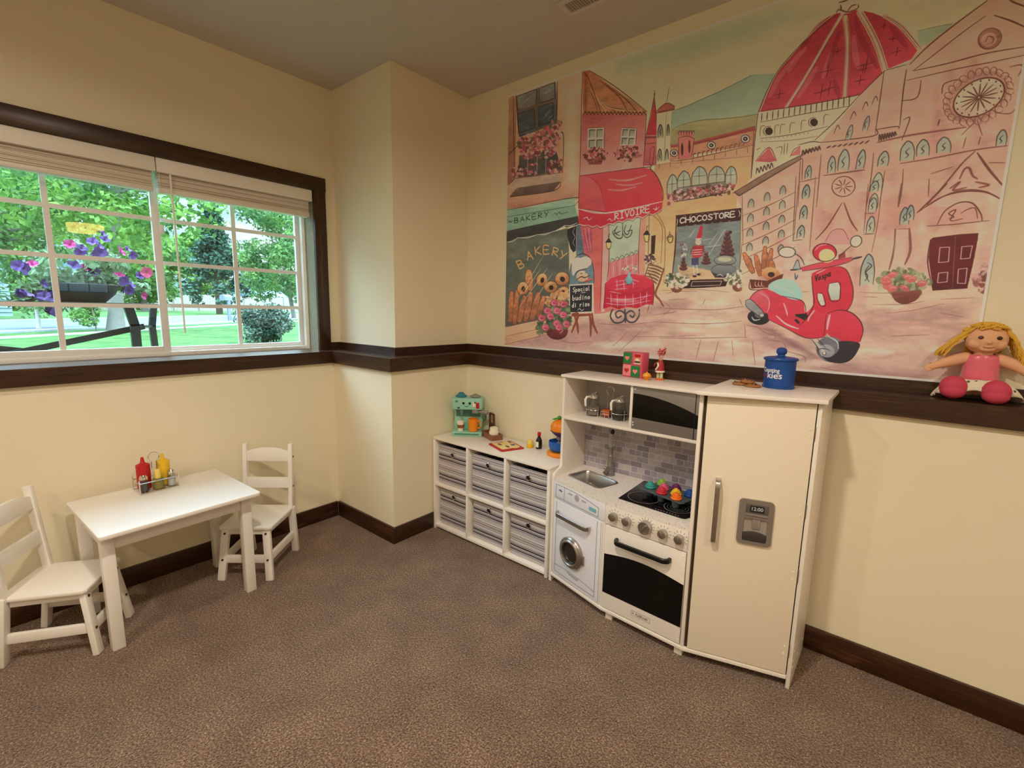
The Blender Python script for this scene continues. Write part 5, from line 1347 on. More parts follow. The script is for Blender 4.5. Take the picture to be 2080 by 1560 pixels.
    def ring(x, y, rx, ry, rot=0):
        fill(ell(x, y, rx, ry, rot), (200, 140, 86), (170, 98, 56), 1, .3); line(ell(x, y, rx, ry, rot)+ell(x, y, rx, ry, rot)[:1], 1.0, DK, .8, False, False); fill(ell(x+4, y+6, rx*.34, ry*.42, rot), (44, 26, 18)); line(ell(x+2, y, rx*.6, ry*.66, rot)[13:24], .9, (222, 178, 124), .7)
    ring(462, 770, 50, 62, .3); ring(285, 850, 52, 62, .2); ring(650, 760, 66, 62, -.4); ring(545, 838, 62, 54, -.2); ring(655, 880, 60, 44, -.4); ring(600, 930, 50, 44, 0)
    dabs([(480, 930), (560, 900), (720, 860), (720, 1000), (500, 1010)], 40, 26, [(196, 130, 80), (176, 104, 62), (210, 156, 102)])
    for q in (([(215, 985), (480, 540)], [(250, 1030), (515, 660)], [(320, 860), (450, 670)], [(400, 960), (560, 710)])): line(q, .8, (214, 186, 140), .75)
    fill([(100, 1225), (722, 1092), (750, 1230), (440, 1290), (100, 1400)], (196, 150, 104), (190, 136, 96), 1, .12); line([(120, 1215), (440, 1140)], .9, (120, 70, 46)); line([(120, 1300), (430, 1230)], .9, (140, 86, 58)); line([(115, 1375), (520, 1280)], .9, (130, 78, 56))
    fill([(700, 300), (785, 268), (778, 500), (755, 516), (728, 480), (696, 350)], (34, 30, 32), None, 1, .2); line([(770, 285), (750, 330), (772, 370), (752, 420), (768, 460)], .9, (190, 184, 180), .8)
    fill([(788, 262), (835, 250), (872, 540), (780, 545)], (96, 98, 100), (84, 92, 98), 1, .3)
    # ---- pink house
    use('A')
    fill([(838, 505), (1436, 500), (1410, 1012), (815, 1090)], (184, 88, 80), (212, 138, 112), 1, .14)
    line([(840, 115), (815, 1080)], 1.1); line([(1437, 510), (1410, 1010)], 1.0)
    fill([(840, 114), (905, 103), (1442, 490), (1430, 515), (845, 512)], (176, 104, 66), (190, 124, 84), 1, .2)
    fill([(842, 118), (905, 112), (890, 500), (846, 505)], (146, 70, 42), None, .8, .3, soft=14)
    for k in range(6): line([(880+k*6, 240+k*6), (930+k*30, 330+k*24), (985+k*82, 490)], 1.3, (218, 170, 120) if k % 2 else (126, 66, 38), .85)
    for q in ([(905, 105), (1150, 260), (1442, 490)], [(860, 130), (900, 190), (1010, 490)], [(1000, 200), (1180, 350), (1260, 490)], [(1050, 230), (1250, 380), (1350, 495)]): line(q, 1.2, (92, 44, 26))
    for k in range(17): line([(850+k*34, 522), (866+k*34, 492), (884+k*34, 518)], 1.5, (76, 26, 20))
    def win4(q):
        fill(q, (212, 194, 150), None, 1, .08); (ax, ay), (bx, by), (cx, cy), (dx, dy) = q
        for u in (.1, .56):
            for v in (.1, .58):
                f = lambda s, t: (ax+(bx-ax)*s+(dx-ax)*t, ay+(by-ay)*s+(dy-ay)*t); fill([f(u, v), f(u+.34, v), f(u+.34, v+.34), f(u, v+.34)], (150, 138, 112), (172, 160, 130)); line([f(u, v+.34), f(u, v), f(u+.34, v)], 1.3, (66, 52, 44), .9, False, False)
        line([q[1], q[2]], 1.1, (110, 44, 40)); line([q[0], q[1]], .9, (120, 60, 50))
    win4([(890, 642), (1045, 636), (1040, 830), (885, 842)]); win4([(1208, 640), (1345, 645), (1335, 800), (1190, 805)])
    FL = [(196, 96, 92), (150, 52, 50), (214, 140, 120), (98, 48, 38), (120, 84, 50), (84, 40, 34)]
    dabs(ell(965, 895, 112, 72), 120, 15, FL); dabs(ell(1262, 880, 128, 70), 130, 15, FL); fill([(880, 930), (1035, 925), (1020, 980), (900, 985)], (96, 36, 32), None, .6, .3)
    fill([(1508, 350), (1480, 520), (1430, 712), (1548, 708), (1528, 520)], (194, 62, 64), (178, 50, 56), 1, .12); line([(1508, 290), (1507, 360), (1432, 712)], 1.0); line([(1508, 340), (1548, 708)], 1.1); fill(ell(1509, 330, 4, 12), BK)
    fill([(1430, 715), (1545, 712), (1525, 990), (1405, 995)], (196, 100, 88), (178, 78, 74), 1, .12)
    for k in range(6): line([(1432+k*19, 718), (1441+k*19, 734), (1451+k*19, 716)], 1.2)
    line([(1430, 790), (1535, 780)], .9); line([(1475, 835), (1510, 825), (1490, 985), (1465, 965), (1475, 835)], 1.2, (100, 40, 36)); line([(1432, 720), (1406, 990)], .9); line([(1546, 715), (1524, 990)], .9)
    # ---- far towers and the long peach building
    use('E')
    fill([(160, 255), (275, 240), (262, 480), (245, 612), (160, 628)], (206, 182, 132), (198, 168, 120), 1, .08)
    fill([(158, 238), (232, 180), (296, 205), (290, 232), (180, 256)], (176, 92, 72), None, 1, .2); line([(158, 240), (232, 182), (296, 205)], 1.3, (96, 36, 28))
    for k in range(9): line([(160+k*15, 248-k*3), (167+k*15, 254-k*3), (175+k*15, 244-k*3)], 1.3, (96, 36, 28))
    line([(252, 60), (244, 120), (238, 160), (222, 174)], .9, (90, 70, 50)); line([(233, 250), (215, 610)], .8, (120, 90, 60)); line([(276, 240), (262, 480)], .8, (150, 120, 84))
    arch(188, 440, 36, 100, 0, (90, 76, 66)); arch(246, 425, 18, 86, 0, (70, 52, 44), squig=False); arch(184, 612, 28, 90, 0, (120, 96, 74)); arch(236, 604, 22, 80, 0, (110, 86, 66), squig=False)
    fill([(265, 492), (440, 466), (892, 350), (897, 384), (440, 492), (262, 515)], (170, 78, 66), (150, 58, 52), 1, .15)
    fill([(262, 512), (440, 492), (897, 384), (890, 490), (440, 565), (255, 612)], (190, 130, 92), (178, 112, 78), 1, .12)
    fill([(318, 415), (328, 388), (432, 388), (440, 432), (425, 560), (418, 592), (322, 602)], (196, 116, 92), (186, 96, 82), 1, .1)
    for k in range(6): line([(322+k*20, 418), (324+k*20, 396), (336+k*20, 386), (342+k*20, 402)], 1.1)
    line([(322, 440), (325, 600)], .9); line([(440, 440), (420, 590)], 1.0); line([(320, 442), (384, 425), (440, 446)], .9); fill(ell(350, 525, 9, 48), (60, 32, 28)); fill(ell(404, 505, 9, 48), (96, 40, 36))
    line([(440, 480), (660, 432), (892, 354)], 1.1, (104, 34, 32))
    fill([(150, 640), (892, 488), (882, 575), (140, 700)], (196, 140, 98), None, 1, .1); line([(262, 612), (430, 592), (890, 490)], .9); line([(160, 640), (880, 572)], .0 or .8, (130, 84, 56))
    for k in range(9): line([(180+k*82, 672-k*15), (180+k*82, 632-k*15)], .9, (110, 60, 40))
    for k in range(12): line([(432+k*34, 588-k*8), (436+k*34, 560-k*8), (452+k*34, 556-k*8)], 1.6 if k < 7 else .9, (80, 40, 32))
    for x, y, r in ((290, 552, 28), (567, 494, 30), (820, 446, 32)): fill(ell(x, y, r, r*.9), (216, 190, 150)); line(ell(x, y, r, r*.9)+ell(x, y, r, r*.9)[:1], 1.2, (60, 40, 34), .9, False, False); fill(ell(x, y, r*.55, r*.5), (44, 34, 32)); fill(ell(x-1, y, r*.18, r*.16), (200, 176, 140))
    fill([(130, 695), (885, 572), (870, 730), (760, 860), (740, 1160), (130, 1400)], (204, 146, 96), (200, 150, 92), 1, .10)
    for x, y, w, h in ((276, 858, 76, 146), (362, 826, 96, 140), (478, 800, 112, 148), (606, 780, 118, 130), (712, 785, 82, 134)): 
        arch(x, y, w, h, 4, (150, 158, 136), (62, 52, 44), 1.2, False); line([(x, y-h*.95), (x-2, y)], .8, (62, 52, 44)); line([(x-w*.44, y-h*.5), (x+w*.45, y-h*.55)], .8, (62, 52, 44))
    fill([(240, 880), (312, 815), (670, 765), (690, 850), (300, 915)], (112, 96, 82), None, .8, .3)
    dabs([(235, 870), (310, 830), (700, 775), (750, 800), (690, 860), (500, 880), (300, 905), (250, 935)], 210, 13, [(150, 66, 64), (196, 120, 112), (112, 52, 44), (90, 66, 44), (208, 156, 134), (72, 48, 38)])
    line([(310, 812), (670, 762)], 1.2, (50, 40, 36)); line([(290, 915), (480, 885), (690, 842)], 1.3, (50, 36, 30)); line([(885, 380), (862, 740)], 1.3, (80, 44, 30))
    # ---- red awning and cafe front
    use('B')
    fill([(1450, 120), (1930, 60), (1930, 860), (1440, 900), (1430, 180)], (204, 150, 96), (206, 164, 108), .8, .1)
    fill([(800, 200), (1430, 170), (1420, 1000), (1040, 1080), (950, 1090), (940, 780), (860, 540), (820, 260)], (200, 84, 72), (206, 96, 84), 1, .15)
    fill([(1030, 270), (1092, 255), (1075, 760), (1045, 1070), (1015, 1070)], (212, 138, 116), (214, 150, 124), 1, .1); fill([(1375, 195), (1432, 182), (1422, 720), (1362, 730)], (212, 130, 100), None, 1, .1)
    fill([(850, 290), (930, 275), (935, 520), (880, 560), (845, 430)], (190, 84, 92), None, .9, .3)
    for k in range(5): line([(845+k*18, 290), (865+k*14, 400), (900+k*8, 520)], 1.0, (220, 140, 134) if k % 2 else (150, 44, 52), .8)
    fill([(1090, 258), (1380, 190), (1362, 520), (1085, 615)], (172, 170, 134), (164, 164, 130), 1, .06)
    fill([(1085, 612), (1362, 520), (1362, 725), (1075, 800)], (208, 116, 106), (200, 100, 96), 1, .12)
    for k in range(9): line([(1100+k*30, 605-k*10), (1097+k*30, 790-k*10)], 1.1, (226, 164, 146) if k % 2 else (180, 80, 78), .8)
    for k in range(6): line([(1095+k*45, 610-k*15), (1115+k*45, 575-k*15), (1138+k*45, 590-k*15), (1120+k*45, 608-k*15)], .9, (72, 56, 44), .85)
    line([(1085, 250), (1088, 600), (1066, 780)], 1.0); line([(1380, 200), (1362, 530), (1365, 720)], .9); line([(1030, 270), (1020, 640), (1000, 1060)], 1.0, (120, 36, 34))
    for q in ([(1212, 240), (1215, 330), (1205, 380), (1160, 380), (1122, 330), (1150, 300)], [(1215, 340), (1250, 378), (1290, 355), (1300, 310), (1255, 320)], [(1165, 270), (1140, 330), (1185, 360)], [(1245, 260), (1230, 320), (1262, 350), (1295, 262)], [(1135, 345), (1195, 318)]): line(q, 1.5, (40, 36, 34))
    use('A')
    fill([(812, 1085), (1410, 1010), (1470, 1022), (1535, 1090), (1580, 1190), (1592, 1330), (1060, 1432), (803, 1392)], (206, 70, 68), (194, 46, 54), 1, .10)
    fill([(815, 1090), (905, 1098), (990, 1180), (1040, 1300), (1060, 1432), (803, 1392)], (204, 92, 82), (190, 66, 66), .9, .12)
    for q in ([(1090, 1120), (1250, 1130), (1440, 1080)], [(1150, 1165), (1280, 1175), (1400, 1150)], [(1080, 1215), (1200, 1222), (1340, 1190)], [(1240, 1130), (1320, 1120)]): line(q, 2.6, (220, 140, 118), .65)
    line([(815, 1088), (1410, 1010), (1475, 1025), (1545, 1110), (1590, 1235), (1588, 1330)], 1.3); line([(905, 1100), (1000, 1190), (1060, 1430)], 1.0, (150, 40, 44), .7); line([(812, 1090), (803, 1390)], 1.0)
    use('B')
    fill([(803, 112), (1060, 155), (1588, 45), (1578, 130), (1460, 172), (1345, 178), (1230, 215), (1100, 245), (1000, 275), (900, 262), (805, 250)], (200, 52, 58), (186, 34, 46), 1, .12)
    line([(803, 112), (1060, 150), (1588, 42)], 1.9, (222, 176, 150)); line([(803, 106), (1060, 140)], .8, (90, 26, 26))
    word('RIVOIRE', 1142, 212, 1478, 135, 58, 1.7, (232, 206, 180), .25)
    for q in ([(850, 205), (880, 188), (900, 212), (930, 195)], [(1072, 218), (1095, 202), (1110, 222), (1130, 208)], [(1500, 105), (1525, 118), (1555, 92)], [(1530, 88), (1520, 125)]): line(q, 1.2, (230, 196, 170))
    sca = [(805, 250), (850, 268), (895, 262), (930, 282), (975, 262), (1010, 285), (1060, 262), (1090, 248), (1130, 258), (1170, 225), (1215, 235), (1260, 205), (1310, 218), (1350, 180), (1400, 200), (1450, 160), (1500, 165), (1560, 130), (1580, 110)]
    for a, b in zip(sca[::2], sca[2::2]): m_ = sca[sca.index(a)+1]; line([a, m_, b], 1.1, (224, 178, 156)); line([(a[0], a[1]+8), (m_[0], m_[1]+9), (b[0], b[1]+8)], .8, (80, 26, 24))
    def lantern(x, y, s):
        line([(x-2, y-52*s), (x, y-75*s), (x+12*s, y-85*s)], 1.1, (40, 30, 28)); fill([(x-34*s, y-5*s), (x-5*s, y-45*s), (x+6*s, y-45*s), (x+30*s, y-5*s)], (44, 34, 32)); fill([(x-24*s, y-4*s), (x+22*s, y-4*s), (x+14*s, y+48*s), (x-14*s, y+48*s)], (216, 176, 96)); line([(x-24*s, y-4*s), (x-14*s, y+48*s), (x+14*s, y+48*s), (x+22*s, y-4*s)], 1.1, (60, 44, 34))
    lantern(1085, 430, 1.0); lantern(1440, 360, 1.1)
    line([(1462, 160), (1450, 640)], .9); line([(1500, 175), (1560, 230), (1585, 330), (1570, 620)], 1.0, (110, 66, 38)); line([(1530, 150), (1595, 260), (1612, 400), (1598, 800)], 1.0, (96, 56, 34))
    fill([(1482, 362), (1522, 355), (1512, 532), (1478, 530)], (56, 26, 22), None, 1, .2); dabs(ell(1470, 575, 46, 44), 40, 12, [(70, 44, 52), (110, 70, 80), (46, 30, 36)]); dabs(ell(1490, 620, 60, 26), 24, 10, [(186, 150, 110), (120, 84, 60), (208, 170, 126)])
    # chalkboard with a cook
    fill([(716, 818), (722, 690), (756, 590), (830, 530), (905, 562), (942, 660), (946, 802)], (92, 108, 108), (100, 116, 112), 1, .15); line([(716, 818), (722, 690), (756, 590), (830, 530), (905, 562), (942, 660), (948, 802)], 1.3, (44, 34, 32))
    fill(ell(800, 620, 62, 56, .3), (214, 200, 176), (196, 180, 158)); fill(ell(868, 604, 58, 50), (216, 202, 178)); fill([(742, 640), (800, 600), (880, 620), (885, 660), (790, 690), (752, 735)], (210, 194, 170), (190, 174, 150), 1, .1, sm=True)
    fill(ell(838, 738, 56, 52, .2), (216, 166, 128), (200, 140, 104)); line([(775, 725), (800, 690), (880, 665)], 1.6, (60, 40, 34)); line([(785, 770), (830, 742), (862, 752), (905, 730)], 1.6, (60, 36, 30)); line([(820, 715), (840, 712)], 1.1); line([(865, 706), (882, 700)], 1.1); fill([(860, 775), (925, 752), (940, 765), (870, 800)], (204, 90, 76)); line([(800, 800), (870, 790), (935, 770)], 1.0)
    fill([(716, 818), (942, 806), (936, 1076), (718, 1084)], (208, 184, 140)); fill([(724, 828), (930, 816), (926, 1066), (726, 1074)], (34, 32, 36), (28, 26, 30), 1, .2)
    CH = (226, 216, 196)
    word('Special', 752, 885, 915, 868, 40, 1.2, CH, .25); line([(826, 893), (872, 886)], 1.0, CH); word('budino', 748, 962, 918, 948, 44, 1.3, CH, .25); word('di riso', 742, 1028, 912, 1012, 40, 1.3, CH, .25); line([(792, 1056), (812, 1040), (835, 1058), (855, 1042)], 1.0, CH)
    for q in ([(745, 1090), (800, 1100), (740, 1260)], [(905, 1088), (918, 1180), (915, 1295)], [(930, 1085), (940, 1180), (978, 1268)], [(765, 1100), (790, 1180), (800, 1268)], [(740, 1105), (930, 1095)]): line(q, 4.0, (126, 52, 32), .95)
    # rose bush
    dabs([(415, 1170), (520, 1040), (560, 970), (620, 990), (700, 1000), (730, 1100), (715, 1200), (560, 1270), (430, 1280)], 190, 24, [(84, 96, 60), (66, 78, 48), (112, 116, 74), (52, 60, 40)])
    fill(ell(604, 1252, 100, 78), (124, 40, 38), (82, 26, 28), 1, .3); line([(640, 1215), (655, 1245), (628, 1270)], 1.0, (214, 180, 160), .8)
    dabs([(500, 1180), (720, 1150), (700, 1230), (520, 1230)], 40, 22, [(84, 96, 60), (66, 78, 48)])
    for x, y in ((512, 1060), (540, 1112), (460, 1128), (602, 1060), (578, 988), (660, 1098), (600, 1180), (494, 1218), (690, 1185), (662, 1000), (620, 1215)):
        fill(ell(x, y, 36, 32, rr.random()), (196, 80, 90), (170, 56, 70), 1, .2); line(ell(x, y, 22, 18)[3:20], 1.0, (232, 170, 160), .8); line(ell(x+3, y+2, 10, 9)[:14], 1.0, (140, 36, 50), .8)
    # cafe table
    fill([(1415, 690), (1462, 622), (1602, 662), (1560, 780), (1525, 900), (1490, 830), (1430, 790)], (206, 168, 120), None, .8, .1)
    for k in range(6): line([(1462-k*7, 632+k*26), (1530-k*6, 645+k*28), (1592-k*12, 672+k*27)], 2.8, (108, 60, 42), .85)
    line([(1600, 664), (1560, 790), (1520, 900), (1560, 960), (1595, 1018)], 3.4, (122, 54, 36)); line([(1460, 620), (1428, 720), (1425, 780)], 1.8, (110, 60, 40)); line([(1452, 700), (1500, 830), (1440, 1085)], 2.0, (120, 60, 42))
    for q in ([(1120, 1050), (1100, 1110), (1140, 1170), (1215, 1160), (1240, 1100), (1195, 1060), (1150, 1080), (1165, 1125), (1200, 1110)], [(1370, 1050), (1365, 1110), (1320, 1165), (1260, 1155), (1245, 1095), (1290, 1060), (1325, 1085), (1310, 1120), (1285, 1105)], [(1235, 1050), (1240, 1165)]): line(q, 2.6, (58, 54, 54), .95, False)
    fill([(1052, 805), (1110, 755), (1200, 728), (1290, 716), (1420, 735), (1500, 790), (1508, 860), (1498, 1008), (1440, 1000), (1345, 1038), (1250, 1020), (1180, 1046), (1100, 1020), (1034, 1042), (1046, 920)], (194, 34, 52), (168, 18, 38), 1, .15)
    fill(ell(1278, 810, 218, 84, -.06), (206, 52, 62), (190, 34, 50), .9, .12)
    for q in ([(1145, 790), (1290, 770), (1370, 790)], [(1150, 825), (1290, 800), (1330, 812)], [(1140, 862), (1260, 850)], [(1160, 770), (1165, 870)], [(1225, 785), (1230, 870)], [(1310, 780), (1316, 850)], [(1105, 900), (1110, 1010)], [(1165, 910), (1168, 1025)], [(1240, 915), (1238, 1020)], [(1310, 905), (1312, 1020)], [(1380, 895), (1385, 1010)], [(1440, 880), (1435, 990)], [(1060, 940), (1250, 955), (1480, 915)], [(1060, 990), (1240, 1005), (1470, 965)], [(1095, 880), (1200, 900)], [(1390, 960), (1450, 905)]): line(q, 1.3, (232, 150, 150), .8)
    line([(1052, 805), (1046, 930), (1034, 1040)], 1.1, (90, 14, 22)); line([(1500, 790), (1508, 870), (1498, 1008)], 1.1, (90, 14, 22))
    fill(ell(1274, 775, 34, 40), (120, 156, 148), (100, 138, 132)); fill([(1258, 700), (1292, 700), (1286, 760), (1262, 760)], (126, 160, 150)); line(ell(1274, 775, 34, 40)[0:14], 1.0, (50, 60, 56))
    dabs(ell(1282, 672, 70, 40), 46, 13, [(206, 120, 110), (224, 180, 150), (120, 116, 70), (190, 84, 84), (226, 200, 170)])
    # ---- chocolate shop
    use('F')
    fill([(200, 300), (756, 245), (748, 690), (600, 760), (160, 720)], (112, 112, 100), (126, 124, 106), 1, .25)
    fill([(200, 640), (500, 690), (700, 640), (640, 770), (220, 780)], (200, 150, 100), None, .8, .2)
    fill([(184, 205), (762, 138), (758, 246), (740, 252), (196, 306)], (64, 24, 22), (52, 18, 18), 1, .2)
    word('CHOCOSTORE', 222, 274, 716, 214, 46, 1.9, (228, 206, 176), .22)
    for k in range(6): line([(255+k*52, 210-k*6), (275+k*52, 207-k*6)], .8, (206, 170, 140), .7); line([(270+k*75, 296-k*8), (290+k*75, 293-k*8)], .9, (206, 170, 140), .7)
    line([(190, 210), (180, 480), (155, 720)], 2.2, (60, 24, 22)); line([(758, 240), (745, 680)], 1.2, (110, 80, 60))
    line([(196, 235), (200, 262), (192, 290)], 1.2, (226, 200, 170)); line([(738, 160), (748, 185), (742, 215)], 1.2, (226, 200, 170))
    for q in ([(300, 400), (352, 330)], [(480, 455), (560, 350)], [(470, 560), (620, 325)], [(400, 425), (500, 410)], [(440, 485), (580, 465)]): line(q, 1.1, (190, 186, 168), .7)
    fill([(366, 408), (398, 300), (414, 292), (424, 302), (412, 408)], (178, 36, 50)); fill(ell(382, 438, 26, 28), (208, 164, 130)); line([(360, 412), (412, 408)], 1.6, (226, 214, 196)); fill([(340, 472), (432, 468), (420, 560), (385, 580), (332, 575), (325, 550)], (168, 40, 46), None, 1, .2)
    for y in (505, 525, 545): line([(330, y+6), (415, y)], 1.2, (222, 204, 180))
    fill([(322, 580), (388, 575), (384, 640), (322, 645)], (62, 58, 78)); line([(338, 645), (348, 740)], 1.6, (206, 190, 166)); line([(368, 640), (378, 725)], 1.6, (206, 190, 166)); fill(ell(350, 740, 18, 9), (30, 24, 26)); fill(ell(386, 724, 18, 9), (30, 24, 26)); line([(335, 480), (312, 550)], 1.4, (110, 30, 34)); line([(428, 478), (436, 550)], 1.4, (110, 30, 34))
    CHO = [(98, 52, 46), (140, 84, 74), (72, 36, 34)]
    def pile(x, y, w, n, h):
        for k in range(n): q = w*(1-.8*k/n); fill(ell(x+(k % 2)*3, y-k*h, q, h*.75), CHO[0], CHO[2]); line(ell(x, y-k*h, q*.8, h*.45)[14:24], 1.0, (196, 150, 136), .7)
    pile(636, 545, 68, 6, 36); fill(ell(664, 352, 15, 14), (60, 34, 30)); pile(250, 670, 36, 4, 28); pile(450, 620, 44, 4, 26)
    dabs([(215, 460), (290, 455), (270, 580), (230, 580)], 26, 12, [(200, 190, 168), (160, 140, 120), (110, 70, 62)])
    fill(ell(618, 600, 96, 44), (150, 144, 124), (110, 104, 92)); fill(ell(615, 592, 60, 20), (192, 178, 128), None, .8); fill(ell(606, 690, 110, 58), (136, 130, 118), (80, 74, 72)); fill([(495, 700), (600, 740), (690, 710), (640, 752), (530, 752)], (48, 42, 44)); line(ell(618, 600, 96, 44)+ell(618, 600, 96, 44)[:1], 1.0, (50, 40, 40), .8, False, False); line(ell(606, 690, 110, 58)[10:26], 1.0, (50, 40, 40)); line([(545, 735), (575, 725), (600, 742)], 1.2, (210, 200, 180))
    fill([(240, 848), (310, 772), (650, 762), (622, 828), (420, 842)], (52, 20, 20), (40, 14, 14), 1, .2); line([(318, 828), (330, 788), (588, 782), (575, 818), (318, 828)], 1.0, (206, 176, 150), .8, False, False)
    WF = [(214, 186, 150), (196, 158, 128), (80, 84, 58), (104, 104, 70), (60, 62, 42), (222, 200, 170)]
    for x, y in ((190, 775), (730, 765)): fill(ell(x+2, y+70, 50, 40), (140, 76, 56), (100, 48, 38)); dabs(ell(x, y, 112, 68), 110, 17, WF)
    fill([(102, 408), (132, 366), (160, 392), (156, 440), (122, 442)], (60, 48, 36), None, .35); line([(132, 345), (130, 372), (104, 402)], 1.2); line([(132, 372), (160, 392), (150, 440), (122, 442), (112, 402), (160, 392)], 1.2, (66, 46, 32)); fill([(124, 402), (152, 398), (146, 436), (128, 438)], (214, 170, 92))
    line([(772, 20), (768, 420), (745, 680)], 1.1, (100, 56, 38))
    # ---- cathedral
    use('C')
    PK = (202, 152, 118)
    fill([(280, 1200), (400, 1110), (690, 965), (830, 885), (780, 870), (1050, 600), (1210, 450), (1350, 400), (1420, 320), (1640, 150), (1860, -10), (2300, -40), (2300, 1300), (330, 1300)], PK, (198, 144, 114), 1, .08)
    use('D'); fill([(468, 0), (2100, -60), (2100, 580), (1560, 575), (1100, 580), (470, 585)], (202, 150, 118), (204, 160, 126), 1, .08)
    fill([(470, 40), (770, -80), (770, 340), (470, 440)], (206, 150, 118), (212, 158, 124), .8, .1)
    fill([(880, 60), (1200, 0), (1160, 300), (860, 400)], (196, 130, 104), None, .5, .1, soft=30); fill([(1220, 60), (1600, -40), (1500, 250), (1230, 300)], (186, 122, 98), None, .55, .1, soft=30)
    use('C')
    fill([(428, 690), (1070, 585), (830, 870), (690, 965), (385, 1110), (415, 760)], (210, 182, 134), (204, 170, 126), 1, .06)
    fill([(430, 695), (450, 640), (500, 540), (560, 430), (640, 335), (700, 275), (790, 170), (860, 108), (920, 82), (1050, 62), (1140, 80), (1240, 120), (1340, 195), (1432, 292), (1380, 368), (1215, 435), (1060, 592), (750, 650), (440, 695)], (166, 46, 54), (194, 62, 70), 1, .14)
    for q in ([(640, 380), (560, 480), (500, 600)], [(790, 420), (740, 500), (680, 600)], [(880, 330), (860, 400), (830, 480)], [(1020, 230), (1030, 330), (1050, 420)], [(1100, 130), (1130, 220)], [(720, 300), (660, 370), (620, 440)]): line(q, 9, (212, 116, 108), .45)
    for q in ([(905, 95), (800, 165), (700, 300)], [(930, 200), (900, 300), (860, 420)], [(1030, 110), (1080, 260), (1170, 420)], [(900, 500), (930, 600)], [(1250, 160), (1350, 290)]): line(q, 8, (130, 24, 36), .4)
    RB = (214, 158, 124)
    for q, w in (([(952, 88), (860, 240), (780, 380), (690, 530), (598, 672)], 6), ([(968, 108), (982, 240), (980, 380), (966, 600)], 7), ([(1058, 75), (1120, 180), (1175, 300), (1216, 432)], 9), ([(1215, 98), (1310, 160), (1390, 250), (1428, 300)], 6.5), ([(910, 84), (790, 178), (640, 340), (530, 480), (440, 690)], 2.6)):
        line(q, w, RB, .97, False); line([(x+w*1.6, y+2) for x, y in q], 1.0, (96, 20, 26), .8); line([(x-w*1.6, y) for x, y in q], .8, (110, 24, 28), .7)
    for x, y, s in ((560, 585, 30), (860, 440, 46), (1100, 400, 60), (820, 570, 50), (920, 320, 24), (870, 550, 46), (1265, 240, 22), (1290, 320, 30), (1210, 160, 20), (1060, 500, 36), (1080, 430, 30)): line([(x-s, y+s*.25), (x+s, y-s*.25)], 1.1, (88, 14, 22)); line([(x+s*.2, y-s*1.0), (x-s*.15, y+s*.9)], 1.1, (88, 14, 22))
    fill([(925, 12), (1035, -10), (1052, 55), (985, 85), (912, 80)], (208, 166, 130), None, 1, .1)
    for q in ([(915, 78), (930, 60), (985, 75), (1045, 52), (1050, 30)], [(930, 15), (960, 8), (1000, -8)], [(940, 30), (945, 62)], [(985, 68), (1005, 40), (1035, 28)]): line(q, 2.2, (104, 54, 34))
    line([(905, 90), (700, 272), (560, 428), (480, 570), (432, 690)], 1.1)
    line([(428, 692), (700, 655), (1000, 600), (1060, 580)], 1.3); line([(440, 760), (700, 710), (990, 660)], 1.0); line([(430, 690), (415, 800), (385, 1105)], 1.2)
    for k in range(17): line([(448+k*34, 752-k*6), (452+k*34, 705-k*7)], 1.6, (74, 44, 32))
    line([(440, 860), (640, 835), (860, 785)], 1.0); line([(440, 882), (640, 870), (800, 845)], .9, (120, 70, 48))
    for x, y in ((495, 815), (775, 760)): fill(ell(x, y, 24, 24), (56, 32, 26)); line(ell(x, y, 34, 30)[8:22], 1.0)
    for x, y in ((445, 815), (535, 810), (570, 805), (630, 795), (700, 780), (840, 745)): line([(x-6, y+30), (x, y-28), (x+26, y-32)], 1.1, (110, 66, 44))
    for k in range(12): line([(450+k*26, 872-k*4), (455+k*26, 871-k*4)], 1.2, (120, 70, 46))
    fill([(415, 1002), (495, 915), (540, 998), (500, 1008)], (196, 92, 84), (180, 76, 74)); line([(412, 1002), (495, 915), (542, 1000)], 1.2, (110, 40, 34)); fill([(625, 970), (690, 905), (690, 960)], (196, 104, 90)); line([(628, 972), (650, 930), (690, 908)], 1.1, (110, 50, 40))
    for q in ([(592, 890), (588, 960)], [(612, 888), (605, 955)], [(540, 920), (575, 912), (570, 960)], [(420, 930), (440, 918)]): line(q, 1.1, (96, 60, 44))
    for k in range(5): line([(415+k*22, 1080-k*8), (422+k*22, 1045-k*8), (434+k*22, 1072-k*8)], 1.8, (64, 40, 34))
    # loose watercolour washes over the stone before the ink
    use('p')
    for k in range(150):
        x = rr.uniform(1520, 2040); y = rr.uniform(330 if x < 1700 else 120, 590)
        if y < 560-(x-1500)*.95: continue
        q = rr.uniform(14, 44); fill(ell(x, y, q*rr.uniform(.4, .8), q*1.2, rr.uniform(-.3, .3), 12), rr.choice([(182, 116, 94), (218, 176, 140), (190, 126, 112), (212, 160, 122), (206, 150, 128), (176, 112, 100)]), None, .42, .2, soft=rr.uniform(10, 26))
    for k in range(70):
        x = rr.uniform(1240, 1980); y = rr.uniform(610, 740); q = rr.uniform(20, 60); fill(ell(x, y, q, q*.22, rr.uniform(-.05, .05), 12), rr.choice([(176, 124, 108), (220, 184, 146), (190, 140, 118), (226, 192, 150)]), None, .45, .2, soft=12)
    use('C')
    # nave roof and side wall
    fill([(270, 1195), (690, 965), (700, 985), (310, 1215)], (150, 110, 82), (120, 84, 62), 1, .2); line([(270, 1200), (480, 1075), (690, 965)], 1.5, (66, 38, 28)); line([(310, 1218), (520, 1090), (700, 985)], 1.8, (60, 34, 26)); line([(285, 1195), (310, 1215), (350, 1190)], 1.3)
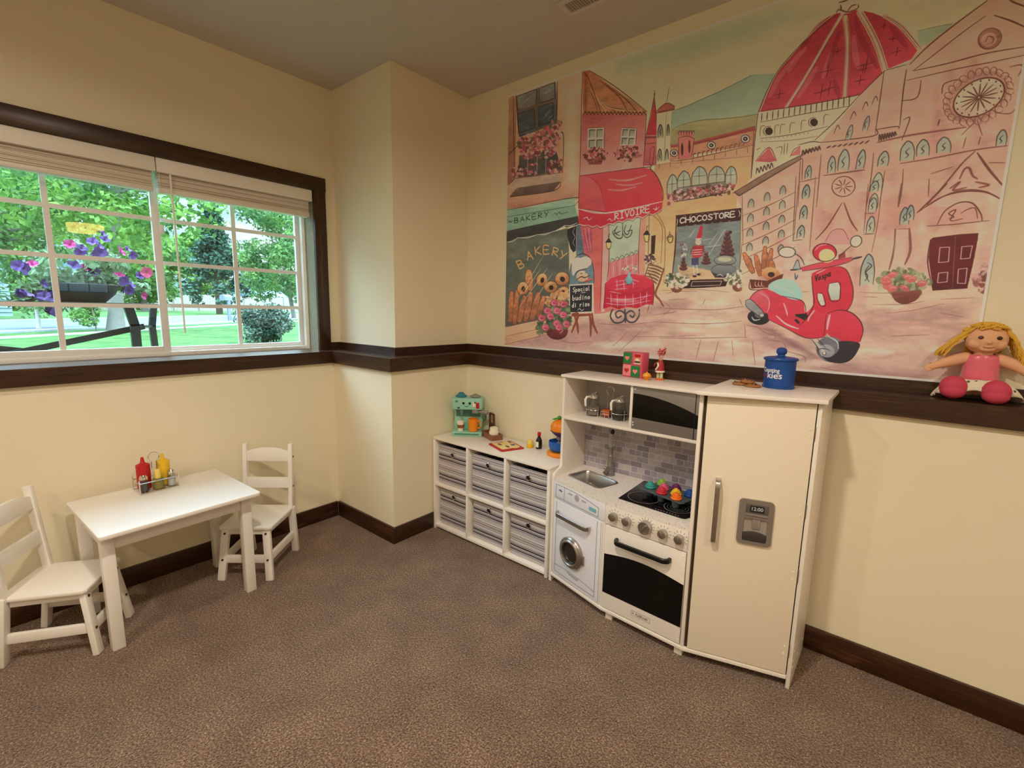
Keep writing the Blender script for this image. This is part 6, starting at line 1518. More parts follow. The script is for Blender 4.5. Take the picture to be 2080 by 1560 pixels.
    for q in ([(690, 965), (760, 925), (690, 975)], [(780, 870), (900, 760), (1050, 600)], [(1050, 600), (1160, 490), (1215, 440)], [(680, 900), (760, 880), (820, 885)], [(820, 885), (1140, 845), (1160, 800)], [(1160, 805), (1290, 785), (1300, 800)]): line(q, 1.5)
    for k in range(6): line([(700+k*20, 965-k*6), (706+k*20, 935-k*5), (716+k*20, 955-k*5)], 2.4, (74, 40, 32))
    for k in range(8): line([(855+k*34, 918-k*4), (878+k*34, 908-k*5)], 2.8, (84, 46, 36))
    for k in range(7): line([(1178+k*16, 878-k*5), (1182+k*16, 838-k*3), (1190+k*16, 870-k*5)], 2.4, (74, 40, 32))
    for x, y in ((920, 800), (1020, 715), (1095, 655), (1155, 620)): line([(x-22, y+30), (x+2, y-22), (x+16, y+4)], 1.2, (60, 40, 36))
    for x, y in ((985, 820), (1090, 765)): arch(x, y+48, 30, 92, 26, (150, 150, 124), (60, 44, 40))
    line([(1210, 440), (1185, 620), (1155, 830)], 1.3); line([(1350, 430), (1330, 560), (1308, 780)], 1.6); line([(1210, 440), (1350, 400)], 1.2)
    # big gable
    for q, w in (([(1370, 400), (1480, 290), (1640, 160), (1850, 5)], 2.6), ([(1390, 440), (1520, 340), (1700, 200), (1840, 100)], 1.8), ([(1895, 95), (2000, 130), (2100, 175)], 2.4), ([(1990, 0), (2030, 20), (2100, 45)], 2.6), ([(1400, 438), (1600, 395), (1850, 330), (2090, 290)], 2.2), ([(1350, 500), (1650, 430), (1880, 385), (2090, 340)], 1.8), ([(1320, 625), (1415, 605), (1440, 500)], 1.8), ([(1570, 580), (1585, 520), (1680, 490)], 1.8), ([(1545, 780), (1555, 740)], 2.2), ([(1900, 700), (1990, 705), (2030, 670)], 1.4), ([(1990, 415), (2070, 405), (2045, 470)], 1.8)): line(q, w, (98, 46, 30))
    fill(ell(1868, 240, 74, 60, -.5), (150, 92, 70), (130, 74, 56), .8, .3); fill(ell(1862, 246, 52, 42, -.5), (196, 138, 110), None, .8, .3); line(ell(1868, 240, 76, 62, -.5)+ell(1868, 240, 76, 62, -.5)[:1], 1.5, (96, 44, 30), .9, True, False); line([(1840, 260), (1860, 225), (1890, 240), (1880, 270)], 1.6, (110, 54, 38))
    # rose window
    c0 = (1800, 605); fill(ell(1790, 600, 215, 140, -.5), (182, 124, 98), None, .85, .2)
    for k in range(26):
        t = 2*PI*k/26; x = 1795+212*math.cos(t)*math.cos(-.5)-140*math.sin(t)*math.sin(-.5); y = 600+212*math.cos(t)*math.sin(-.5)+140*math.sin(t)*math.cos(-.5); line(ell(x, y, 26, 20, rr.random()*3, 10), 1.3, (112, 58, 42), .8)
    fill(ell(1800, 605, 172, 104, -.5), (210, 172, 132), (204, 158, 122), 1, .1); line(ell(1800, 605, 172, 104, -.5)+ell(1800, 605, 172, 104, -.5)[:1], 2.2, (92, 42, 30), .95, False, False)
    for k in range(16):
        t = 2*PI*k/16; f = lambda q: (1800+q*172*math.cos(t)*math.cos(-.5)-q*104*math.sin(t)*math.sin(-.5), 605+q*172*math.cos(t)*math.sin(-.5)+q*104*math.sin(t)*math.cos(-.5)); line([f(.06), f(.4), f(.72)], 2.0, (86, 40, 30)); x, y = f(.88); fill(ell(x, y, 6, 6, 0, 8), (96, 46, 34))
    # arcade and lower fronts
    line([(1170, 885), (1370, 840), (1720, 790)], 3.2, (124, 62, 48), .85); line([(1310, 1015), (1500, 985), (1780, 930), (1975, 905)], 2.6, (124, 62, 48), .85); line([(835, 1090), (980, 1070), (1090, 1055)], 2.2, (112, 58, 44)); line([(1320, 870), (1370, 735), (1330, 745)], 1.8, (98, 46, 30))
    for x, y, w, h, l in ((882, 1075, 46, 105, 8), (955, 1060, 66, 132, 14), (1058, 1050, 48, 120, 24), (1200, 1035, 62, 96, 18), (1352, 1000, 84, 124, 10), (1450, 970, 76, 104, 6), (1580, 950, 84, 98, 6), (1935, 905, 60, 100, 16)): arch(x, y, w, h, l, (146, 148, 124), (52, 38, 36), 1.3)
    for q in ([(690, 1000), (675, 1285)], [(820, 960), (790, 1285)], [(705, 985), (700, 1120)], [(1145, 950), (1130, 1100), (1100, 1285)], [(1215, 1060), (1180, 1285)], [(1330, 1050), (1320, 1180), (1300, 1285)], [(690, 1130), (800, 1105)], [(1490, 1110), (1485, 1220)], [(1500, 1080), (1640, 1035)], [(1860, 1010), (1960, 1010)], [(1700, 920), (1720, 850)], [(1795, 900), (1810, 850)], [(1690, 840), (1770, 760)], [(1790, 750), (1820, 840)]): line(q, 1.5, (110, 54, 38))
    for x, y, w, h in ((735, 1110, 36, 82), (722, 1235, 36, 82)): arch(x, y, w, h, 12, (130, 136, 118), (48, 38, 36), 1.2)
    for x, y, w, h in ((1165, 1190, 60, 118), (1140, 1300, 52, 98)): arch(x, y, w, h, 14, (170, 164, 128), (60, 48, 40), 1.2)
    fill(ell(958, 1158, 70, 60, -.2), (206, 150, 116), None, .9); line(ell(958, 1158, 72, 62, -.2)+ell(958, 1158, 72, 62, -.2)[:1], 1.5, (100, 48, 34), .9, False, False)
    for k in range(9): t = 2*PI*k/9; line([(958+12*math.cos(t), 1158+10*math.sin(t)), (958+56*math.cos(t), 1158+46*math.sin(t))], 1.7, (112, 54, 40))
    # gothic pediment at the right
    fill([(1500, 1285), (1780, 950), (1960, 1170), (1960, 1285)], (206, 160, 126), None, .6, .1)
    for q, w in (([(1480, 1270), (1600, 1130), (1700, 1010), (1775, 940)], 2.6), ([(1790, 950), (1860, 1050), (1945, 1150)], 3.6), ([(1470, 1285), (1600, 1210), (1720, 1180), (1840, 1190), (1935, 1235)], 2.4)): line(q, w, (104, 50, 36))
    for q in ([(1680, 1110), (1710, 1050), (1740, 1045), (1760, 1090), (1790, 1110)], [(1620, 1170), (1680, 1130), (1640, 1180), (1720, 1165)], [(1780, 1130), (1830, 1140), (1860, 1150), (1800, 1165)]): line(q, 4.5, (150, 80, 66), .7); line(q, 1.4, (100, 42, 34))
    use('D')
    # side wall rows
    for k in range(5): line([(470, 165+k*83), (620, 105+k*80), (775, 28+k*78)], 1.3, (120, 62, 46))
    for r_ in range(5):
        for c_, x in enumerate((520, 612, 702)): arch(x-r_*3, 118+r_*82-c_*38, 32, 50-r_*2, 4, (126, 118, 100), (56, 42, 38), 1.1, False)
    line([(470, 40), (475, 330)], .9); line([(778, -60), (760, 310)], 1.1); line([(890, -60), (855, 365)], 1.2, (110, 54, 38)); line([(760, 305), (815, 300)], 1.0); line([(790, -10), (765, 300)], .9)
    for x, y, h in ((832, 60, 74), (818, 185, 80), (802, 292, 74)): arch(x, y, 40, h, 10, (120, 128, 112), (44, 36, 36), 1.3)
    for x, y, h in ((1222, 25, 60), (1212, 140, 80), (1200, 262, 96)): arch(x, y, 44, h, 12, (150, 152, 126), (50, 40, 38), 1.2)
    line([(1270, -20), (1245, 200), (1210, 370)], 1.1, (120, 56, 40)); line([(1165, 268), (1225, 266)], 1.3); line([(1170, 150), (1225, 150)], 1.0); line([(1190, -20), (1165, 260)], 1.0)
    line([(890, 300), (960, 220), (1040, 90)], 2.4, (104, 50, 36)); line([(1052, 88), (1090, 190), (1128, 248)], 2.4, (104, 50, 36)); fill([(945, 320), (960, 280), (1000, 248), (1045, 245), (1075, 285), (1078, 325)], (206, 128, 112), None, .9, .1, sm=True); line([(945, 310), (985, 250), (1045, 242), (1078, 300)], 1.2, (130, 60, 48))
    for x, y, w, h in ((1395, 215, 50, 100), (1428, 190, 40, 88)): arch(x, y, w, h, 8, (110, 124, 112), (44, 40, 40), 1.3)
    for q, w in (([(1345, 240), (1340, 350), (1310, 470)], 3.4), ([(1425, 235), (1430, 360), (1400, 440)], 4), ([(1350, 240), (1420, 238)], 1.4), ([(1380, -20), (1360, 110)], 2.4)): line(q, w, (110, 58, 46), .8)
    fill([(1350, 240), (1420, 240), (1395, 430), (1330, 450)], (208, 160, 126), None, .7, .08)
    fill([(1585, 212), (1640, 130), (1720, 90), (1790, 92), (1830, 150), (1840, 190)], (204, 142, 116), None, .8, .1, sm=True); line([(1585, 212), (1630, 135), (1710, 88), (1785, 92), (1832, 150), (1840, 190)], 2.4, (100, 44, 34)); line([(1525, 222), (1680, 212), (1880, 190)], 1.8, (112, 54, 42)); line([(1650, 180), (1680, 170), (1650, 150), (1690, 130), (1660, 190), (1730, 180)], 1.7, (84, 34, 28)); line([(1720, 150), (1750, 130), (1800, 120), (1815, 180)], 1.5, (84, 34, 28))
    line([(1470, 145), (1560, 60), (1640, -20)], 3.0, (104, 50, 36)); line([(1480, 140), (1600, 60), (1740, 25), (1860, 30), (1940, 66)], 2.2, (104, 50, 36))
    fill([(1545, 300), (1560, 288), (1700, 270), (1820, 262), (1815, 300), (1790, 430), (1755, 578), (1560, 590), (1535, 400)], (96, 24, 26), (80, 16, 20), 1, .25); line([(1690, 280), (1670, 575)], 1.2, (150, 70, 60), .8)
    for q in ([(1600, 345), (1655, 342), (1648, 425), (1592, 430)], [(1725, 340), (1785, 335), (1770, 405), (1718, 410)], [(1592, 490), (1645, 485), (1640, 540), (1586, 545)], [(1705, 468), (1755, 462), (1745, 550), (1700, 548)]): line(q+q[:1], 1.4, (206, 160, 140), .85, False, False)
    line([(1545, 300), (1530, 430), (1560, 590)], 1.6, (60, 16, 18))
    def bush(x, y, rx, ry, n):
        dabs(ell(x, y, rx, ry), n, 20, [(140, 132, 90), (112, 108, 72), (160, 146, 104), (90, 84, 56)])
        for k in range(9): xx, yy = x+rr.uniform(-.75, .75)*rx, y+rr.uniform(-.8, .6)*ry; fill(ell(xx, yy, 30, 18, rr.uniform(-.4, .4)), (196, 96, 82), (178, 76, 70), .95, .2); line([(xx-16, yy-2), (xx, yy-9), (xx+18, yy-3)], 1.1, (226, 170, 146), .8)
    bush(1395, 545, 148, 74, 150); fill([(1325, 600), (1400, 596), (1490, 590), (1470, 640), (1400, 668), (1345, 648)], (132, 66, 48), (96, 44, 34), 1, .2, sm=True)
    dabs([(1780, 480), (1870, 450), (1850, 600), (1790, 540)], 50, 18, [(140, 84, 66), (196, 130, 108), (110, 60, 48), (208, 156, 130)])
    arch(1180, 562, 76, 180, 16, (138, 146, 128), (48, 40, 40), 1.4); line([(1195, 540), (1175, 490), (1210, 450), (1185, 430)], 1.6, (44, 36, 36))
    # paving lines
    for q in ([(0, 690), (300, 700), (480, 680)], [(0, 770), (250, 780), (470, 765)], [(0, 860), (200, 862), (500, 856)], [(245, 670), (260, 640)], [(235, 870), (205, 985)], [(335, 880), (305, 995)], [(412, 875), (420, 960)], [(528, 880), (545, 1015)], [(455, 640), (470, 672)], [(485, 790), (490, 860)], [(500, 790), (560, 800), (600, 830), (660, 850), (655, 865)], [(620, 870), (700, 885), (720, 915)], [(700, 930), (820, 965), (830, 1000)], [(1140, 600), (1300, 605), (1480, 600)], [(1160, 625), (1240, 628)], [(1220, 670), (1400, 668), (1510, 650)], [(1295, 720), (1460, 700), (1620, 665)], [(1590, 715), (1730, 740)], [(1320, 850), (1540, 842)], [(1600, 640), (1800, 630)], [(760, 600), (850, 596)], [(920, 1030), (1030, 1050)]): line(q, 1.1, (120, 66, 52), .7)
    for q in ([(10, 590), (220, 585), (400, 600)], [(0, 640), (60, 690), (10, 740)], [(20, 720), (80, 715)]): line(q, 1.1, (130, 76, 58), .6)
    use('B')
    for q in ([(1400, 1230), (1300, 1330), (1180, 1440)], [(1260, 1250), (1190, 1330), (1120, 1390)], [(1500, 1100), (1650, 1080), (1720, 1060)], [(980, 1180), (1260, 1190), (1540, 1160)], [(640, 1340), (760, 1360), (900, 1345)], [(1300, 1300), (1600, 1300), (1900, 1290)], [(1620, 900), (1700, 880), (1900, 880)], [(1640, 960), (1800, 950)]): line(q, 1.0, (120, 70, 58), .6)
    # ---- scooter
    use('H')
    fill([(40, 640), (200, 700), (330, 790), (500, 880), (700, 930), (860, 930), (700, 900), (560, 850), (420, 760), (240, 660)], (128, 76, 72), None, .6, .2, soft=14)
    for a, b, w in (((100, 280), (40, 155), 36), ((150, 300), (120, 170), 34), ((172, 250), (184, 110), 30), ((200, 280), (228, 125), 30), ((235, 270), (225, 205), 40)): 
        loaf(a, b, w, (176, 100, 60))
    fill(ell(225, 295, 66, 48, .2), (204, 144, 88), (170, 96, 56), 1, .2); fill(ell(226, 298, 24, 18), (50, 24, 20)); fill([(78, 330), (200, 340), (310, 290), (300, 330), (210, 385), (88, 395)], (98, 38, 30), None, 1, .2)
    for x in (118, 140, 162): line([(x, 345), (x-3, 372), (x+14, 380)], 1.2, (214, 160, 136))
    line([(82, 332), (80, 398), (180, 400)], 1.4, (60, 26, 22))
    fill(ell(140, 592, 78, 52, .1), (32, 30, 32), (20, 18, 20)); fill(ell(146, 575, 34, 22, .1), (90, 86, 84)); line([(92, 590), (110, 612), (150, 606)], 1.8, (206, 200, 190), .8)
    fill([(75, 470), (100, 430), (150, 402), (200, 400), (330, 450), (440, 475), (465, 560), (540, 490), (600, 520), (610, 640), (600, 720), (500, 735), (430, 720), (330, 665), (215, 610), (200, 570), (150, 540), (90, 490)], (202, 52, 62), (190, 36, 50), 1, .12, sm=True)
    fill(ell(150, 490, 68, 84, -.15), (206, 84, 84), (190, 52, 60), 1, .1); line([(150, 425), (205, 460), (212, 520), (195, 560)], 1.6, (226, 150, 140), .8); line([(78, 465), (105, 428), (150, 403), (200, 398)], 1.3, (80, 16, 20))
    fill([(48, 478), (85, 470), (140, 520), (175, 565), (160, 590), (110, 560), (60, 525)], (150, 140, 122), (120, 112, 100), 1, .15, sm=True); line([(48, 478), (85, 470), (140, 520), (178, 570), (160, 592), (110, 562), (55, 520), (48, 478)], 1.3, (50, 36, 32)); fill(ell(160, 578, 16, 13), (156, 148, 134)); line(ell(160, 578, 16, 13), 1.0)
    fill([(205, 380), (250, 340), (320, 325), (390, 345), (430, 400), (440, 462), (390, 472), (330, 455), (260, 425)], (160, 190, 160), (140, 176, 150), 1, .1, sm=True); line([(240, 370), (330, 400), (400, 440)], 3, (196, 208, 176), .5)
    fill([(390, 572), (470, 565), (480, 590), (455, 612), (395, 585)], (26, 18, 20)); fill([(385, 610), (400, 602), (425, 628), (412, 640)], (30, 18, 20))
    fill([(505, 310), (520, 282), (600, 252), (690, 240), (740, 262), (775, 330), (790, 400), (785, 480), (745, 550), (690, 545), (620, 555), (560, 560), (520, 520), (512, 400)], (196, 40, 52), (186, 34, 48), 1, .10, sm=True)
    line([(505, 310), (512, 400), (520, 500), (470, 600), (420, 650)], 1.4, (70, 12, 18)); line([(690, 240), (745, 265), (778, 340), (792, 410), (783, 490), (742, 560)], 1.4, (70, 12, 18))
    fill([(600, 560), (680, 542), (760, 555), (830, 605), (858, 670), (845, 740), (820, 770), (720, 770), (620, 710), (590, 640)], (204, 48, 60), (186, 34, 48), 1, .1, sm=True); line([(610, 565), (690, 543), (770, 556), (835, 610), (860, 680), (840, 760)], 1.6, (60, 10, 16)); line([(606, 570), (598, 650), (590, 720)], 1.2, (110, 16, 24))
    fill(ell(640, 815, 106, 88, .3), (108, 100, 94), (90, 82, 80), 1, .2); fill([(690, 760), (830, 768), (820, 830), (770, 890), (700, 910), (620, 895), (580, 860), (640, 862), (690, 820)], (40, 32, 34), (30, 24, 26), 1, .2, sm=True); fill(ell(608, 825, 56, 44, .2), (150, 140, 128), (124, 114, 104)); fill(ell(590, 838, 20, 18), (190, 182, 168)); line(ell(592, 840, 14, 12)+ell(592, 840, 14, 12)[:1], 1.2, (40, 30, 30), .9, False, False); line([(620, 725), (680, 760), (690, 810)], 2.0, (200, 194, 184), .8); line([(515, 745), (555, 790), (590, 830)], 4.6, (176, 160, 136)); line([(505, 745), (545, 800), (560, 850)], 1.3, (50, 36, 34)); line([(545, 740), (600, 800)], 1.2, (50, 36, 34)); line(ell(592, 838, 48, 30, .2)[10:24], 1.4, (50, 40, 40))
    for q, w in (([(312, 495), (330, 545), (338, 580)], 2.2), ([(262, 582), (330, 640), (415, 672)], 2.8), ([(525, 545), (490, 590), (480, 620)], 2.2), ([(632, 575), (620, 620), (612, 675)], 3.4), ([(540, 290), (600, 262)], 2.0)): line(q, w, (236, 176, 160), .8)
    line([(215, 612), (330, 668), (430, 722), (500, 738), (600, 728)], 1.3, (70, 14, 18)); line([(300, 445), (440, 480), (468, 565)], 1.2, (70, 14, 18))
    fill([(625, 360), (690, 350), (702, 380), (695, 470), (640, 475), (620, 410)], (190, 184, 150), (160, 160, 132)); line([(625, 360), (690, 350), (704, 385), (696, 472), (640, 478), (618, 410), (625, 360)], 1.3, (60, 20, 22)); fill([(545, 425), (580, 432), (598, 505), (570, 512), (548, 470)], (186, 170, 140)); line([(545, 425), (582, 432), (600, 508), (568, 512), (545, 465), (545, 425)], 1.2, (60, 20, 22))
    word('Vespa', 530, 345, 640, 305, 40, 1.5, (30, 14, 16), .25)
    fill([(430, 250), (560, 218), (700, 192), (780, 178), (790, 195), (720, 222), (560, 255), (440, 272)], (196, 60, 66), None, 1, .1); line([(430, 250), (560, 216), (790, 176)], 1.0, (80, 16, 20)); line([(440, 273), (560, 257), (720, 224), (792, 196)], 1.3, (70, 14, 18))
    line([(360, 266), (430, 258)], 3.4, (44, 36, 36)); line([(785, 190), (850, 175)], 3.4, (44, 36, 36)); fill([(690, 160), (735, 140), (740, 180), (690, 190)], (150, 56, 52))
    fill(ell(595, 145, 82, 62, .05), (200, 40, 54), (176, 30, 44)); fill(ell(610, 168, 56, 48, .1), (222, 190, 122), (206, 170, 104)); line(ell(595, 145, 82, 62, .05)+ell(595, 145, 82, 62, .05)[:1], 1.4, (70, 12, 18), .9, False, False); line([(530, 130), (560, 100), (610, 90)], 1.8, (230, 150, 140), .8)
    fill(ell(336, 143, 58, 36), (206, 182, 140)); line(ell(336, 143, 58, 36)+ell(336, 143, 58, 36)[:1], 1.4, (60, 46, 38), .9, False, False); fill(ell(812, 68, 42, 36, -.7), (206, 178, 138)); line(ell(812, 68, 42, 36, -.7)+ell(812, 68, 42, 36, -.7)[:1], 1.4, (60, 46, 38), .9, False, False); line([(385, 150), (430, 180), (455, 230)], 1.6, (60, 44, 38)); line([(780, 98), (730, 140), (690, 180)], 1.6, (60, 44, 38))
    fill([(380, 260), (405, 195), (425, 265)], (130, 144, 136), None, .7); line([(375, 262), (408, 195), (428, 262)], 1.3, (40, 44, 46)); line([(390, 290), (396, 330), (410, 300)], 2.2, (60, 74, 80))
    # ---- thin pale border, then from measured colours to paint colours
    bw = 7
    for sl in ((slice(0, bw), slice(None)), (slice(Hc-bw, Hc), slice(None)), (slice(None), slice(Wc-bw, Wc))): img[sl] = (214, 190, 148)
    v = np.clip(img, 0, 255)/255
    v = np.where(v <= .04045, v/12.92, ((v+.055)/1.055)**2.4)*np.array(MURAL_GAIN, np.float32)
    v = np.clip(v*.97+.014, 0, .86)
    v = np.where(v <= .0031308, v*12.92, 1.055*v**(1/2.4)-.055)
    px = np.ones((Hc, Wc, 4), np.float32); px[..., :3] = v[::-1]
    im = bpy.data.images.new('street_painting', Wc, Hc); im.pixels.foreach_set(px.ravel()); im.pack()
    m = bpy.data.materials.new('mural_paint'); m.use_nodes = True; nt = m.node_tree; b = nt.nodes['Principled BSDF']
    ti = nt.nodes.new('ShaderNodeTexImage'); ti.image = im; tc = nt.nodes.new('ShaderNodeTexCoord')
    nt.links.new(tc.outputs['UV'], ti.inputs[0]); nt.links.new(ti.outputs[0], b.inputs['Base Color']); b.inputs['Roughness'].default_value = .6
    mb = MB(); mb.box(X0, X1, ym, DU-.0005, Z0, Z1)
    o = mb.build('wall_mural', m, smooth=0)
    uv = o.data.uv_layers.new(name='UVMap')
    for lp in o.data.loops:
        c = o.data.vertices[lp.vertex_index].co; uv.data[lp.index].uv = ((c.x-X0)/(X1-X0), (c.z-Z0)/(Z1-Z0))
    tag(o, 'large painted mural of a pink Italian street with red scooter and domed cathedral', 'mural')
MURAL_GAIN = (1.62, 2.1, 3.05)
import time as _t
_t0 = _t.time(); make_mural(); print('mural', round(_t.time()-_t0, 1), 's')
# ------------------------------------------------------------------ outdoors
GZ = .6
def patchy(name, c0, c1, scale, rough=.9, bump=0):
    m = bpy.data.materials.new(name); m.use_nodes = True; nt = m.node_tree; b = nt.nodes['Principled BSDF']
    tc = nt.nodes.new('ShaderNodeTexCoord'); n = nt.nodes.new('ShaderNodeTexNoise'); n.inputs['Scale'].default_value = scale; n.inputs['Detail'].default_value = 6; n.inputs['Roughness'].default_value = .65
    nt.links.new(tc.outputs['Object'], n.inputs['Vector']); r = ramp(nt, [(.35, c0), (.65, c1)]); nt.links.new(n.outputs['Fac'], r.inputs[0]); nt.links.new(r.outputs[0], b.inputs['Base Color'])
    b.inputs['Roughness'].default_value = rough; b.inputs['Specular IOR Level'].default_value = .15
    return m
M_grass = patchy('lawn_grass', (42, 76, 38), (76, 112, 56), 2.5)
M_asph = patchy('asphalt', (92, 100, 112), (116, 124, 136), 4); M_conc = patchy('concrete', (150, 160, 164), (176, 182, 184), 6)
o = MB().mesh([(-140, -90, GZ), (-.32, -90, GZ), (-.32, 130, GZ), (-140, 130, GZ), (-140, -90, GZ-.2), (-.32, -90, GZ-.2), (-.32, 130, GZ-.2), (-140, 130, GZ-.2)], [(0, 1, 2, 3), (7, 6, 5, 4), (0, 4, 5, 1), (1, 5, 6, 2), (2, 6, 7, 3), (3, 7, 4, 0)]).build('lawn', M_grass, smooth=0)
struct(o, 'green front lawn running down to the street', 'lawn')
def strip(name, P, Q, w0, w1, M, label, cat, z=.03):
    P = Vector((P[0], P[1], 0)); Q = Vector((Q[0], Q[1], 0)); d = (Q-P).normalized(); n = Vector((-d.y, d.x, 0)); A = P-d*90; B = Q+d*90
    if n.x > 0: n = -n
    vs = [A+n*w0, B+n*w0, B+n*w1, A+n*w1]; vs = [Vector((v.x, v.y, GZ+.001)) for v in vs]+[Vector((v.x, v.y, GZ+z)) for v in vs]
    struct(MB().mesh(vs, [(3, 2, 1, 0), (4, 5, 6, 7), (0, 1, 5, 4), (1, 2, 6, 5), (2, 3, 7, 6), (3, 0, 4, 7)]).build(name, M, smooth=0), label, cat)
SP, SQ = (-13.66, -1.22), (-17.64, 3.20)
strip('street', SP, SQ, 0, 6.3, M_asph, 'grey asphalt street beyond the lawn', 'street', .015)
strip('curb', SP, SQ, -.35, 0, M_conc, 'pale curb on the near edge of the street', 'curb', .05); strip('kerb_far', SP, SQ, 6.3, 6.7, M_conc, 'pale curb on the far edge of the street', 'curb', .05)
strip('sidewalk', SP, SQ, -1.9, -1.5, M_conc, 'thin pale walkway across the lawn before the street', 'sidewalk', .02)
def leaf_mat(name, c0, c1, tr=.35):
    m = bpy.data.materials.new(name); m.use_nodes = True; nt = m.node_tree; b = nt.nodes['Principled BSDF']
    tc = nt.nodes.new('ShaderNodeTexCoord'); n = nt.nodes.new('ShaderNodeTexNoise'); n.inputs['Scale'].default_value = 1.1; n.inputs['Detail'].default_value = 5
    nt.links.new(tc.outputs['Object'], n.inputs['Vector']); r = ramp(nt, [(.38, c0), (.62, c1)]); nt.links.new(n.outputs['Fac'], r.inputs[0]); nt.links.new(r.outputs[0], b.inputs['Base Color'])
    b.inputs['Roughness'].default_value = .6; b.inputs['Specular IOR Level'].default_value = .25
    t = nt.nodes.new('ShaderNodeBsdfTranslucent'); mx = nt.nodes.new('ShaderNodeMixShader'); mx.inputs[0].default_value = tr
    nt.links.new(r.outputs[0], t.inputs[0]); nt.links.new(b.outputs[0], mx.inputs[1]); nt.links.new(t.outputs[0], mx.inputs[2]); nt.links.new(mx.outputs[0], nt.nodes['Material Output'].inputs[0])
    return m
M_bark = mat('bark', (128, 124, 116), .9, noise=.25, nscale=9, bump=.5, bscale=30); M_barkw = mat('birch_bark', (196, 192, 182), .8, noise=.15, nscale=12)
def leaves(name, blobs, n, size, M, parent, seed, down=0.):
    """leaf blades scattered through rounded clumps; one mesh"""
    g = np.random.default_rng(seed); B = np.array(blobs, float); w = (B[:, 3]**2); w /= w.sum()
    k = g.choice(len(B), n, p=w); d = g.normal(size=(n, 3)); d /= np.linalg.norm(d, axis=1)[:, None]
    rad = B[k, 3]*(.45+.6*g.random(n)**.6); c = B[k, :3]+d*rad[:, None]*np.array([1, 1, .78]); c[:, 2] -= down*g.random(n)
    nrm = d*.7+g.normal(size=(n, 3))*.6+np.array([0, 0, .4]); nrm /= np.linalg.norm(nrm, axis=1)[:, None]
    t = np.cross(nrm, g.normal(size=(n, 3))); t /= np.linalg.norm(t, axis=1)[:, None]; b = np.cross(nrm, t)
    s = size*(.6+.8*g.random(n))[:, None]
    v = np.stack([c-t*s, c-b*s*.55, c+t*s, c+b*s*.55], 1).reshape(-1, 3)
    me = bpy.data.meshes.new(name); me.from_pydata(v.tolist(), [], np.arange(4*n).reshape(-1, 4).tolist()); me.materials.append(M)
    o = bpy.data.objects.new(name, me); C.objects.link(o); o.parent = parent; o.matrix_parent_inverse = inv_of(parent); return o
def crown(c, rx, rz, n, r, seed):
    g = random.Random(seed); out = []
    for _ in range(n):
        while True:
            x, y, z = g.uniform(-1, 1), g.uniform(-1, 1), g.uniform(-1, 1)
            if x*x+y*y+z*z < 1: break
        out.append((c[0]+x*rx, c[1]+y*rx, c[2]+z*rz, r*g.uniform(.6, 1.25)))
    return out
def tree(label, base, trunk_h, tr, c, rx, rz, nb, r, n, size, M, seed, bark=M_bark, name='tree', down=0., group='trees seen through the window'):
    t = thing(name, label, 'tree', (base[0], base[1], GZ), group=group); bl = crown(c, rx, rz, nb, r, seed)
    leaves('foliage', bl, n, size, M, t, seed, down)
    m = MB(); top = Vector((c[0], c[1], GZ+trunk_h)); B_ = Vector((base[0], base[1], GZ-.05))
    m.tube([B_, B_.lerp(top, .12), B_.lerp(top, .5), top], [tr*1.35, tr, tr*.85, tr*.5], 12)
    g = random.Random(seed+1)
    for q in g.sample(bl, min(8, len(bl))):
        s = B_.lerp(top, g.uniform(.55, .95)); e = Vector(q[:3]); m.tube([s, (s+e)/2+Vector((0, 0, -.1)), e], [tr*.4, tr*.25, tr*.1], 7)
    part(m, 'trunk', bark, t, world=True); return t
M_lf1 = leaf_mat('leaves_fresh', (64, 110, 52), (140, 178, 84)); M_lf2 = leaf_mat('leaves_mid', (56, 98, 56), (120, 160, 86)); M_lf3 = leaf_mat('needles_dark', (30, 60, 50), (64, 100, 78), .15); M_lf4 = leaf_mat('leaves_grey_green', (46, 66, 56), (96, 118, 102), .15)
tree('large leafy tree with thick pale trunk standing in the middle of the lawn', (-13.71, .93), 4.6, .17, (-14.0, 1.35, 5.3), 3.5, 2.7, 70, .8, 15000, .085, M_lf1, 21)
tree('leafy tree with slim trunk at the right side of the window view', (-25.2, 11.4), 4.0, .11, (-25.6, 11.0, 4.6), 2.5, 3.0, 60, .75, 12000, .10, M_lf2, 31)
tree('wide leafy tree filling the upper left panes, no trunk showing', (-24.5, -1.2), 5.0, .2, (-24.5, -.6, 5.8), 3.6, 3.0, 60, .95, 11000, .12, M_lf2, 41)
tree('slender young tree with thin white trunk near the street', (-15.63, -.36), 1.3, .05, (-15.7, -.35, 1.95), .85, .5, 16, .3, 2200, .06, M_lf2, 51, M_barkw, down=.5)
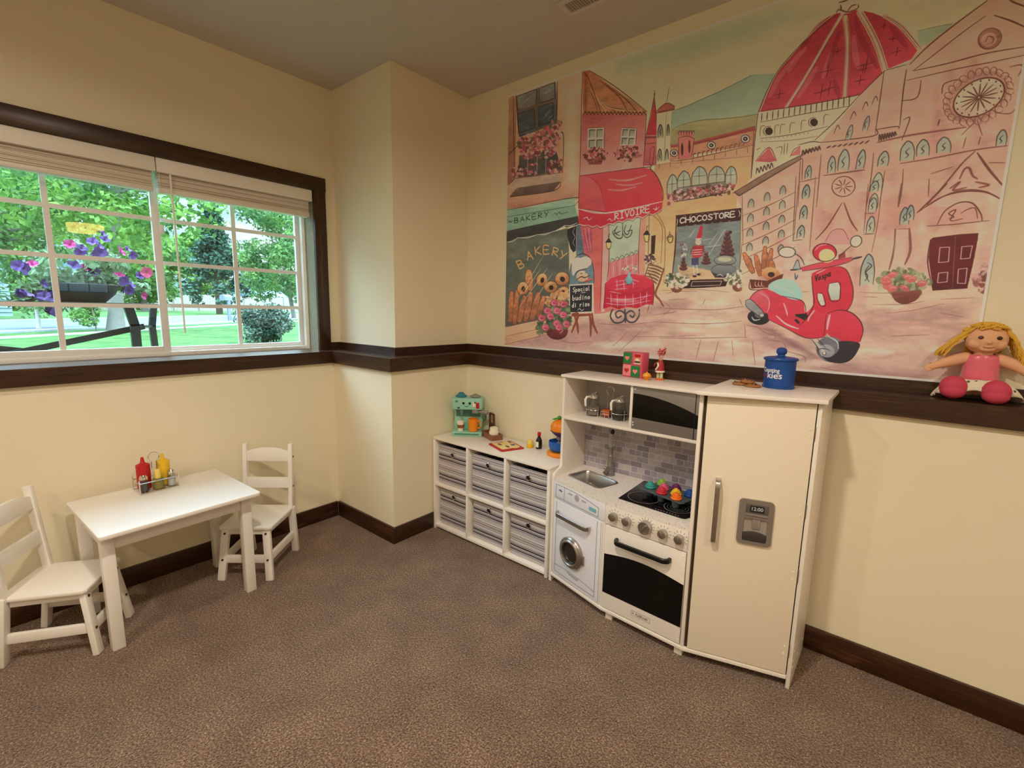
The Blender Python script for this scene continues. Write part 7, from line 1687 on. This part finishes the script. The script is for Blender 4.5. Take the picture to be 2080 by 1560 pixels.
# evergreen
t = thing('evergreen_tree', 'dark evergreen tree standing in front of the wooden fence', 'tree', (-40.25, 12.6, GZ), group='trees seen through the window')
g = random.Random(8); bl = []
for k in range(150):
    f = g.random()**.8; a = g.uniform(0, 2*PI); q = 2.7*(1-f)*(.5+.6*g.random()); bl.append((-40.25+q*math.cos(a), 12.6+q*math.sin(a), GZ+1.5+6.8*f-.25*q, .5))
leaves('foliage', bl, 7000, .16, M_lf3, t, 8, .3)
part(MB().tube([(-40.25, 12.6, GZ-.05), (-40.25, 12.6, GZ+3), (-40.25, 12.6, GZ+8)], [.24, .2, .04], 10), 'trunk', mat('bark_dark', (84, 76, 66), .9, noise=.2), t, world=True)
for k, (p, rx, rz, lab) in enumerate((((-68, 13, 5.6), 4.0, 3.6, 'rounded tree far beyond the fence, left of the evergreen'), ((-70, 22.0, 6.6), 3.6, 4.4, 'tall rounded tree far beyond the fence, behind the evergreen'), ((-88, 38, 5.5), 4.5, 3.4, 'rounded tree far beyond the fence, right of the evergreen'), ((-51, 1.0, 5.0), 3.6, 3.6, 'broad tree by the far house, behind the thick trunk'), ((-52, 10.4, 6), 3.6, 4.4, 'high tree behind the thick-trunked tree, left of the fence'))):
    tree(lab, (p[0], p[1]), p[2]-GZ, .25, p, rx, rz, 40, 1.3, 4500, .25, M_lf1 if k % 2 else M_lf2, 60+k, group='trees beyond the fence')
# shrub
t = thing('shrub', 'rounded dark grey-green shrub at the lower right of the window view', 'shrub', (-7.3, 2.1, GZ))
leaves('foliage', crown((-7.3, 2.08, GZ+.40), .44, .30, 46, .2, 71), 9000, .03, M_lf4, t, 71)
m = MB(); g = random.Random(5)
for k in range(14): m.tube([(-7.3, 2.08, GZ-.02), (-7.3+g.uniform(-.4, .4), 2.08+g.uniform(-.4, .4), GZ+g.uniform(.3, .75))], [.012, .004], 6)
part(m, 'twigs', M_bark, t, world=True)
t = thing('sapling', 'low leafy shoots growing beside the thick pale trunk', 'sapling', (-13.5, .45, GZ))
leaves('foliage', crown((-13.5, .42, GZ+.5), .28, .42, 14, .16, 77), 900, .045, M_lf2, t, 77); part(MB().tube([(-13.5, .5, GZ-.02), (-13.5, .45, GZ+.7)], [.02, .008], 6), 'stem', M_bark, t, world=True)
# fence
fe = thing('wooden_fence', 'long weathered wooden fence across the street', 'fence', (-52, 15.8, GZ))
M_fen = mat('fence_boards', (168, 158, 150), .85, noise=.12, nscale=3)
FP, FQ = Vector((-58.5, 2.5, 0)), Vector((-60.5, 44, 0)); fd_ = (FQ-FP).normalized(); m = MB(); L_ = (FQ-FP).length; kk = int(L_/.26)
for k in range(kk):
    p = FP+fd_*(k*.26); m.bar((p.x, p.y, GZ-.02), (p.x, p.y, GZ+1.78+.03*(k % 3)), .235, .03, up=(1, 0, 0))
part(m, 'board_panel', M_fen, fe, world=True, smooth=0)
for k in range(0, 18):
    p = FP+fd_*(k*2.44); part(MB().box(p.x+.03, p.x+.15, p.y-.06, p.y+.06, GZ-.02, GZ+1.95), 'post', M_fen, fe, world=True, smooth=0)
# mailbox
t = thing('mailbox', 'grey mailbox on a post at the far curb', 'mailbox', (-21.2, 6.46, GZ)); M_mb = mat('mailbox_grey', (124, 132, 142), .5)
part(MB().bar((-21.2, 6.46, GZ-.05), (-21.2, 6.46, GZ+.95), .13, .13), 'post', M_mb, t, world=True)
m = MB(); m.prism([(-.12, 0), (.12, 0), (.12, .14)]+[(.12*math.cos(R(a)), .14+.12*math.sin(R(a))) for a in range(0, 181, 20)], -.30, .30, M=frame((-21.2, 6.36, GZ+.95), (.75, .66, 0))); part(m, 'box', M_mb, t, world=True)
# house and shed
hs = thing('house', 'pale grey house with blue-grey roof at the left edge of the window', 'house', (-36, -3.5, GZ)); M_sid = mat('siding', (150, 170, 180), .7); M_roof = mat('roof_shingle', (70, 84, 104), .9, noise=.15, nscale=6)
m = MB(); m.box(-42, -31, -12, .3, GZ-.05, 3.7)
for k in range(15): m.box(-31, -30.97, -12, .3, GZ+.2*k, GZ+.2*k+.03)
part(m, 'wall', M_sid, hs, world=True, smooth=0)
part(MB().mesh([(-30.5, -12.5, 3.65), (-30.5, .8, 3.65), (-42.5, .8, 3.65), (-42.5, -12.5, 3.65), (-36.5, -12.5, 6.4), (-36.5, -3.6, 6.4)], [(0, 1, 5, 4), (2, 3, 4, 5), (1, 2, 5), (3, 0, 4), (3, 2, 1, 0)]), 'roof', M_roof, hs, world=True, smooth=0)
part(MB().box(-31.05, -30.94, -4.2, -2.9, 1.5, 3.0), 'window', M_glass if False else mat('house_window', (70, 84, 92), .1), hs, world=True)
sh = thing('garden_shed', 'low shed roof showing above the fence between the trees', 'shed', (-75.6, 30.7, GZ))
part(MB().box(-78, -73, 28.4, 33.2, GZ-.05, 2.75), 'wall', M_sid, sh, world=True, smooth=0)
part(MB().mesh([(-72.5, 28, 2.7), (-72.5, 33.6, 2.7), (-78.5, 33.6, 2.7), (-78.5, 28, 2.7), (-75.5, 28, 3.7), (-75.5, 33.6, 3.7)], [(0, 1, 5, 4), (2, 3, 4, 5), (1, 2, 5), (3, 0, 4), (3, 2, 1, 0)]), 'roof', mat('shed_roof', (104, 126, 142), .8), sh, world=True, smooth=0)
# patio table
M_iron = mat('black_iron', (30, 32, 34), .45, metal=.3)
pt = thing('patio_table', 'black metal patio table with crossed braces just outside the window', 'patio table', (-.95, -1.9, GZ))
part(MB().box(-1.22, -.72, -2.75, -1.285, 1.336, 1.349, .003), 'tabletop', M_iron, pt, world=True)
LEG = lambda a, b, c_, r: MB().tube([a, b, c_], r, 10)
part(MB().bar((-.8, -1.427, 1.336), (-.8, -1.403, 1.215), .045, .03, up=(1, 0, 0)).bar((-.8, -1.403, 1.225), (-.8, -1.404, GZ), .045, .03, up=(1, 0, 0)), 'leg', M_iron, pt, world=True)
part(MB().bar((-1.12, -1.224, 1.336), (-1.12, -1.243, 1.200), .035, .03, up=(1, 0, 0)).bar((-1.12, -1.243, 1.205), (-1.12, -1.222, GZ), .035, .03, up=(1, 0, 0)), 'leg', M_iron, pt, world=True)
part(MB().bar((-.8, -1.404, 1.214), (-1.12, -1.243, 1.199), .016, .016), 'leg_stretcher', M_iron, pt, world=True)
for s in (0, 1):
    part(MB().bar(((-.8, -1.12)[s], -2.62, 1.336), ((-.8, -1.12)[s], -2.62, GZ), .04, .03, up=(1, 0, 0)), 'leg', M_iron, pt, world=True)
part(MB().bar((-.9, -1.335, 1.208), (-.82, -2.55, .93), .012, .034), 'brace', M_iron, pt, world=True)
part(MB().bar((-.95, -2.58, 1.205), (-.86, -1.40, 1.0), .012, .034), 'brace', M_iron, pt, world=True)
# flowers in a bowl on the table
fp = thing('flower_planter', 'bowl planter overflowing with purple and magenta petunias on the patio table', 'planter', (-.95, -1.60, 1.349))
part(MB().lathe([(0, 0), (.10, 0), (.15, .05), (.175, .10), (.165, .105), (0, .09)], (-.95, -1.60, 1.3492), 28), 'bowl', mat('bowl_dark', (58, 62, 64), .5), fp, world=True)
M_pet = leaf_mat('petunia_leaves', (72, 104, 66), (150, 178, 140), .2)
g = random.Random(4); bl = [(-.95+g.uniform(-.12, .12), -1.59+g.uniform(-.18, .2), 1.50+g.uniform(-.06, .10), .07) for k in range(16)]
bl += [(-.9, -1.60-.022*k, 1.47-.005*k*k*.15, .05) for k in range(2, 13)]+[(-.93, -1.56+.022*k, 1.50-.006*k, .05) for k in range(2, 12)]+[(-.95, -1.56+g.uniform(-.05, .05), 1.66, .05), (-.95, -1.50, 1.62, .06), (-.92, -1.82, 1.42, .06)]
leaves('foliage', bl, 1500, .022, M_pet, fp, 4)
M_fl = [mat('petal_violet', (104, 72, 150), .6, noise=.2, nscale=60), mat('petal_magenta', (186, 58, 132), .6, noise=.2, nscale=60), mat('petal_purple', (72, 44, 112), .6, noise=.2, nscale=60), mat('petal_rose', (206, 84, 126), .6)]
spots_f = [(142, 497, 1), (165, 505, 2), (188, 492, 0), (200, 500, 0), (212, 488, 2), (165, 512, 0), (190, 515, 0), (205, 512, 0), (245, 512, 1), (258, 507, 0), (268, 518, 0), (208, 476, 2), (170, 545, 1), (190, 552, 2), (242, 560, 1), (255, 572, 0), (265, 580, 0), (285, 560, 0), (297, 553, 3), (290, 600, 1), (262, 590, 2), (38, 540, 0), (48, 545, 0), (66, 538, 1), (40, 596, 2), (52, 598, 0), (78, 600, 0), (90, 602, 2), (105, 604, 2), (100, 632, 2), (112, 634, 0), (225, 540, 2), (150, 540, 2), (86, 576, 2)]
def pixel_y_z(u, v, x):
    Rm = (Matrix.Rotation(.6911, 4, 'Z') @ Matrix.Rotation(1.4171, 4, 'X') @ Matrix.Rotation(.0192, 4, 'Z')).to_3x3()
    d = Rm @ Vector(((u-1040)/966.1, -(v-780)/966.1, -1)); t = (x-2.7581)/d.x; return (-2.162+t*d.y, 1.35+t*d.z)
for u, v, k in spots_f:
    x = -.80+g.uniform(-.04, .06); y, z = pixel_y_z(u, v, x); q = g.uniform(.024, .034); m = MB()
    n_ = 5; vs = [(0, 0, -.012)]; fs = []
    for a in range(30):
        an = 2*PI*a/30; rr_ = q*(.86+.14*abs(math.cos(2.5*an))); vs.append((rr_*.35*math.cos(an), rr_*.35*math.sin(an), .002)); vs.append((rr_*math.cos(an), rr_*math.sin(an), .010+.004*math.sin(5*an)))
    for a in range(30):
        b_ = (a+1) % 30; fs += [(0, 1+2*a, 1+2*b_), (1+2*a, 2+2*a, 2+2*b_, 1+2*b_)]
    m.M = Matrix.Translation((x, y, z)) @ Euler((g.uniform(-.6, .6), R(70)+g.uniform(-.7, .7), g.uniform(-.5, .5))).to_matrix().to_4x4(); m.mesh(vs, fs)
    part(m, 'flower', M_fl[k], fp, world=True)
# lamp hanging far back in the room (mirrored in the window glass)
ch_ = thing('ceiling_lamp', 'two-tier amber drum lamp hanging at the far side of the room', 'lamp', (5.9, -.66, HC))
M_amb = emit('lamp_glow', (255, 206, 110), 9)
part(MB().lathe([(.18, 0), (.205, 0), (.205, .055), (.18, .055), (.18, 0)], (5.9, -.66, 2.38), 28), 'shade', M_amb, ch_, world=True)
part(MB().lathe([(.13, 0), (.155, 0), (.155, .045), (.13, .045), (.13, 0)], (5.9, -.70, 2.32), 28), 'shade', M_amb, ch_, world=True)
m = MB(); m.cyl((5.9, -.66, 2.36), (5.9, -.66, HC), .008); m.bar((5.7, -.66, 2.43), (6.1, -.66, 2.43), .012, .012); m.bar((5.76, -.70, 2.365), (6.04, -.70, 2.365), .010, .010); m.lathe([(0, -.02), (.05, -.02), (.06, 0), (0, 0)], (5.9, -.66, HC), 20); part(m, 'stem', M_dark, ch_, world=True)
# ------------------------------------------------------------------ camera
cam = bpy.data.cameras.new('camera'); co = bpy.data.objects.new('camera', cam); C.objects.link(co)
cam.sensor_width = 36; cam.lens = 966.1*36/2080; cam.clip_end = 500; cam.clip_start = .02
Rc = Matrix.Rotation(.6911, 4, 'Z') @ Matrix.Rotation(1.4171, 4, 'X') @ Matrix.Rotation(.0192, 4, 'Z')
co.matrix_world = Matrix.Translation((2.7581, -2.162, 1.35)) @ Rc
bpy.context.scene.camera = co
# ------------------------------------------------------------------ light: ceiling downlights, daylight
def area(name, loc, size, power, col, spread=150, rot=(0, 0, 0), shape='DISK', sy=None):
    l = bpy.data.lights.new(name, 'AREA'); l.shape = shape; l.size = size; l.energy = power; l.color = col; l.spread = R(spread)
    if sy: l.size_y = sy
    o = bpy.data.objects.new(name, l); C.objects.link(o); o.location = loc; o.rotation_euler = rot; return o
WARM = (1.0, .88, .73); SKY_LO, SKY_HI = 1.1, 13.0
for k, (x, y, p) in enumerate(((2.19, -1.9, 24), (1.15, -2.9, 11), (3.9, -1.9, 13), (2.3, -3.7, 11), (4.6, -3.6, 11), (5.8, -2.2, 9))):
    area('downlight', (x, y, HC-.012), .15, p, WARM, 165)
# sky portal at the window
po = bpy.data.lights.new('window_portal', 'AREA'); po.shape = 'RECTANGLE'; po.size = 1.55; po.size_y = .95; po.cycles.is_portal = True
oo = bpy.data.objects.new('window_portal', po); C.objects.link(oo); oo.location = (-.31, -1.4, 1.56); oo.rotation_euler = (R(90), 0, R(-90))
w = bpy.data.worlds.new('sky'); bpy.context.scene.world = w; w.use_nodes = True
nt = w.node_tree; bg = nt.nodes['Background']
tc = nt.nodes.new('ShaderNodeTexCoord')
n = nt.nodes.new('ShaderNodeTexNoise'); n.inputs['Scale'].default_value = 3.2; n.inputs['Detail'].default_value = 6; n.inputs['Roughness'].default_value = .55
mp = nt.nodes.new('ShaderNodeMapping'); mp.inputs['Scale'].default_value = (1, 1, 3)
nt.links.new(tc.outputs['Generated'], mp.inputs['Vector']); nt.links.new(mp.outputs[0], n.inputs['Vector'])
r = ramp(nt, [(.36, (120, 186, 232)), (.50, (190, 222, 240)), (.62, (244, 248, 252))])
nt.links.new(n.outputs['Fac'], r.inputs[0]); nt.links.new(r.outputs[0], bg.inputs[0])
sp = nt.nodes.new('ShaderNodeSeparateXYZ'); nt.links.new(tc.outputs['Generated'], sp.inputs[0])
mr = nt.nodes.new('ShaderNodeMapRange'); mr.interpolation_type = 'SMOOTHSTEP'   # bright overcast: zenith brighter than horizon
for i, v in ((1, .15), (2, .75), (3, SKY_LO), (4, SKY_HI)): mr.inputs[i].default_value = v
nt.links.new(sp.outputs['Z'], mr.inputs[0]); nt.links.new(mr.outputs[0], bg.inputs[1])
su = bpy.data.lights.new('sun', 'SUN'); su.energy = 1.6; su.angle = R(12); su.color = (1, .96, .88)
so = bpy.data.objects.new('sun', su); C.objects.link(so); so.rotation_euler = Vector((-.45, -.5, -1)).to_track_quat('-Z', 'Y').to_euler()
sc = bpy.context.scene
sc.view_settings.view_transform = 'Standard'; sc.view_settings.look = 'None'; sc.view_settings.gamma = 1; sc.view_settings.exposure = .42
sc.view_settings.use_curve_mapping = False
try:
    sc.cycles.use_denoising = True; sc.cycles.denoiser = 'OPENIMAGEDENOISE'; sc.cycles.max_bounces = 10; sc.cycles.diffuse_bounces = 5; sc.cycles.transparent_max_bounces = 24; sc.cycles.sample_clamp_indirect = 6
except Exception: pass
